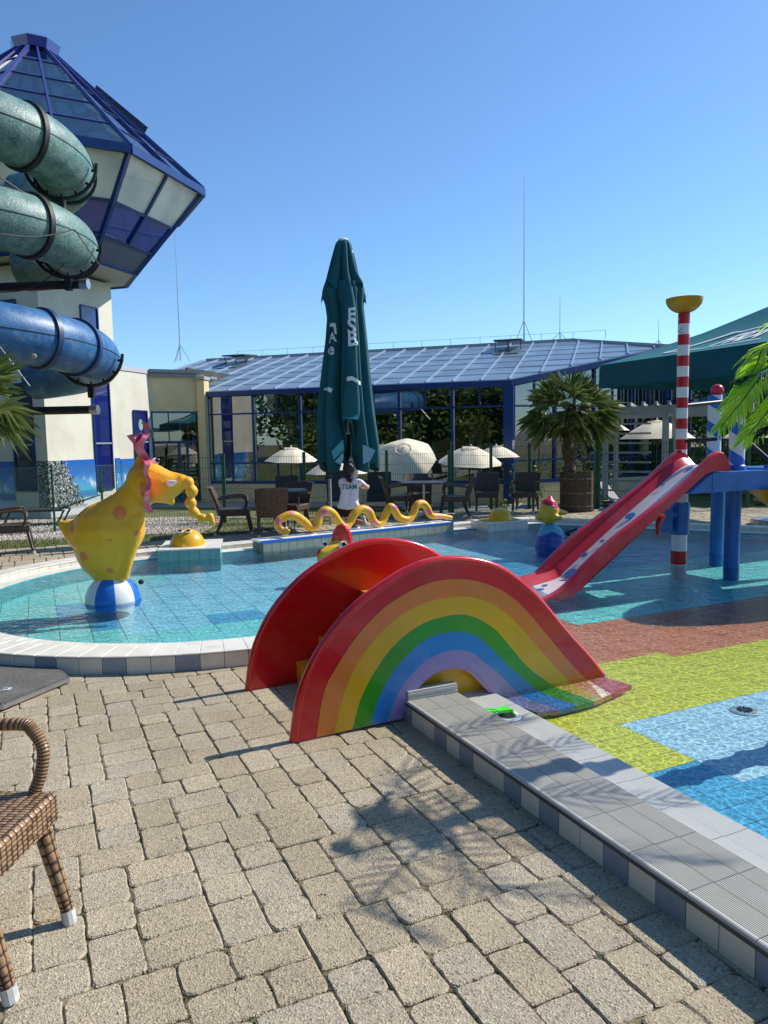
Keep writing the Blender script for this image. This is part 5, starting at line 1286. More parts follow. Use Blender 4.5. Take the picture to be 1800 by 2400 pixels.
# open hatch on the right roof facet and inner steelwork
(t0, t1, dd), (b0, b1, _) = RT[1], RE[1]
nrm_ = (b1 - b0).cross(t0 - b0).normalized(); nrm_ = nrm_ if nrm_.dot(dd) > 0 else -nrm_
q = MB(); P_ = lambda x, f: (b0.lerp(b1, x)).lerp(t0.lerp(t1, x), f)
q.prism([P_(.15, .42) + nrm_ * .42, P_(.75, .42) + nrm_ * .42, P_(.75, .74) + nrm_ * .25, P_(.15, .74) + nrm_ * .25], nrm_ * .05); q.build('open_hatch', FRAME_B, tw)
for z_, r_ in ((10.6, 3.4), (11.6, 2.4), (12.5, 1.5)):
    q = MB(); rr2 = ring(r_, z_)
    for k in range(8): q.bar(rr2[k][0], rr2[k][1], .14, .14)
    q.build('inner_ring', INTW, tw)
q = MB(); q.add([tp(-2.4, -2.4, 9.0), tp(2.4, -2.4, 9.0), tp(2.4, 2.4, 9.0), tp(-2.4, 2.4, 9.0)], [(0, 1, 2, 3)]); q.tube([tp(0, 0, 9), tp(0, 0, 13.8)], .18, 10); q.build('inner_deck', mat('inner deck', (.25, .27, .26), .8), tw)
# ================================================================ tube slides
TG = mat('weathered green tube', (.05, .14, .12), .48, c2=(.15, .26, .23), vs=5, bump=.35, bs=26, dist=.02, dirt=(.50, .54, .48, .6), ds=24, detail=8)
TB = mat('weathered blue tube', (.02, .095, .24), .42, c2=(.045, .16, .34), vs=3, bump=.25, bs=26, dist=.02, dirt=(.22, .36, .52, .5), ds=5, detail=8)
def helix(cx, cy, r, z0, drop, a0_, a1_, n): return [Vector((cx + r * math.cos(lerp(a0_, a1_, i / n)), cy + r * math.sin(lerp(a0_, a1_, i / n)), z0 - drop * (i / n))) for i in range(n + 1)]
def tubeslide(name, label, mt, path, rt, flat, loc):
    t = thing(name, label, 'water slide', loc); n = len(path)
    cuts = [0] + flat + [n - 1]
    for a, b in zip(cuts[:-1], cuts[1:]):
        q = MB(); q.tube(path[a:b + 1], rt, 40, cap=False); q.build('tube_section', mt, t, True, 60)
        q = MB(); q.tube([p for p in path[a:b + 1]], [.004] * (b - a + 1), 4)
        q.v = []; q.f = []; q.m = []
        # seam line along the outside
        for side in (1, ):
            sm = []
            for i in range(a, b + 1):
                T = (path[min(i + 1, n - 1)] - path[max(i - 1, 0)]).normalized(); o_ = T.cross(Z).normalized(); sm.append(path[i] + o_ * (rt + .004) * side)
            q.tube(sm, .008, 5)
        q.build('seam', DKSTEEL, t)
    for f in flat:
        T = (path[f + 1] - path[f - 1]).normalized(); x = T.cross(Z).normalized(); y = x.cross(T)
        q = MB(); q.lathe([(rt, -.05), (rt + .055, -.05), (rt + .055, .05), (rt, .05)], path[f], 44, 0, (x, y, T)); fl = q.build('flange', DKSTEEL if mt is TG else mat('dark blue flange', (.02, .05, .12), .45), t, True)
        q = MB()
        for k in range(18): an = 2 * PI * k / 18; q.ball(path[f] + (x * math.cos(an) + y * math.sin(an)) * (rt + .03) + T * .06, .016, 0, 6)
        q.build('bolts', STEEL, fl)
    return t
def cradle(root, p, T, rt, foot):
    x = T.cross(Z).normalized(); y = x.cross(T); q = MB(); arc = []
    for k in range(15): an = PI + PI * k / 14; arc.append(p + (x * math.cos(an) + y * math.sin(an)) * (rt + .13))
    q.tube(arc, .035, 8)
    for k in range(1, 14, 2): an = PI + PI * k / 14; dr = x * math.cos(an) + y * math.sin(an); q.bar(p + dr * (rt + .04), p + dr * (rt + .13), .03, .05)
    b = p + y * -(rt + .13); q.bar(b, Vector((b.x, b.y, foot)), .12); q.build('cradle', DKSTEEL, root)
GCX, GCY, GR = -8.42, 14.85, 2.2
pg1 = helix(GCX, GCY, GR, 7.36, .35, -PI * .85, PI * .42, 60)
def fi(path, u0):
    best = None
    for i in range(2, 44):
        q_ = path[i] - Vector((0, 0, H)); u_ = 900 + FPX * q_.dot(right) / q_.dot(fwd)
        if q_.y < 15.2 and (best is None or abs(u_ - u0) < best[0]): best = (abs(u_ - u0), i)
    return best[1]
g1 = tubeslide('green_tube_slide', 'uppermost weathered green tube slide coil curling past the cupola', TG, pg1, .56, [fi(pg1, 60), 46], (GCX, GCY, GZ)); g1['group'] = 'green tube slide coils'
pg2 = helix(GCX, GCY, GR + .03, 5.60, .02, -PI * .85, PI * .42, 60)
g2 = tubeslide('green_tube_slide', 'lower weathered green tube slide coil resting on a dark steel beam', TG, pg2, .54, [fi(pg2, 65), 46], (GCX, GCY, GZ)); g2['group'] = 'green tube slide coils'
pb = helix(-8.85, 15.5, 2.75, 3.99, .75, -PI * .8, PI * .45, 60)
b1_ = tubeslide('blue_tube_slide', 'blue tube slide coil bending in front of the tower wall', TB, pb, .53, [fi(pb, 92), 36], (-8.85, 15.5, GZ))
pb2 = [aty(-60, 905, 16.5), aty(30, 870, 16.3), aty(60, 848, 16.2)]
for (root, p_, i_, rt) in ((g1, pg1, 42, .56), (g2, pg2, 42, .54), (b1_, pb, 40, .53)):
    T = (p_[i_ + 1] - p_[i_ - 1]).normalized(); cradle(root, p_[i_], T, rt, p_[i_].z - rt - .38)
q = MB(); q.tube([aty(-10, 800, 13.2) , aty(70, 905, 13.0)], .01, 5); q.build('stay_cable', STEEL, b1_)
q = MB(); q.ball(aty(79, 835, 12.95), (.055, .03, .045)); q.build('round_sign', mat('aged plate', (.4, .33, .2), .6), b1_)
# support beams and columns
sup = thing('slide_support_frame', 'dark steel beams holding the tube slide coils beside the tower', 'steel frame', (GCX, GCY, GZ))
for (u, v, Y, L_) in ((205, 666, 15.2, 4.6), (228, 960, 15.6, 4.2)):
    e = aty(u, v, Y); q = MB(); q.tube([e, e + Vector((-L_, .35, 0))], .085, 14); q.build('beam', DKSTEEL, sup, True)
    q = MB(); q.tube([e + Vector((-.14, .01, 0)), e + Vector((.02, 0, 0))], .10, 14); q.build('beam_end', STEEL, sup, True)
q = MB(); q.tube([(GCX - .4, GCY + .3, GZ), (GCX - .4, GCY + .3, 8.4)], .2, 16); q.build('column', DKSTEEL, sup, True)
q = MB(); a, b = aty(150, 620, 14.4), aty(0, 685, 14.2); q.tube([a.lerp(b, k / 10) - Z * .16 * math.sin(PI * k / 10) for k in range(11)], .01, 5)
a, b = aty(175, 538, 14.0), aty(232, 620, 14.4); q.tube([a, b], .012, 5); a, b = aty(0, 548, 12.4), aty(172, 538, 13.8); q.tube([a.lerp(b, k / 10) - Z * .08 * math.sin(PI * k / 10) for k in range(11)], .012, 5); a, b = aty(0, 415, 13.2), aty(60, 455, 13.6); q.tube([a, b], .014, 5); q.build('cables', DKSTEEL, sup)
# ================================================================ vegetation materials
def leafmat(name, c, c2, tr=.35, rough=.4):
    m = bpy.data.materials.new(name); m.use_nodes = True; N, L, p = nodes(m)
    oi = N.new('ShaderNodeNewGeometry'); r = N.new('ShaderNodeValToRGB'); r.color_ramp.elements[0].color = col4(c); r.color_ramp.elements[1].color = col4(c2)
    L.new(oi.outputs['Random Per Island'], r.inputs[0]); L.new(r.outputs[0], p.inputs['Base Color']); p.inputs['Roughness'].default_value = rough
    t = N.new('ShaderNodeBsdfTranslucent'); L.new(r.outputs[0], t.inputs[0]); ms = N.new('ShaderNodeMixShader'); ms.inputs[0].default_value = tr
    L.new(p.outputs[0], ms.inputs[1]); L.new(t.outputs[0], ms.inputs[2]); L.new(ms.outputs[0], N['Material Output'].inputs[0]); return m
LEAF = leafmat('tree leaves', (.03, .075, .014), (.14, .23, .04))
LEAF2 = leafmat('shrub leaves', (.04, .09, .015), (.18, .24, .04))
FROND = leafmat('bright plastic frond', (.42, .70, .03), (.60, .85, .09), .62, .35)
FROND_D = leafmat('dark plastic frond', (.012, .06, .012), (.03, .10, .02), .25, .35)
FAN = leafmat('fan palm blade', (.05, .095, .02), (.26, .30, .09), .3, .32)
BARK = mat('palm bark fibre', (.12, .08, .045), .95, .5, 18, 1, 60, dist=.02)
GRASS = leafmat('grass blades', (.05, .09, .015), (.22, .22, .07), .3, .7)
REED = mat('reed matting', (.10, .065, .035), .8, .4, 30, .6, 90, dist=.006)
def inview(p, m_=.03):
    q = Vector(p) - Vector((0, 0, H)); z = q.dot(fwd); return z > .1 and abs(q.dot(right) / z) < .52 + m_ and abs(q.dot(up) / z) < .693 + m_
# ---------------------------------------------------------------- lawn blades
def blades(name, n, fpos, hmin, hmax, wd, mt, rnd):
    q = MB()
    for _ in range(n):
        p = fpos(rnd)
        if p is None: continue
        a = rnd.uniform(0, 2 * PI); h = rnd.uniform(hmin, hmax); d = Vector((math.cos(a), math.sin(a), 0)); l = Vector((rnd.uniform(-1, 1), rnd.uniform(-1, 1), 0)) * h * .5
        q.add([p - d * wd, p + d * wd, p + l + Z * h], [(0, 1, 2)])
    return q.build(name, mt, None, kind='stuff', label='short lawn grass between the paving and the fences', cat='grass')
rg = random.Random(11)
def fp(r):
    y = 11.2 + 13 * r.random() ** 1.6; x = r.uniform(-.58, .58) * y
    if y < grass_line(x) + .02 + .12 * noise.noise(Vector((x * 3, y * 3, 0))): return None
    if x < -4 and y > 12.6 + (x + 6) * .2: 
        return None
    return Vector((x, y, terr(x, y) - .004))
blades('lawn_grass', 60000, fp, .02, .065, .006, GRASS, rg)
# gravel strip at the left below the mural
def gravel():
    q = MB(); r = random.Random(4)
    for _ in range(9000):
        y = r.uniform(12.2, 17); x = r.uniform(-.6 * y, -3.6)
        lo = 12.55 + (x + 6) * .25
        if y < lo or x > -4.2 - (y - 13) * .3 + 2.0 and y > 14: continue
        s = r.uniform(.012, .035); p = Vector((x, y, terr(x, y) + s * .2)); a = r.uniform(0, 6)
        v = [p + Vector((math.cos(a + k * PI / 2) * s * r.uniform(.6, 1.2), math.sin(a + k * PI / 2) * s * r.uniform(.6, 1.2), 0)) for k in range(4)]
        q.add(v + [p + Z * s * r.uniform(.5, .9) + Vector((r.uniform(-.3, .3) * s, r.uniform(-.3, .3) * s, 0))], [(0, 1, 4), (1, 2, 4), (2, 3, 4), (3, 0, 4)])
    m = leafmat('pale gravel', (.35, .30, .24), (.62, .57, .50), 0, .9)
    q.build('gravel', m, None, kind='stuff', label='pale gravel bed at the foot of the mural', cat='gravel')
    q = MB(); pts = []
    for i in range(15):
        x0, x1 = -10 + i * .45, -10 + (i + 1) * .45
        for j in range(10):
            y0, y1 = 12.5 + j * .5, 13 + j * .5
            if y0 > 12.4 + (x0 + 6) * .25: q.add([(x0, y0, terr(x0, y0) + .002), (x1, y0, terr(x1, y0) + .002), (x1, y1, terr(x1, y1) + .002), (x0, y1, terr(x0, y1) + .002)], [(0, 1, 2, 3)])
    q.build('gravel_bed', mat('gravel bed', (.34, .29, .22), .9, .4, 40, .5, 60), None, kind='structure')
gravel()
# path behind fence at the left (pale concrete)
q = MB()
for i in range(12):
    y0, y1 = 15.6 + i * .55, 15.6 + (i + 1) * .55
    f = lambda y: (-4.9 - (y - 15.6) * .28, -2.4 - (y - 15.6) * .42) 
    a, b = f(y0), f(y1); q.add([(a[0], y0, terr(0, y0) + .012), (a[1] + 1.4, y0, terr(0, y0) + .012), (b[1] + 1.4, y1, terr(0, y1) + .012), (b[0], y1, terr(0, y1) + .012)], [(0, 1, 2, 3)])
q.build('concrete_path', mat('path concrete', (.36, .33, .28), .85, .15, 2, .2, 60), None, kind='structure')
q = MB(); q.add([tuple(hp(-6, -3.6, GZ + .01)), tuple(hp(12, -1.2, GZ + .01)), tuple(hp(12, .2, GZ + .01)), tuple(hp(-6, .2, GZ + .01))], [(0, 1, 2, 3)]); q.build('hall_apron_path', mat('apron concrete', (.36, .33, .28), .85, .15, 2, .2, 60), None, kind='structure')
# ================================================================ fences
def meshfence(label, pts, h, name='wire_fence', vstep=.05, postr=.03, tall=None, group=None):
    t = thing(name, label, 'fence', (pts[0][0], pts[0][1], 0), group)
    for p in pts:
        q = MB(); z_ = terr(*p[:2]); q.box((p[0], p[1], z_ + (h + .05) / 2), (.06, .06, h + .05)); q.box((p[0], p[1], z_ + h + .055), (.066, .066, .012))
        for k in range(4): q.box((p[0], p[1] - .035, z_ + .15 + k * (h - .25) / 3), (.04, .02, .05))
        q.build('post', FENCE_G, t)
    q = MB()
    for a, b in zip(pts[:-1], pts[1:]):
        A = Vector((a[0], a[1], terr(*a[:2]))); B = Vector((b[0], b[1], terr(*b[:2]))); L_ = (B - A).length; n = int(L_ / vstep)
        for k in range(1, n): p = A.lerp(B, k / n); q.bar(p + Z * .04, p + Z * h, .0045)
        for k in range(int(h / .2) + 1):
            z_ = .05 + k * (h - .07) / int(h / .2); q.bar(A + Z * z_, B + Z * z_, .006)
    q.build('wire_panel', FENCE_G, t, kind='stuff'); return t
F_ = lambda u, v: tuple(g(u, v, 0))[:2]
meshfence('low green wire mesh fence behind the tables left of centre', [(-4.9, 14.75), (-3.18, 14.72), (-1.58, 14.8), (.07, 15.22), (1.42, 15.95)], 1.32)
meshfence('taller green wire mesh fence from the right tables to the potted palm', [(1.49, 16.0), (2.42, 16.62), (3.30, 16.75), (4.74, 16.5)], 1.5)
meshfence('right hand green wire mesh fence behind the tall slide and platform', [(4.8, 16.48), (6.3, 16.2), (7.85, 15.9), (9.6, 15.5), (11.2, 15.1)], 1.5)
cf = thing('chain_link_fence', 'sagging chain link fence in front of the seaside mural', 'fence', (-6, 13.5, 0))
cp = [(-8.2, 12.9), (-6.06, 13.53), (-4.9, 14.7)]
for p, hh in ((cp[0], 1.25), (cp[1], 1.25), ((-5.42, 14.2), 1.15)):
    q = MB(); q.tube([(p[0], p[1], -.05), (p[0], p[1], hh)], .022, 8); q.build('post', FENCE_G, cf, True)
q = MB(); hh = 1.18
for a, b in zip(cp[:-1], cp[1:]):
    A = Vector((a[0], a[1], .02)); B = Vector((b[0], b[1], .02)); L_ = (B - A).length; n = int(L_ / .055); k_ = int(hh / .055)
    for i in range(-k_, n):
        for sgn in (1, -1):
            s0, s1 = i * .055, i * .055 + hh
            z0_, z1_ = 0, hh
            if s0 < 0: z0_ = -s0; s0 = 0
            if s1 > L_: z1_ = hh - (s1 - L_); s1 = L_
            if s1 <= s0: continue
            p, r_ = A.lerp(B, s0 / L_), A.lerp(B, s1 / L_)
            if sgn > 0: q.bar(p + Z * z0_, r_ + Z * z1_, .0032)
            else: q.bar(p + Z * (hh - z0_), r_ + Z * (hh - z1_), .0032)
    q.bar(A + Z * hh, B + Z * hh, .008)
    q.bar(A + Z * .6, B + Z * .6, .004)
q.build('chain_mesh', mat('galvanised green wire', (.12, .20, .15), .5), cf, kind='stuff')
# slim water post with dark head beside the mural
q = MB(); wp_ = thing('tap_post', 'dark slim post with round head standing by the mural', 'post', (-5.75, 14.6, 0)); 
a = aty(240, 1190, 14.9); q.tube([(a.x, a.y, terr(a.x, a.y)), (a.x, a.y, aty(240, 1150, 14.9).z)], .022, 8); q.build('stem', DKSTEEL, wp_); q = MB(); q.box((a.x, a.y, aty(240, 1147, 14.9).z), (.07, .07, .14)); q.build('head', BLACK, wp_)
# ================================================================ wicker chairs
def weave(name, c, c2, scl):
    m = mat(name, c, .38, spec=.6); N, L, p = nodes(m); tc = N.new('ShaderNodeTexCoord')
    mp = N.new('ShaderNodeMapping'); mp.inputs['Scale'].default_value = (scl, scl, scl * 1.0); L.new(tc.outputs['UV'], mp.inputs[0])
    sx = N.new('ShaderNodeSeparateXYZ'); L.new(mp.outputs[0], sx.inputs[0])
    def mth(op, x, y=0.0):
        n = N.new('ShaderNodeMath'); n.operation = op
        for i, q_ in enumerate((x, y)):
            if isinstance(q_, (int, float)): n.inputs[i].default_value = q_
            else: L.new(q_, n.inputs[i])
        return n.outputs[0]
    fu = mth('FRACT', sx.outputs[0]); fv = mth('FRACT', sx.outputs[1]); iu = mth('FLOOR', sx.outputs[0]); iv = mth('FLOOR', sx.outputs[1])
    par = mth('MODULO', mth('ABSOLUTE', mth('ADD', iu, iv)), 2.0)
    hump = lambda x: mth('SINE', mth('MULTIPLY', x, PI))
    # parity 0: weft strand on top (bulges along u, edges along v); parity 1: warp strand
    w_ = mth('MULTIPLY', mth('POWER', hump(fu), .55), mth('POWER', hump(fv), .35)); v_ = mth('MULTIPLY', mth('POWER', hump(fv), .55), mth('POWER', hump(fu), .35))
    hgt = mth('ADD', mth('MULTIPLY', w_, mth('SUBTRACT', 1.0, par)), mth('MULTIPLY', mth('MULTIPLY', v_, par), .72))
    r = N.new('ShaderNodeValToRGB'); e = r.color_ramp.elements; e[0].position = .25; e[0].color = (c[0] * .12, c[1] * .12, c[2] * .12, 1); e[1].position = .62; e[1].color = col4(c2); k = e.new(.45); k.color = col4(c)
    nz = N.new('ShaderNodeTexNoise'); nz.inputs['Scale'].default_value = 40; L.new(tc.outputs['Object'], nz.inputs['Vector'])
    wn = N.new('ShaderNodeTexWhiteNoise'); cb = N.new('ShaderNodeCombineXYZ'); L.new(iu, cb.inputs[0]); L.new(iv, cb.inputs[1]); L.new(cb.outputs[0], wn.inputs['Vector'])
    hh_ = mth('ADD', hgt, mth('MULTIPLY', mth('SUBTRACT', wn.outputs['Value'], .5), .35)); L.new(hh_, r.inputs[0])
    L.new(r.outputs[0], p.inputs['Base Color']); b = N.new('ShaderNodeBump'); b.inputs['Strength'].default_value = 1; b.inputs['Distance'].default_value = .006; L.new(hgt, b.inputs['Height']); L.new(b.outputs[0], p.inputs['Normal']); return m
WK_L = weave('honey brown wicker', (.13, .065, .03), (.32, .19, .10), 1)
WK_D = weave('dark brown wicker', (.05, .025, .016), (.13, .075, .05), 1)
WRAP = mat('wicker wrapping', (.16, .08, .035), .3, .5, 60, .5, 120, dist=.004, spec=.6)
def wrapmat(name, c, c2):
    m = mat(name, c, .32, spec=.6); N, L, p = nodes(m); tc = N.new('ShaderNodeTexCoord'); sx = N.new('ShaderNodeSeparateXYZ'); L.new(tc.outputs['UV'], sx.inputs[0])
    a = N.new('ShaderNodeMath'); a.operation = 'MULTIPLY_ADD'; L.new(sx.outputs[1], a.inputs[0]); a.inputs[1].default_value = 1.0; L.new(sx.outputs[0], a.inputs[2])
    f = N.new('ShaderNodeMath'); f.operation = 'FRACT'; L.new(a.outputs[0], f.inputs[0]); s = N.new('ShaderNodeMath'); s.operation = 'PINGPONG'; L.new(f.outputs[0], s.inputs[0]); s.inputs[1].default_value = .5
    r = N.new('ShaderNodeValToRGB'); e = r.color_ramp.elements; e[0].position = .03; e[0].color = (c[0] * .2, c[1] * .2, c[2] * .2, 1); e[1].position = .3; e[1].color = col4(c2); k = e.new(.14); k.color = col4(c)
    L.new(s.outputs[0], r.inputs[0]); L.new(r.outputs[0], p.inputs['Base Color']); b = N.new('ShaderNodeBump'); b.inputs['Strength'].default_value = 1; b.inputs['Distance'].default_value = .006; L.new(s.outputs[0], b.inputs['Height']); L.new(b.outputs[0], p.inputs['Normal']); return m
WR_L = wrapmat('brown cane wrap', (.15, .075, .03), (.36, .21, .10)); WR_D = wrapmat('dark cane wrap', (.04, .02, .012), (.12, .07, .045))
def box_uv(me, cell):
    """box-projected UV in units of weave cells"""
    uv = me.uv_layers.new(name='uv')
    for f in me.polygons:
        n = f.normal; ax = max(range(3), key=lambda i: abs(n[i]))
        for li in f.loop_indices:
            c_ = me.vertices[me.loops[li].vertex_index].co
            if ax == 0: t = (c_.y, c_.z)
            elif ax == 1: t = (c_.x, c_.z)
            else: t = (c_.x, c_.y)
            uv.data[li].uv = (t[0] / (cell * 1.5) + 50, t[1] / (cell * .8) + 50)
def tube_uv(me, seg, pitch, L_):
    uv = me.uv_layers.new(name='uv')
    for f in me.polygons:
        for li in f.loop_indices:
            vi = me.loops[li].vertex_index; uv.data[li].uv = ((vi % seg) / seg, (vi // seg) * pitch)
def rbox(q, c, d, ax=None, bev=.012):
    """box with chamfered vertical and top edges"""
    x, y, z = d[0] / 2, d[1] / 2, d[2] / 2; c = Vector(c); a = ax or (Vector((1, 0, 0)), Vector((0, 1, 0)), Z); b = bev
    vs = []
    for (zz, i_) in ((-z, b), (-z + b, 0), (z - b, 0), (z, b)):
        X, Y = x - i_, y - i_
        for (px, py) in ((X, Y - b), (X - b, Y), (-X + b, Y), (-X, Y - b), (-X, -Y + b), (-X + b, -Y), (X - b, -Y), (X, -Y + b)): vs.append(c + a[0] * px + a[1] * py + a[2] * zz)
    fs = [tuple(range(8))[::-1], tuple(range(24, 32))]
    for l in range(3):
        for k in range(8): fs.append((l * 8 + k, l * 8 + (k + 1) % 8, (l + 1) * 8 + (k + 1) % 8, (l + 1) * 8 + k))
    q.add(vs, fs)
FOOT = mat('worn aluminium foot', (.55, .54, .5), .5, .2, 20)
def make_chair(name, label, wv_, wrp, detailed, loc, rz_, group, sw=.25, ly0=.215, fx=.280):
    """seat faces +X local; origin on the ground below seat centre"""
    t = thing(name, label, 'chair', loc, group, local=True, rz=rz_)
    cell = .019
    q = MB(); rbox(q, (.0, 0, .385), (.50, sw * 2, .11)); me = q.mesh('seat', wv_); box_uv(me, cell); link('seat', me, t)
    # back, curved
    q = MB(); n = 8; m_ = 10; vs = []
    for side in (0, 1):
        for j in range(m_ + 1):
            z_ = .34 + (.84 - .34) * j / m_; lean = -.22 - .16 * (j / m_) ** 1.3; wd = .25 + .03 * (j / m_)
            for i in range(n + 1):
                yy = (i / n * 2 - 1); vs.append((lean - .05 * (1 - yy * yy) - (.045 if side else 0), yy * wd, z_ - .02 * (abs(yy) ** 3) * (j / m_)))
    s_ = (n + 1) * (m_ + 1); fs = []
    for j in range(m_):
        for i in range(n):
            a = j * (n + 1) + i; fs.append((a, a + 1, a + n + 2, a + n + 1)); fs.append((s_ + a, s_ + a + n + 1, s_ + a + n + 2, s_ + a + 1))
    for j in range(m_):
        for i in (0, n): a = j * (n + 1) + i; fs.append((a, a + n + 1, s_ + a + n + 1, s_ + a) if i == 0 else (a, s_ + a, s_ + a + n + 1, a + n + 1))
    for i in range(n): a = m_ * (n + 1) + i; fs.append((a, a + 1, s_ + a + 1, s_ + a))
    q.add(vs, fs); me = q.mesh('backrest', wv_); box_uv(me, cell); link('backrest', me, t)
    for sy in (-1, 1):
        # front leg
        for (nm, pts, r0, r1) in (('leg', [(.215, sy * (ly0 - .01), .36), (.235, sy * (ly0 - .005), .25), (fx - .015, sy * ly0, .10), (fx, sy * ly0, .035)], .030, .021), ('leg', [(-.21, sy * .22, .36), (-.225, sy * .222, .26), (-.27, sy * .225, .12), (-.33, sy * .228, .035)], .030, .021)):
            P = cat_path(pts, 10); n_ = len(P); seg = 12; q = MB(); q.tube(P, [lerp(r0, r1, k / (n_ - 1)) for k in range(n_)], seg); me = q.mesh('leg', wv_ if detailed else wrp, True, 60)
            uv = me.uv_layers.new(name='uv')
            for f in me.polygons:
                ks = [me.loops[li].vertex_index % seg for li in f.loop_indices]; wrap_ = max(ks) - min(ks) > seg / 2
                for li in f.loop_indices:
                    vi = me.loops[li].vertex_index; k = vi % seg; k = k + seg if wrap_ and k < seg / 2 else k
                    uv.data[li].uv = (k / seg * 6, (vi // seg) * .42 * (1 if detailed else 2.2))
            lg = link('leg', me, t); q = MB(); p = P[-1]; d = (P[-1] - P[-3]).normalized(); q.tube([p + d * -.012, Vector((p.x + d.x * .02, p.y, .0))], .024, 10); q.build('foot_cap', FOOT, lg, True)
        P = cat_path([(.17, sy * (sw - .015), .43), (.195, sy * (sw - .005), .50), (.205, sy * sw, .585), (.17, sy * (sw + .005), .645), (.13, sy * (sw + .008), .665), (-.05, sy * (sw + .01), .655), (-.27, sy * (sw + .012), .625)], 9); seg = 12; q = MB(); q.tube(P, .021, seg)
        me = q.mesh('armrest', wrp, True, 60); uv = me.uv_layers.new(name='uv')
        for f in me.polygons:
            ks = [me.loops[li].vertex_index % seg for li in f.loop_indices]; wrap_ = max(ks) - min(ks) > seg / 2
            for li in f.loop_indices:
                vi = me.loops[li].vertex_index; k = vi % seg; k = k + seg if wrap_ and k < seg / 2 else k; uv.data[li].uv = (k / seg * .6, (vi // seg) * .8)
        link('armrest', me, t)
    return t
GRP = 'dark wicker chairs on the far terrace'
# near chair: front right foot near (-1.08, 2.33)
ch0 = make_chair('wicker_chair', 'honey brown wicker armchair cut off by the left edge in the foreground', WK_L, WR_L, True, (0, 0, 0), 0, None, .225, .175, .285)
def place(o, foot, rz_, lx=.280, ly=.218):
    c_, s_ = math.cos(rz_), math.sin(rz_); o.location = (foot[0] - (lx * c_ - ly * s_), foot[1] - (lx * s_ + ly * c_), 0); o.rotation_euler = (0, 0, rz_)
NEAR_RZ = R(-4)
place(ch0, (-1.085, 2.345), NEAR_RZ, .285, .175)
chd = make_chair('wicker_chair', 'dark wicker chair at the left edge of the round pool terrace', WK_D, WR_D, False, (-5.55, 10.95, 0), R(25), GRP)
for (x, y, rz_, lab) in ((-2.62, 12.95, 8, 'left chair in profile at the table beside the snake head'),
                      (-1.92, 12.55, 100, 'chair seen from behind at the table beside the snake head'),
                      (-1.72, 13.65, 250, 'chair behind the left table, its patterned back rim lit'),
                      (.36, 15.35, 5, 'chair in profile just right of the kneeling person'),
                      (.75, 16.0, 275, 'chair half hidden behind the right hand bistro table'),
                      (1.42, 14.95, 178, 'chair facing left at the right hand bistro table'),
                      (2.22, 15.9, 262, 'empty chair facing the pool in front of the tall fence'),
                      (3.02, 15.75, 250, 'empty chair facing the pool next to the potted palm')):
    dup(chd, (x, y, 0), R(rz_), 'dark wicker ' + lab)
# ---------------------------------------------------------------- tables
TT_ = mat('dark slate table top', (.035, .035, .035), .4, .2, 10)
def table(lab, x, y, rz_, s=.72):
    t = thing('bistro_table', lab, 'table', (x, y, 0), 'bistro tables', local=True, rz=rz_)
    q = MB(); rbox(q, (0, 0, .715), (s, s, .03), bev=.006); q.build('table_top', TT_, t)
    q = MB(); q.tube([(0, 0, .02), (0, 0, .70)], .032, 14); q.box((0, 0, .69), (.3, .3, .015)); q.build('column', STEEL, t, True)
    for k in range(4): a = PI / 4 + k * PI / 2; q = MB(); q.bar((0, 0, .05), (.3 * math.cos(a), .3 * math.sin(a), .02), .05, .03); q.build('foot', STEEL, t)
    return t
table('dark square bistro table behind the snake head', -1.80, 13.2, R(10), .85); table('dark square bistro table right of the kneeling person', .82, 15.05, R(-12), .85)
t3 = table('corner of a pale edged bistro table at the left edge', -6.45, 11.6, R(20), .7)
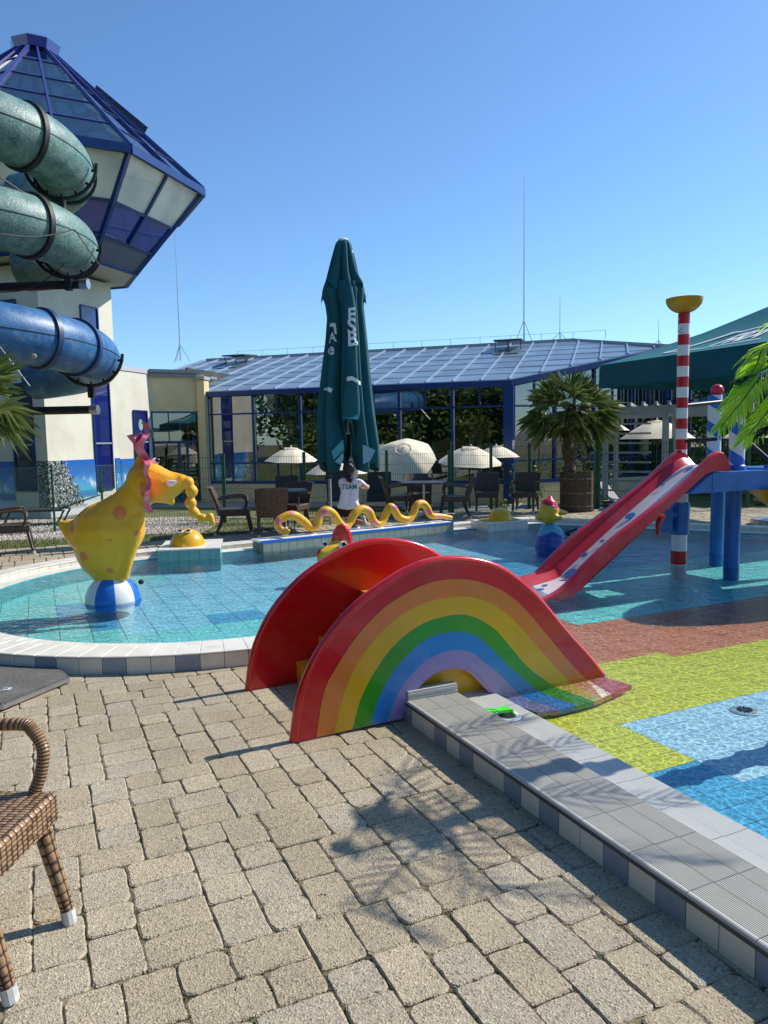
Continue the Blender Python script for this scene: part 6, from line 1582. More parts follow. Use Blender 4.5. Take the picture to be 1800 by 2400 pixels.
# ================================================================ small parasols
def parasol(lab, u, vt, Y, wpx, tilt=0, az=0, zdrop=None):
    a = aty(u, vt, Y); rad_ = wpx / 2 * Y / FPX; gz = terr(a.x, a.y); t = thing('garden_parasol', lab, 'parasol', (a.x, a.y, gz), 'cream garden parasols behind the fence')
    M_ = Matrix.Translation(a) @ Matrix.Rotation(R(az), 4, 'Z') @ Matrix.Rotation(R(tilt), 4, 'X'); n = 8; hgt = rad_ * .5
    q = MB(); rings = 5; vs = [M_ @ Vector((0, 0, 0))]
    for j in range(1, rings + 1):
        f = j / rings
        for k in range(n * 4):
            an = 2 * PI * k / (n * 4); loc = (k % 4) / 4; sag = math.sin(PI * loc); rr3 = rad_ * f * (1 - .055 * sag); z_ = -hgt * (f ** 1.55) - (0.0 if j < rings else -.02 * sag) - .015 * sag * f
            vs.append(M_ @ Vector((rr3 * math.cos(an), rr3 * math.sin(an), z_)))
    N4 = n * 4; fs = [(0, 1 + k, 1 + (k + 1) % N4) for k in range(N4)]
    for j in range(rings - 1):
        for k in range(N4): b = 1 + j * N4; fs.append((b + k, b + N4 + k, b + N4 + (k + 1) % N4, b + (k + 1) % N4))
    q.add(vs, fs); q.build('canopy', PARA, t, True, 25)
    q = MB(); P = [M_ @ Vector((rad_ * .25 * math.cos(2 * PI * k / 20), rad_ * .25 * math.sin(2 * PI * k / 20), -hgt * .09 )) for k in range(21)]; q.tube(P, .012, 4); q.ball(M_ @ Vector((0, 0, .03)), .03, 0, 8); q.build('vent_ring', PARA, t)
    q = MB(); lo_ = M_ @ Vector((0, 0, -hgt * 1.5)); q.tube([a, lo_, Vector((lo_.x, lo_.y, gz))], .02, 8)
    for k in range(n): an = 2 * PI * k / n; q.bar(M_ @ Vector((0, 0, -.03)), M_ @ Vector((rad_ * .95 * math.cos(an), rad_ * .95 * math.sin(an), -hgt * .9 - .03)), .012)
    q.build('pole_and_ribs', DKSTEEL, t)
    q = MB(); q.lathe([(.28, 0), (.28, .05), (.05, .08), (.05, .2), (0, .2)], (lo_.x, lo_.y, gz), 18); q.build('base', DKSTEEL, t)
    return t
parasol('cream parasol left of the closed teal parasol', 682, 1048, 22.5, 126, 4, 20)
parasol('cream parasol mostly hidden behind the kneeling person', 790, 1072, 22.0, 150, 0, 10)
parasol('cream parasol tipped far toward the pool, showing its round vent', 945, 1050, 22.0, 150, 42, -8)
parasol('brightly lit cream parasol right of the tipped one', 1103, 1046, 21.5, 154, 8, 15)
parasol('shaded parasol partly behind the brightly lit one, close to the blue corner pillar', 1163, 1044, 24.0, 110, 0, 0)
parasol('dull shaded parasol right behind the palm crown', 1428, 986, 21.5, 95, 0, 10)
parasol('parasol under the grey pergola with a yellow underside', 1540, 984, 22.0, 175, 0, 5)
parasol('parasol beyond the pergola at the right edge behind the fronds', 1800, 975, 23.0, 200, 0, 5)
# ================================================================ closed big parasol
cpx = Vector((-.52, 13.35, 0)); cl = thing('closed_market_parasol', 'tall folded teal market parasol with white printed letters on a white pole', 'parasol', tuple(cpx))
Yc = 13.35
q = MB(); q.tube([cpx, cpx + Z * 4.9], .06, 16); q.build('pole', WHITE, cl, True)
q = MB(); q.lathe([(.08, 1.05), (.11, 1.1), (.11, 1.25), (.08, 1.3)], cpx, 16); q.tube([cpx + Z * 1.72 + Vector((-.22, 0, 0)), cpx + Z * 1.72 + Vector((.2, 0, 0))], .02, 8)
for dx in (-.2, -.1, .1, .18): q.bar(cpx + Vector((dx, 0, 1.7)), cpx + Vector((dx * .9, .02, 2.3)), .035)
q.build('crank_hub', WHITE, cl, True)
q = MB(); q.lathe([(.32, 0), (.32, .02), (.09, .03), (.07, .1)], cpx, 24); q.build('base_plate', STEEL, cl, True)
# folded cloth: lobed silhouette, profile in pixels (v, left, right)
PR = [(563, 793, 816), (570, 787, 822), (600, 779, 830), (640, 768, 840), (665, 760, 850), (680, 755, 856), (692, 754, 855), (715, 762, 853), (745, 766, 856), (800, 762, 862), (860, 754, 868), (920, 747, 874), (970, 742, 880), (1010, 741, 886), (1050, 742, 892), (1085, 743, 893), (1098, 760, 888)]
def prof(v):
    for i in range(len(PR) - 1):
        if PR[i][0] <= v <= PR[i + 1][0]: t = (v - PR[i][0]) / (PR[i + 1][0] - PR[i][0]); return lerp(PR[i][1], PR[i + 1][1], t), lerp(PR[i][2], PR[i + 1][2], t)
    return PR[-1][1:]
def folded(name, v0, v1, rows, shrink, ph, lob, amp, hang=None, inner=0):
    q = MB(); n = 160; rn_ = []
    for j in range(rows + 1):
        f = j / rows; v = lerp(v0, v1, f); l, r = prof(min(v, 1098)); lx_ = aty(l, v, Yc).x; rx_ = aty(r, v, Yc).x; c_ = (lx_ + rx_) / 2; w_ = (rx_ - lx_) / 2 * shrink
        for k in range(n):
            an = 2 * PI * k / n; s = abs(math.sin(.5 * (an * lob + ph + .5 * math.sin(an * 2 + 1) + .25 * math.sin(f * 5)))); fold = 1 - amp * (1 - s) ** 1.3 * min(1, .3 + f * 1.3)
            cx_ = abs(math.cos(an)) ** 6; fold = lerp(fold, 1, cx_ * .8)
            vv = v + (hang(an, f) if hang else 0); z_ = aty(850, vv, Yc).z + (0)
            rn_.append((c_ + w_ * fold * math.cos(an), Yc + w_ * .72 * fold * math.sin(an), z_))
    fs = []
    for j in range(rows):
        for k in range(n): fs.append((j * n + k, (j + 1) * n + k, (j + 1) * n + (k + 1) % n, j * n + (k + 1) % n))
    q.add(rn_, fs); o = q.build(name, TEAL, cl, True, 70); return o
def hg(an, f):
    k = math.cos(an); fr_ = math.sin(an)
    up_ = 0
    if fr_ < .25 and -.45 < k < .38: up_ = -110 * (1 - abs((k + .03) / .42) ** 2)
    return f ** 6 * up_ + f ** 5 * 12 * math.sin(an * 5)
folded('folded_canopy', 662, 1094, 60, 1.0, .4, 10, .75, hg)
tpv = folded('top_valance', 563, 690, 24, 1.05, 1.6, 8, .5, lambda an, f: f ** 3 * 22 * math.sin(an * 4 + 1))
q = MB(); q.ball(aty(804, 563, Yc), (.09, .09, .035)); q.build('top_cap', WHITE, cl, True)
# front roll hanging in the middle with print
q = MB(); rows = []
for v, l, r in ((672, 806, 826), (720, 808, 834), (780, 812, 836), (850, 813, 838), (920, 806, 842), (960, 802, 844), (978, 804, 842)):
    rows.append((aty(l, v, Yc - .48), aty(r, v, Yc - .48)))
n = 14; vs = []
for a, b in rows:
    for k in range(n): an = 2 * PI * k / n; c_ = (a + b) / 2; w_ = (b - a).length / 2; vs.append(c_ + Vector((w_ * math.cos(an), .06 * math.sin(an) - .0, 0)))
fs = []
for j in range(len(rows) - 1):
    for k in range(n): fs.append((j * n + k, (j + 1) * n + k, (j + 1) * n + (k + 1) % n, j * n + (k + 1) % n))
q.add(vs, fs); q.build('front_fold', TEAL, cl, True, 60)
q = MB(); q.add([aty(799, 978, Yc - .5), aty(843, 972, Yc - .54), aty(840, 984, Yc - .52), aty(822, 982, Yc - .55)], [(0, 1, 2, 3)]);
q.add([aty(777, 1058, Yc - .40), aty(804, 1030, Yc - .42), aty(806, 1055, Yc - .40), aty(782, 1078, Yc - .43)], [(0, 1, 2, 3)]); q.build('pale_teal_lining', mat('pale lining', (.05, .34, .34), .7), cl)  # paler teal quads at the hems of the folds
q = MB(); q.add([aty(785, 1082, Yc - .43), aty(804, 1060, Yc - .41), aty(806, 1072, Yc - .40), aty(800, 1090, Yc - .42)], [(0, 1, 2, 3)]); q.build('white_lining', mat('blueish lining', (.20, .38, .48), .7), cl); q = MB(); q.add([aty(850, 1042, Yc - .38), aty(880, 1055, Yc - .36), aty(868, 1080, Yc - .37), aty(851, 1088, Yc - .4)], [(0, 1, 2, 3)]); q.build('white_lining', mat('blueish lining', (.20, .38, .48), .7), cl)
def text3(s, size, mt, parent, origin, xdir, ydir, name='lettering', ext=.0, bold=0, font=None, sx=1.0, fit=None, offn=.0):
    cu = bpy.data.curves.new(name, 'FONT'); cu.body = s; cu.size = size; cu.extrude = ext; cu.offset = bold; cu.resolution_u = 3
    o = bpy.data.objects.new(name, cu); sc.collection.objects.link(o); dg = bpy.context.evaluated_depsgraph_get(); me = bpy.data.meshes.new_from_object(o.evaluated_get(dg)); bpy.data.objects.remove(o)
    x = xdir.normalized(); y = ydir.normalized(); z = x.cross(y).normalized()
    for v in me.vertices: c_ = v.co.copy(); v.co = origin + x * c_.x * sx + y * c_.y + z * (c_.z + offn)
    me.materials.clear(); me.materials.append(mt); me.name = name; return link(name, me, parent)
# letters follow the cloth: print fragments rotated to run down the folds, laid on the cloth surface
def on_cloth(me_o, parent_objs):
    from mathutils.bvhtree import BVHTree
    bm = bmesh.new()
    for po in parent_objs: bm.from_mesh(po.data)
    tree = BVHTree.FromBMesh(bm)
    bm2 = bmesh.new(); bm2.from_mesh(me_o.data); bmesh.ops.triangulate(bm2, faces=bm2.faces); bmesh.ops.subdivide_edges(bm2, edges=[e for e in bm2.edges if e.calc_length() > .03], cuts=2, use_grid_fill=True); bm2.to_mesh(me_o.data)
    for v in me_o.data.vertices:
        h_ = tree.ray_cast(Vector((v.co.x, Yc - 3, v.co.z)), Vector((0, 1, 0)))
        if h_[0]: v.co.y = h_[0].y - .012
    bm.free(); bm2.free()
cloths = [o for o in cl.children if o.name.startswith(('folded_canopy', 'front_fold'))]
for (s, u, v, size, xd, yd, sx) in (('L', 781, 742, .24, (-1, 0, 0), (.1, 0, -1), 1.0), ('A', 763, 787, .24, (1, 0, .1), (-.1, 0, 1), .8), ('e', 759, 818, .28, (1, 0, 0), (0, 0, 1), .9), ('F', 812, 742, .30, (1, 0, .1), (0, 0, 1), .9), ('S', 811, 773, .36, (1, 0, .1), (0, 0, 1), .9), ('B', 811, 803, .34, (1, 0, .1), (0, 0, 1), .9)):
    if s == 'r': continue
    o = text3(s, size, PRINTW, cl, aty(u, v, Yc - 1), Vector(xd), Vector(yd), bold=.008, sx=sx); on_cloth(o, cloths)
q = MB()
for P_ in ([(755, 898), (773, 904), (769, 914), (748, 905)], [(804, 879), (822, 876), (822, 886), (804, 890)], [(822, 876), (842, 887), (842, 896), (822, 886)], [(765, 738), (779, 740), (778, 750), (764, 747)]):
    q.add([aty(u, v, Yc - 1) for u, v in P_], [(0, 1, 2, 3)])
o = q.build('print_stripe', PRINTW, cl); on_cloth(o, cloths)
# ================================================================ open teal canopy at the right
op = thing('open_market_parasol', 'large open teal market parasol with white printed panel reaching in from the right', 'parasol', (6.95, 12.9, 0))
T1 = Vector((3.98, 13.7, 2.88)); CS = 4.0; T2 = T1 + Vector((N2.x, N2.y, 0)) * -CS; T4 = T1 + Vector((D2.x, D2.y, 0)) * (CS + .6); T3 = T2 + Vector((D2.x, D2.y, 0)) * (CS + .6); AP = (T1 + T3) / 2 + Z * .98
dV = .42
def edgepts(a, b, n, sag): return [a.lerp(b, k / n) + Z * (-sag * math.sin(PI * k / n)) for k in range(n + 1)]
q = MB(); cs4 = [T1, T2, T3, T4]
TEAL_T = leafmat('teal awning painted sunlit', (.025, .26, .32), (.03, .27, .33), .42, .8)  # lighter copy of the awning teal, sunlit tone put into the colour
for i in range(4):
    a, b = cs4[i], cs4[(i + 1) % 4]; n = 16; rows = 14; vs = []
    E_ = edgepts(a, b, n, .0)
    for j in range(rows + 1):
        f = j / rows
        for k in range(n + 1):
            p = E_[k].lerp(AP, f); p.z -= .16 * math.sin(PI * f) * (1 - .5 * abs(2 * k / n - 1)) + .012 * math.sin(k * 2.6 + j * .4) * math.sin(PI * f) * (1 if abs(2 * k / n - 1) > .5 else .3); vs.append(p)
    q.add(vs, [(j * (n + 1) + k, j * (n + 1) + k + 1, (j + 1) * (n + 1) + k + 1, (j + 1) * (n + 1) + k) for j in range(rows) for k in range(n)])
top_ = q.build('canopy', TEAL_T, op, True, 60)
for i in range(4):
    a, b = cs4[i], cs4[(i + 1) % 4]; q = MB(); n = 24; A_ = [a.lerp(b, k / n) for k in range(n + 1)]; nn = (b - a).cross(Z).normalized()
    B_ = [p - Z * (dV + .012 * math.sin(k * 1.3)) + nn * (.03 * math.sin(k * .9)) for k, p in enumerate(A_)]; q.strip(A_, B_); q.build('valance', TEAL, op, True)
q = MB(); q.tube([Vector((AP.x, AP.y, 0)), AP], .07, 16); q.lathe([(.1, 2.2), (.13, 2.3), (.1, 2.45)], (AP.x, AP.y, 0), 16); q.build('pole', WHITE, op, True)
for i in range(4): q = MB(); q.bar(AP - Z * .15, cs4[i] - Z * .05, .04, .05); q.bar(Vector((AP.x, AP.y, 2.5)), AP.lerp(cs4[i], .5) - Z * .1, .03); q.build('rib', WHITE, op)
q = MB(); q.lathe([(.45, 0), (.45, .1), (.1, .12)], (AP.x, AP.y, 0), 20); q.build('base', STEEL, op)
# print on the left slope: framed lettering
a, b = T1, T2; xd = (b - a).normalized(); mid = a.lerp(b, .5); yd = (AP - mid).normalized(); nn = xd.cross(yd); nn = nn if nn.z > 0 else -nn
def slope(x, y): # x metres along edge from T1, y up slope
    L_ = (b - a).length; H_ = (AP - mid).length; f = y / H_; E0 = a.lerp(b, x / L_); 
    # map to plane point
    base = mid + yd * y + xd * (x - L_ / 2) * 1.0
    base.z -= .16 * math.sin(PI * min(1, f)) * (1 - .5 * min(1, abs((x - L_ / 2) / (L_ / 2 * max(.05, 1 - f))))); return base + nn * .02
def slopebar(p0, p1, wd):
    q_ = MB(); n = 12; d = Vector((p1[0] - p0[0], p1[1] - p0[1], 0)).normalized(); o_ = Vector((-d.y, d.x, 0)) * wd / 2
    A_ = [slope(lerp(p0[0], p1[0], k / n) + o_.x, lerp(p0[1], p1[1], k / n) + o_.y) for k in range(n + 1)]; B_ = [slope(lerp(p0[0], p1[0], k / n) - o_.x, lerp(p0[1], p1[1], k / n) - o_.y) for k in range(n + 1)]; q_.strip(A_, B_); return q_
X0, X1, Y0, Y1 = 1.25, 3.1, .32, 1.35
q = MB()
for p0, p1, wd in (((X0, Y0), (X1, Y0), .05), ((X0 - .0, Y0), (X0 + .62, Y1), .07), ((X0 + .62, Y1), (X1 - .3, Y1), .05)):
    s_ = slopebar(p0, p1, wd); q.add(s_.v, s_.f)
q.build('print_frame', PRINTW, op)
tx = text3('FRA', 1.0, PRINTW, op, Vector((0, 0, 0)), Vector((1, 0, 0)), Vector((0, 1, 0)), bold=.02)
bm2 = bmesh.new(); bm2.from_mesh(tx.data); bmesh.ops.triangulate(bm2, faces=bm2.faces); bmesh.ops.subdivide_edges(bm2, edges=bm2.edges, cuts=1); bm2.to_mesh(tx.data); bm2.free()
for v in tx.data.vertices: v.co = slope(X0 + .72 + v.co.x * .5 + v.co.y * .15, Y0 + .22 + v.co.y * .9)
# unseen oval added out of frame at the right to shade the red tiles
r2_ = thing('added_shade_oval', 'unseen teal oval added outside the right edge to shade the red tiles', 'parasol', tuple(st(8.2, 1.4))); RC = st(8.2, 1.4); q = MB(); q.lathe([(1.0, 2.4), (.7, 2.55), (.3, 2.68), (0, 2.72)], RC, 28, 0, (Vector((D2.x, D2.y, 0)) * 1.6, Vector((N2.x, N2.y, 0)) * .62, Z)); q.build('canopy', TEAL, r2_, True); q = MB(); q.tube([RC + Z * -.2, RC + Z * 2.7], .03, 8); q.build('pole', STEEL, r2_)
# ================================================================ kneeling person
YP = 12.95
ps = thing('person', 'person with dark ponytail in white team shirt and black shorts kneeling at the parasol pole', 'person', (g(815, 1243).x, YP, 0))
def Q(u, v, r, dy=0.0, fl=1.0): p = aty(u, v, YP + dy); return (p.x, p.y, p.z, r * YP / FPX, fl)
blob('body', [[Q(822, 1126, 7, 0), Q(821, 1112, 7), Q(819, 1102, 12)], [Q(818, 1100, 12.5), Q(819, 1106, 11, .02)],
     [Q(850, 1136, 6.5, 0), Q(860, 1143, 5.5, .06), Q(861, 1140, 5, .12), Q(845, 1132, 4.5, .32), Q(835, 1120, 4.2, .38)], [Q(800, 1134, 6, .05), Q(805, 1128, 5, .25), Q(826, 1118, 4.2, .36)],
     [Q(835, 1222, 7.5, .08), Q(848, 1226, 7, -.02), Q(858, 1228, 5.5, -.08)], [Q(797, 1225, 7, .3), Q(797, 1238, 5, .32)]], SKIN, ps, .010, 3)
blob('shirt', [[Q(803, 1127, 7.5, 0, .8), Q(840, 1129, 7.5, 0, .8)], [Q(799, 1129, 6.5, 0, 1), Q(800, 1138, 6, .02, 1)], [Q(845, 1131, 7.5, 0, 1), Q(852, 1138, 8, .03, 1)],
     [Q(808, 1135, 12, 0, .75), Q(810, 1155, 12, 0, .8), Q(807, 1180, 14, 0, .85)], [Q(830, 1136, 12, 0, .75), Q(828, 1158, 13, 0, .8), Q(824, 1180, 15, 0, .85)], [Q(798, 1186, 9, -.02, 1), Q(815, 1188, 9, -.04, 1), Q(834, 1184, 9, -.02, 1)]], mat('white cotton shirt', (.72, .72, .76), .85, .04, 5, .3, 25, dist=.03), ps, .011, 3)
blob('shorts', [[Q(797, 1196, 13, .02), Q(812, 1200, 13, .0), Q(830, 1196, 13, .02)], [Q(792, 1200, 12, .05), Q(797, 1222, 8, .28)], [Q(828, 1202, 12, .1), Q(840, 1216, 9, .12)]], mat('black shorts', (.012, .012, .014), .8), ps, .012, 3)
blob('hair', [[Q(817, 1099, 14.5, -.015), Q(817, 1092, 13, 0)], [Q(817, 1108, 9, -.04), Q(816, 1116, 7, -.09), Q(819, 1122, 8.5, -.1), Q(821, 1127, 5, -.1)]], HAIR, ps, .010, 3)
blob('shoe', [[Q(852, 1212, 4, -.08), Q(855, 1224, 5, -.1), Q(857, 1231, 4, -.1)]], [mat('grey white trainer', (.5, .5, .52), .6, .3, 30)], ps, .008, 2)
blob('shoe', [[Q(803, 1213, 5, .1), Q(807, 1238, 5, .05), Q(812, 1240, 4, -.06)]], [WHITE], ps, .008, 2)
tx = text3('TEAM', .118, mat('teal shirt print', (.01, .16, .19), .7), ps, aty(800.5, 1147, YP - .11), Vector((1, 0, 0)), Vector((-.03, 0, 1)), bold=.003, sx=.9)
from mathutils.bvhtree import BVHTree
bms = bmesh.new(); bms.from_mesh([o for o in ps.children if o.name.startswith('shirt')][0].data); tr_ = BVHTree.FromBMesh(bms)
bm2 = bmesh.new(); bm2.from_mesh(tx.data); bmesh.ops.triangulate(bm2, faces=bm2.faces); bmesh.ops.subdivide_edges(bm2, edges=bm2.edges, cuts=1); bm2.to_mesh(tx.data); bm2.free()
for v in tx.data.vertices:
    h_ = tr_.ray_cast(Vector((v.co.x, YP - 2, v.co.z)), Vector((0, 1, 0)))
    if h_[0]: v.co.y = h_[0].y - .005
bms.free()
# grey post behind the person
q = MB(); gp = thing('steel_post', 'slim plain steel post left of the kneeling person', 'post', (-.9, 14.1, 0)); a = aty(773, 1118, 14.1); q.tube([(a.x, a.y, 0), (a.x, a.y, a.z)], .03, 10); q.build('tube', STEEL, gp, True); q = MB(); q.lathe([(.036, 0), (.036, .05), (0, .055)], a - Z * .03, 12); q.build('cap', BLACK, gp)
# ================================================================ palms
def fanleaf(q, base, dirv, size, rnd, nb=16, spread=2.3, droop=.35):
    d = dirv.normalized(); side = d.cross(Z); side = side.normalized() if side.length > .01 else Vector((1, 0, 0)); upn = side.cross(d); rl = rnd.uniform(-.9, .9); side, upn = side * math.cos(rl) + upn * math.sin(rl), upn * math.cos(rl) - side * math.sin(rl)
    tip = base + d * size * .55; tip.z -= droop * size * .12
    q.tube([base, (base + tip) / 2 + upn * .02, tip], .006, 4)
    for k in range(nb):
        a = (k / (nb - 1) - .5) * spread + rnd.uniform(-.04, .04); L_ = size * (.62 - .12 * abs(a)) * rnd.uniform(.85, 1.1)
        v = (d * math.cos(a) + side * math.sin(a) + upn * (.25 - .35 * (k % 2))).normalized(); w_ = side * math.cos(a) - d * math.sin(a); wd = size * .014
        p1 = tip + v * L_ * .5 + upn * .03 * size; p2 = tip + v * L_ - Z * L_ * droop * rnd.uniform(.2, .9)
        q.add([tip, p1 + w_ * wd, p1 - w_ * wd, p2], [(0, 1, 3), (0, 3, 2)])
def fanpalm(lab, base, trunk_h, crown_r, nl, seed, pot=True, dirs=None):
    rnd = random.Random(seed); t = thing('fan_palm', lab, 'palm', tuple(base)); top = Vector(base) + Z * trunk_h
    q = MB(); P = [Vector(base) + Z * (trunk_h * k / 10) + Vector((.02 * math.sin(k), .01 * math.cos(k * 2), 0)) for k in range(11)]; q.tube(P, [.12 + .02 * math.sin(k * 2.2) for k in range(11)], 12)
    for _ in range(240):
        z_ = rnd.uniform(0, trunk_h); a = rnd.uniform(0, 2 * PI); p = Vector(base) + Z * z_ + Vector((math.cos(a), math.sin(a), 0)) * .115; o_ = Vector((math.cos(a), math.sin(a), 0)); s_ = Vector((-o_.y, o_.x, 0)) * .018
        q.add([p - s_, p + s_, p + o_ * rnd.uniform(.03, .07) + Z * rnd.uniform(-.04, .08)], [(0, 1, 2)])
    q.build('trunk', BARK, t)
    q = MB()
    for k in range(nl):
        a = 2 * PI * k * .382 + rnd.uniform(-.2, .2); el_ = lerp(1.35, -.75, (k / nl) ** .8) + rnd.uniform(-.1, .1); dv = Vector((math.cos(a) * math.cos(el_), math.sin(a) * math.cos(el_), math.sin(el_)))
        fanleaf(q, top, dv, crown_r * rnd.uniform(.8, 1.1), rnd, 17, 2.3, .3 if el_ > 0 else .6)
    q.build('crown', FAN, t); return t
pb_ = (4.15, 15.85, 0)
pot = thing('reed_wrapped_planter', 'round planter wrapped in brown reed matting', 'planter', pb_)
q = MB(); n = 90
for k in range(n):
    a = 2 * PI * k / n; rr3 = .335 + .008 * math.sin(k * 7.1); q.box((pb_[0] + rr3 * math.cos(a), pb_[1] + rr3 * math.sin(a), .42), (.022, .026, .82 + .02 * math.sin(k * 3.3)), (Vector((-math.sin(a), math.cos(a), 0)), Vector((math.cos(a), math.sin(a), 0)), Z))
q.build('reed_matting', REED, pot)
q = MB(); q.lathe([(.325, 0), (.325, .78), (0, .76)], pb_, 24); q.build('tub', mat('tub soil', (.05, .035, .02), .9), pot)
q = MB()
for z_ in (.12, .4, .7): q.tube([(pb_[0] + .352 * math.cos(2 * PI * k / 30), pb_[1] + .352 * math.sin(2 * PI * k / 30), z_) for k in range(31)], .004, 4)
q.build('binding_wire', STEEL, pot)
fanpalm('fan palm with dark shaggy trunk growing in the reed wrapped planter', (pb_[0] - .18, pb_[1], .76), 1.40, .98, 42, 3)
lp = aty(-110, 935, 9.0); fp_ = fanpalm('fan palm whose blades reach in at the left edge', (lp.x, lp.y, 0), lp.z, .85, 34, 8)
# ---- feather palm at the right (artificial)
fpm = thing('artificial_feather_palm', 'bright green artificial palm with arching feather fronds at the right edge', 'palm', (2.62, 4.05, -.2))
q = MB(); PB = Vector((2.72, 4.1, -.2)); CT = Vector((2.5, 4.02, 2.12)); P = [PB.lerp(CT, k / 12) for k in range(13)]; q.tube(P, [.085 - .003 * k for k in range(13)], 14)
for k in range(2, 12): q.lathe([(.09 - .003 * k, -.02), (.11 - .003 * k, .02), (.085 - .003 * k, .03)], P[k], 14)
q.build('trunk', BARK, fpm, True)
def frond(start, mid_, end, nleaf, ll, mt, seed, wd=.0075):
    rnd = random.Random(seed); P = cat_path([start, start.lerp(mid_, .5) + Z * .02, mid_, mid_.lerp(end, .55) - Z * .0, end], 10); q = MB(); n = len(P); q.tube(P, [lerp(.010, .003, k / (n - 1)) for k in range(n)], 5)
    q.build('rachis', mat('frond rib', (.10, .2, .03), .5) if 'rib' not in globals() else RIBM, fpm)
    q = MB()
    for i in range(nleaf):
        f = .12 + .88 * i / (nleaf - 1); x = f * (n - 1); k = min(int(x), n - 2); p = P[k].lerp(P[k + 1], x - k); T = (P[k + 1] - P[k]).normalized()
        side = T.cross(Z); side = side.normalized() if side.length > .05 else Vector((1, 0, 0)); upn = side.cross(T).normalized()
        for sg in (-1, 1):
            L_ = ll * (math.sin(PI * (.18 + .75 * f)) ** .6) * rnd.uniform(.88, 1.08); a = lerp(1.15, .45, f) + rnd.uniform(-.08, .08)
            v = (T * math.cos(a) + side * sg * math.sin(a) + upn * rnd.uniform(-.05, .16)).normalized(); wv2 = v.cross(upn).normalized(); pts_ = []
            for (s_, w_) in ((0, .25), (.15, .8), (.4, 1.0), (.7, .75), (.9, .4)):
                c_ = p + v * L_ * s_ - Z * L_ * .32 * s_ ** 2.2 * rnd.uniform(.8, 1.1); pts_.append((c_ + wv2 * wd * w_ + upn * .002, c_ - Z * .0015, c_ - wv2 * wd * w_ + upn * .002))
            tipp = p + v * L_ - Z * L_ * .38; vs = [r_ for t3_ in pts_ for r_ in t3_] + [tipp]; fs = []
            for j in range(4): b = j * 3; fs += [(b, b + 3, b + 4, b + 1), (b + 1, b + 4, b + 5, b + 2)]
            fs += [(12, 15, 13), (13, 15, 14)]; q.add(vs, fs)
    q.build('leaflets', mt, fpm, True, 60)
RIBM = mat('frond rib', (.10, .2, .03), .5); rib = 1
A3 = lambda u, v, Y: aty(u, v, Y)
frond(CT, A3(1800, 808, 4.0), A3(1745, 905, 3.95), 48, .17, FROND, 1)
frond(CT, A3(1790, 880, 3.9), A3(1690, 1000, 3.75), 48, .16, FROND, 2)
frond(CT, A3(1830, 930, 3.8), A3(1745, 1030, 3.6), 44, .16, FROND, 3)
frond(CT, A3(1790, 845, 4.05), A3(1700, 945, 4.05), 46, .15, FROND, 4)
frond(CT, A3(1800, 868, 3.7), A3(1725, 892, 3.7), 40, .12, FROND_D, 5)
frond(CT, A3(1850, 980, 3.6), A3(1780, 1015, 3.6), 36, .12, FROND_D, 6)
for k in range(3):
    a = R(-60 + k * 55); dv = Vector((math.cos(a), math.sin(a), 0)); frond(CT, CT + dv * .45 + Z * .14, CT + dv * .85 - Z * .30, 20, .2, FROND if k % 2 else FROND_D, 20 + k)
frond(CT, CT + Vector((-.2, -.5, .12)), CT + Vector((-.42, -.85, -.25)), 20, .2, FROND, 31)
frond(CT, CT + Vector((-.05, .5, .15)), CT + Vector((.25, .85, -.15)), 20, .2, FROND, 32)
# ================================================================ pergola, loungers and the lawn beyond the fence
pg_ = thing('pergola', 'grey timber pergola with slatted sides beyond the right hand fence', 'pergola', (5.5, 18.5, -.3))
PA = aty(1420, 1000, 18.5); PBq = aty(1560, 1000, 17.6); PC = PA + Vector((1.2, 3.0, 0)); PD = PBq + Vector((1.4, 3.0, 0)); ztp = aty(1420, 960, 18.5).z
PE_ = PBq + (PBq - PA) * 1.3
for k, p in enumerate((PA, PBq, PC, PD)):
    q = MB(); z_ = terr(p.x, p.y); q.box((p.x, p.y, (z_ + ztp) / 2), (.12, .12, ztp - z_)); q.build('post', PERG, pg_)
for a, b in ((PA, PE_), (PC, PE_ + (PC - PA)), (PA, PC), (PBq, PD)):
    q = MB(); q.bar(Vector((a.x, a.y, ztp - .06)), Vector((b.x, b.y, ztp - .06)), .07, .22); q.build('beam', PERG, pg_)
for k in range(12):
    a = PA.lerp(PE_, k / 11); b = PC.lerp(PE_ + (PC - PA), k / 11); d = (b - a).normalized(); q = MB(); q.bar(Vector((a.x, a.y, ztp + .1)) - d * .3, Vector((b.x, b.y, ztp + .1)) + d * .2, .06, .09); q.build('roof_slat', PERG, pg_)
for k in range(9):
    z_ = lerp(-.1, ztp - .35, k / 8); q = MB(); q.bar(Vector((PA.x + .05, PA.y + 1.5, z_)), Vector((PBq.x + .2, PBq.y + 1.5, z_)), .03, .05); q.build('side_slat', PERG, pg_)
for k in range(7): q = MB(); q.bar(Vector((PBq.x - .6 + k * .1, PBq.y + .2, -.25)), Vector((PBq.x - .6 + k * .1, PBq.y + .2, .25)), .03); q.build('rail_baluster', PERG, pg_)
q = MB(); q.bar(Vector((PBq.x - .65, PBq.y + .2, .25)), Vector((PBq.x + .1, PBq.y + .2, .25)), .04); q.bar(Vector((PBq.x - .65, PBq.y + .2, -.18)), Vector((PBq.x + .1, PBq.y + .2, -.18)), .04); q.build('rail', PERG, pg_)
LM = mat('dark sling fabric', (.02, .02, .022), .7); LG = mat('grey sling fabric', (.25, .25, .26), .7)
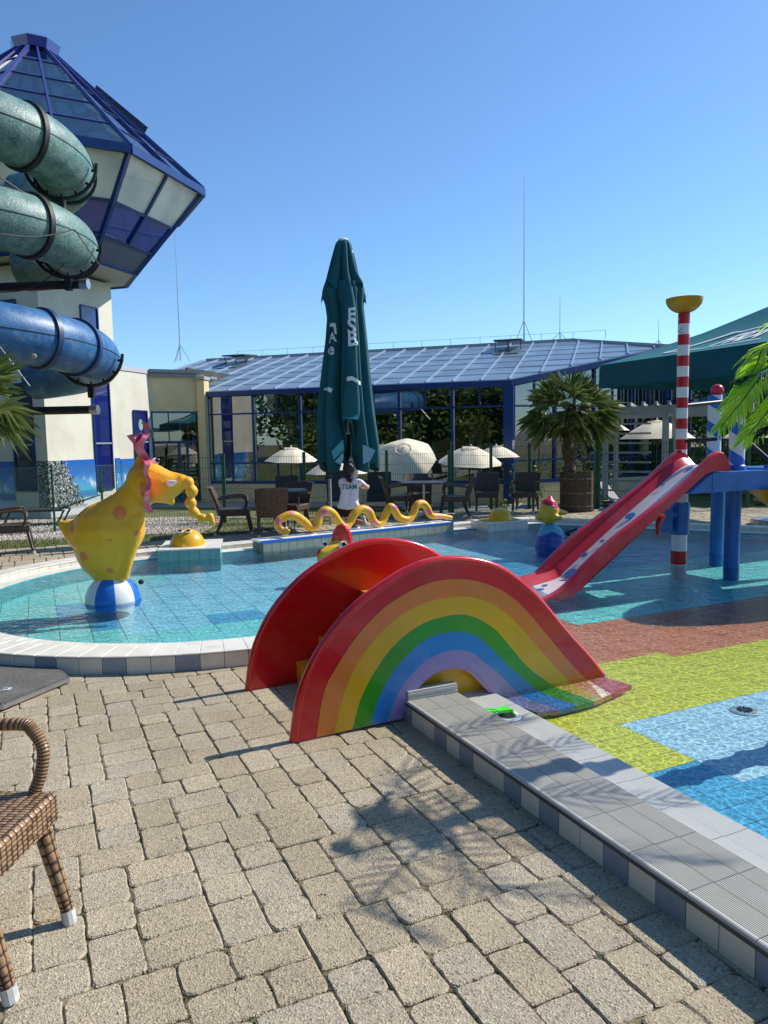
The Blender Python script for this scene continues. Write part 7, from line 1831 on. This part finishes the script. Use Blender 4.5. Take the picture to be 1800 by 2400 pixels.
def lounger(lab, x, y, rz_, mt, back=50):
    t = thing('sun_lounger', lab, 'sun lounger', (x, y, terr(x, y)), 'sun loungers behind the fence', local=True, rz=rz_)
    b = R(back); q = MB(); q.box((-.3, 0, .30), (1.25, .58, .03)); q.build('seat', mt, t)
    q = MB(); c0 = Vector((.33, 0, .31)); d = Vector((math.cos(b), 0, math.sin(b))); q.prism([c0 + Vector((0, -.29, 0)), c0 + Vector((0, .29, 0)), c0 + d * .75 + Vector((0, .29, 0)), c0 + d * .75 + Vector((0, -.29, 0))], Vector((-.03, 0, .02))); q.build('backrest', mt, t)
    for (lx, ly) in ((-.8, .27), (-.8, -.27), (.35, .27), (.35, -.27)): q = MB(); q.bar((lx - .08, ly, 0), (lx + .08, ly, .30), .035); q.build('leg', DKSTEEL, t)
    for ly in (.3, -.3): q = MB(); q.bar((-.95, ly, .30), (.4, ly, .30), .04); q.build('side_bar', DKSTEEL, t)
    return t
lounger('grey lounger with raised back beside the pergola post', 5.75, 18.3, R(150), LG); lounger('second pale lounger under the pergola', 6.5, 19.6, R(140), LG)
lounger('dark lounger with upright back behind the left table', -2.4, 18.2, R(95), LM, 70); lounger('dark lounger back just left of the kneeling person', -1.0, 17.2, R(100), LM, 72); lounger('dark lounger behind the kneeling person', -.15, 17.6, R(85), LM, 68)
lounger('low dark lounger lying flat below the mural', -6.9, 15.0, R(10), LM, 18)
lounger('dark lounger in front of the tipped parasol', .9, 19.0, R(80), LM, 65)
# tall clump of plants right of the planter and by the tall fence
def shrub(name, lab, base, rad_, hgt, n, mt, seed, size=.035, cat='plant', group=None, trunk=None):
    rnd = random.Random(seed); t = thing(name, lab, cat, tuple(base), group); q = MB(); B = Vector(base)
    cl_ = [(rnd.uniform(-1, 1) * .6, rnd.uniform(-1, 1) * .6, rnd.uniform(.08 if trunk else .2, .95)) for _ in range(max(5, int(hgt * 6)))]
    for _ in range(n):
        c_ = rnd.choice(cl_); v = Vector((rnd.gauss(0, 1), rnd.gauss(0, 1), rnd.gauss(0, 1))).normalized() * rnd.random() ** .4
        p = B + Vector(((c_[0] + v.x * .42) * rad_, (c_[1] + v.y * .42) * rad_, (c_[2] + v.z * .2) * hgt)); 
        if p.z < B.z: continue
        a = Vector((rnd.gauss(0, 1), rnd.gauss(0, 1), rnd.gauss(0, .6))).normalized(); b = a.cross(Vector((rnd.gauss(0, 1), rnd.gauss(0, 1), rnd.gauss(0, 1)))).normalized(); s = size * rnd.uniform(.6, 1.3)
        q.add([p - a * s, p + b * s * .5, p + a * s, p - b * s * .5], [(0, 1, 2, 3)])
    q.build('foliage' if not trunk else 'crown', mt, t)
    q = MB()
    if trunk:
        q.tube([B - Z * trunk, B + Z * hgt * .4, B + Z * hgt * .75], [.18, .12, .03], 8)
        for _ in range(9): c_ = rnd.choice(cl_); q.tube([B + Z * hgt * .2 * rnd.random(), B + Vector((c_[0] * rad_ * .8, c_[1] * rad_ * .8, c_[2] * hgt))], [.06, .015], 5)
        q.build('trunk', BARK, t)
    else:
        for _ in range(6): c_ = rnd.choice(cl_); q.tube([B, B + Vector((c_[0] * rad_ * .7, c_[1] * rad_ * .7, c_[2] * hgt * .9))], [.01, .004], 4)
        q.build('stems', BARK, t)
    return t
for (u, v, Y, r, h_, n, lab) in ((1262, 1196, 17.0, .35, 1.0, 700, 'leafy upright weed clump left of the reed planter'), (1398, 1196, 17.0, .28, .65, 500, 'leafy shrub right of the reed planter'), (1180, 1190, 17.2, .5, .45, 500, 'low weeds at the foot of the tall fence'), (1215, 1090, 24.5, .5, 1.3, 900, 'bushy plant by the corner pillar'), (1420, 1050, 25.5, .8, 1.6, 900, 'shrub in front of the far glazing')):
    p = g(u, v, 0) if Y < 18 else aty(u, v, Y); p = Vector((aty(u, v, Y).x, Y, terr(0, Y))); shrub('leafy_plant', lab, p, r, h_, n, LEAF2, int(u), .03)
# trees and shrubs at the far right
for (u, Y, r, h_, n, lab) in ((1720, 27, 2.6, 2.8, 5200, 'sunlit shrub mass beyond the right fence behind the platform posts'), (1850, 25, 2.2, 3.2, 4200, 'tall shrub at the far right edge behind the canopy')):
    p = Vector((aty(u, 1100, Y).x, Y, GZ)); shrub('garden_shrub', lab, p, r, h_, n, LEAF2, u, .075)
# clothes and towel by the far right fence
q = MB(); tw2 = thing('hanging_towel', 'violet towel hung on the fence at the far right', 'towel', tuple(g(1710, 1190)))
a = aty(1690, 1076, 15.9); q.prism([a, a + Vector((.24, 0, 0)), a + Vector((.23, .02, -.22)), a + Vector((-.02, .02, -.24))], (0, .02, 0)); q.build('cloth', mat('violet towel', (.12, .10, .45), .9, .4, 8, .5, 20), tw2)
# trees behind the photographer, seen mirrored in the hall glass
for k, (x, y, r, h_, n) in enumerate(((-21, 6, 3.6, 9.5, 5500), (-17.5, .5, 3.4, 9.0, 5500), (-15.5, -5.5, 3.4, 9.0, 5500), (-11, -9, 3.3, 9, 5500), (-27, 11, 3.6, 9.5, 4500), (-5.5, -12, 3.4, 9, 4500), (-25, -2, 4.8, 12, 4500), (-19, -12, 4.8, 12, 4500), (-34, 5, 5, 12, 4500), (-13, -16, 4.8, 12, 4500), (-38, 14, 5, 12, 4500))):
    shrub('broadleaf_tree', ['leafy tree mirrored in the far left hall windows', 'leafy tree mirrored behind the closed parasol', 'leafy tree mirrored in the middle hall windows', 'leafy tree mirrored beside the corner pillar', 'leafy tree mirrored in the entrance glass', 'leafy tree mirrored in the right hand glazing', 'tall back row tree mirrored in the centre of the hall', 'tall back row tree mirrored at the right of the hall', 'tall back row tree mirrored at the left of the hall', 'tall back row tree mirrored beside the parasols', 'tall back row tree mirrored in the entrance'][k], (x, y, .2), r * 1.1, h_, int(n * 1.7), LEAF, 50 + k, .26, 'tree', 'trees behind the photographer', trunk=1.0)
# ================================================================ small things near the pool
q = MB(); dr = thing('overflow_drain', 'round white drain dish in the ledge under the green toy rake', 'drain', tuple(st(1.10, -.33, .065))); 
dp = st(1.10, -.36, WZ + .014); q.lathe([(.0, .004), (.05, .004), (.052, .010), (.075, .010), (.08, .002)], dp, 28); q.build('rim', WHITE, dr, True)
q = MB(); q.lathe([(0, .006), (.048, .006)], dp, 20); q.build('grate', mat('drain grate', (.03, .05, .03), .5, .5, 60), dr)
toy = thing('toy_rake', 'bright green plastic toy rake lying on the white ledge beside the rainbow slide', 'toy', tuple(dp)); TGm = mat('lime plastic', (.08, .80, .04), .3, coat=.2)
zt_ = WZ + .034; A0 = g(1106, 1663, zt_ + .015); A1 = g(1163, 1668, zt_ + .01); A2 = g(1192, 1662, zt_ + .01)
q = MB(); q.bar(A0, A1, .03, .014); q.bar(A0 + Vector((0, .012, .006)), A1 + Vector((0, .012, .006)), .006, .01); q.build('handle', TGm, toy)
dd_ = (A2 - A1).normalized(); pp = dd_.cross(Z).normalized(); q = MB(); q.prism([A1 + pp * .018, A1 - pp * .018, A2 - pp * .035, A2 + pp * .035], (0, 0, .010)); q.build('head', TGm, toy)
q = MB()
for k in range(6): q.bar(A2 + pp * (-.032 + k * .0128) + Z * .01, A2 + pp * (-.032 + k * .0128) + dd_ * .012 - Z * .022, .006)
q.build('tines', TGm, toy)
for (u, v, lab) in ((1745, 1661, 'round steel floor drain under water in the pale blue tiles'), ):
    p = g(u, v, -.08); s_, t_ = tost(p.x, p.y); dz = fz(s_, t_) + .004; f = thing('floor_drain', lab, 'drain', (p.x, p.y, dz)); q = MB(); q.lathe([(0, .003), (.05, .004), (.075, .004), (.085, 0)], (p.x, p.y, dz), 30); q.build('plate', mat('dull drain plate', (.42, .48, .52), .5), f, True)
    q = MB()
    for k in range(10): a = 2 * PI * k / 10; q.bar((p.x + .012 * math.cos(a), p.y + .012 * math.sin(a), dz + .010), (p.x + .045 * math.cos(a), p.y + .045 * math.sin(a), dz + .010), .008)
    q.build('slots', mat('drain slot', (.08, .10, .12), .5), f)
# dark mat in metal frame at the left
mt_ = thing('floor_mat_platform', 'dark speckled mat in a steel frame lying at the left edge of the paving', 'mat', (-2.7, 4.8, 0))
c4 = [Vector((-3.6, 4.05)), Vector((-2.33, 4.35)), Vector((-2.14, 4.86)), Vector((-2.28, 5.06)), Vector((-3.3, 5.3))]
q = MB(); q.prism([(p.x, p.y, .01) for p in c4], (0, 0, .028)); q.build('frame', STEEL, mt_)
cm = sum(c4, Vector((0, 0))) / 5; q = MB(); q.prism([(cm.x + (p.x - cm.x) * .965, cm.y + (p.y - cm.y) * .965, .038) for p in c4], (0, 0, .008)); q.build('rubber_mat', mat('speckled rubber mat', (.12, .115, .10), .9, .5, 90, .9, 160, dist=.01, dirt=(.25, .23, .2, .5), ds=6), mt_)
q = MB(); a = g(0, 1618, .05); 
for (dx, dy) in ((0, 0), ): 
    for (p0, p1) in (((.0, 0), (.05, .01)), ((.05, .01), (.05, .05)), ((.05, .05), (0, .04)), ((.012, .012), (.04, .018)), ((.04, .018), (.04, .04))): q.bar(a + Vector((p0[0], p0[1], 0)), a + Vector((p1[0], p1[1], 0)), .006, .002)
q.build('white_print', PRINTW, mt_)
# floating leaf litter and debris on the paving
q = MB(); rd = random.Random(9)
for _ in range(260):
    x, y = rd.uniform(-2.2, 1.2), rd.uniform(1.6, 6)
    if wdist((x, y)) < .6: continue
    s = rd.uniform(.002, .006); a = rd.uniform(0, 6); p = Vector((x, y, .004)); u_ = Vector((math.cos(a), math.sin(a), 0)) * s * 2; v_ = Vector((-math.sin(a), math.cos(a), .3)) * s
    q.add([p - u_, p + v_, p + u_, p - v_ * .2], [(0, 1, 2, 3)])
q.build('leaf_litter', leafmat('dry crumbs', (.10, .07, .03), (.5, .45, .38), 0, .9), None, kind='stuff', label='dry leaf crumbs and petals scattered on the paving', cat='litter')
# moss and weed tufts in the paving joints
def fm(r):
    y = 1.7 + 4.2 * r.random() ** 1.3; x = r.uniform(-.56, .56) * y
    if wdist((x, y)) < .58: return None
    a_ = noise.noise(Vector((x * 1.7 + 5, y * 1.7, 3)))
    if a_ < .08: return None
    s_, t_ = tost(x, y); ss = round(s_ / U) * U; tt = round(t_ / U) * U
    if r.random() < .5: s_ = ss + r.uniform(-.003, .003)
    else: t_ = tt + r.uniform(-.003, .003)
    px_, py_ = s_ / U, t_ / U
    i_ = int(math.floor(px_)) % TW; j_ = int(math.floor(py_)) % TH
    e_ = .08
    c1_ = OWN[(int(math.floor(px_ + e_)) % TW, int(math.floor(py_ + e_)) % TH)]; c2_ = OWN[(int(math.floor(px_ - e_)) % TW, int(math.floor(py_ - e_)) % TH)]
    if c1_ == c2_: return None
    p = st(s_, t_); return Vector((p.x, p.y, -.008))
OWN = {}
for k_, (x, y, a, b) in enumerate(TIL):
    for i in range(a):
        for j in range(b): OWN[((x + i) % TW, (y + j) % TH)] = k_
o = blades('joint_moss', 26000, fm, .004, .013, .0022, leafmat('joint moss', (.05, .06, .015), (.17, .14, .05), .1, .9), random.Random(21)); o['label'] = 'brownish moss and tiny weeds growing in the paving joints'; o['category'] = 'moss'
# ---------------------------------------------------------------- finish
for o in sc.objects:
    if '_w' in o.keys(): del o['_w']
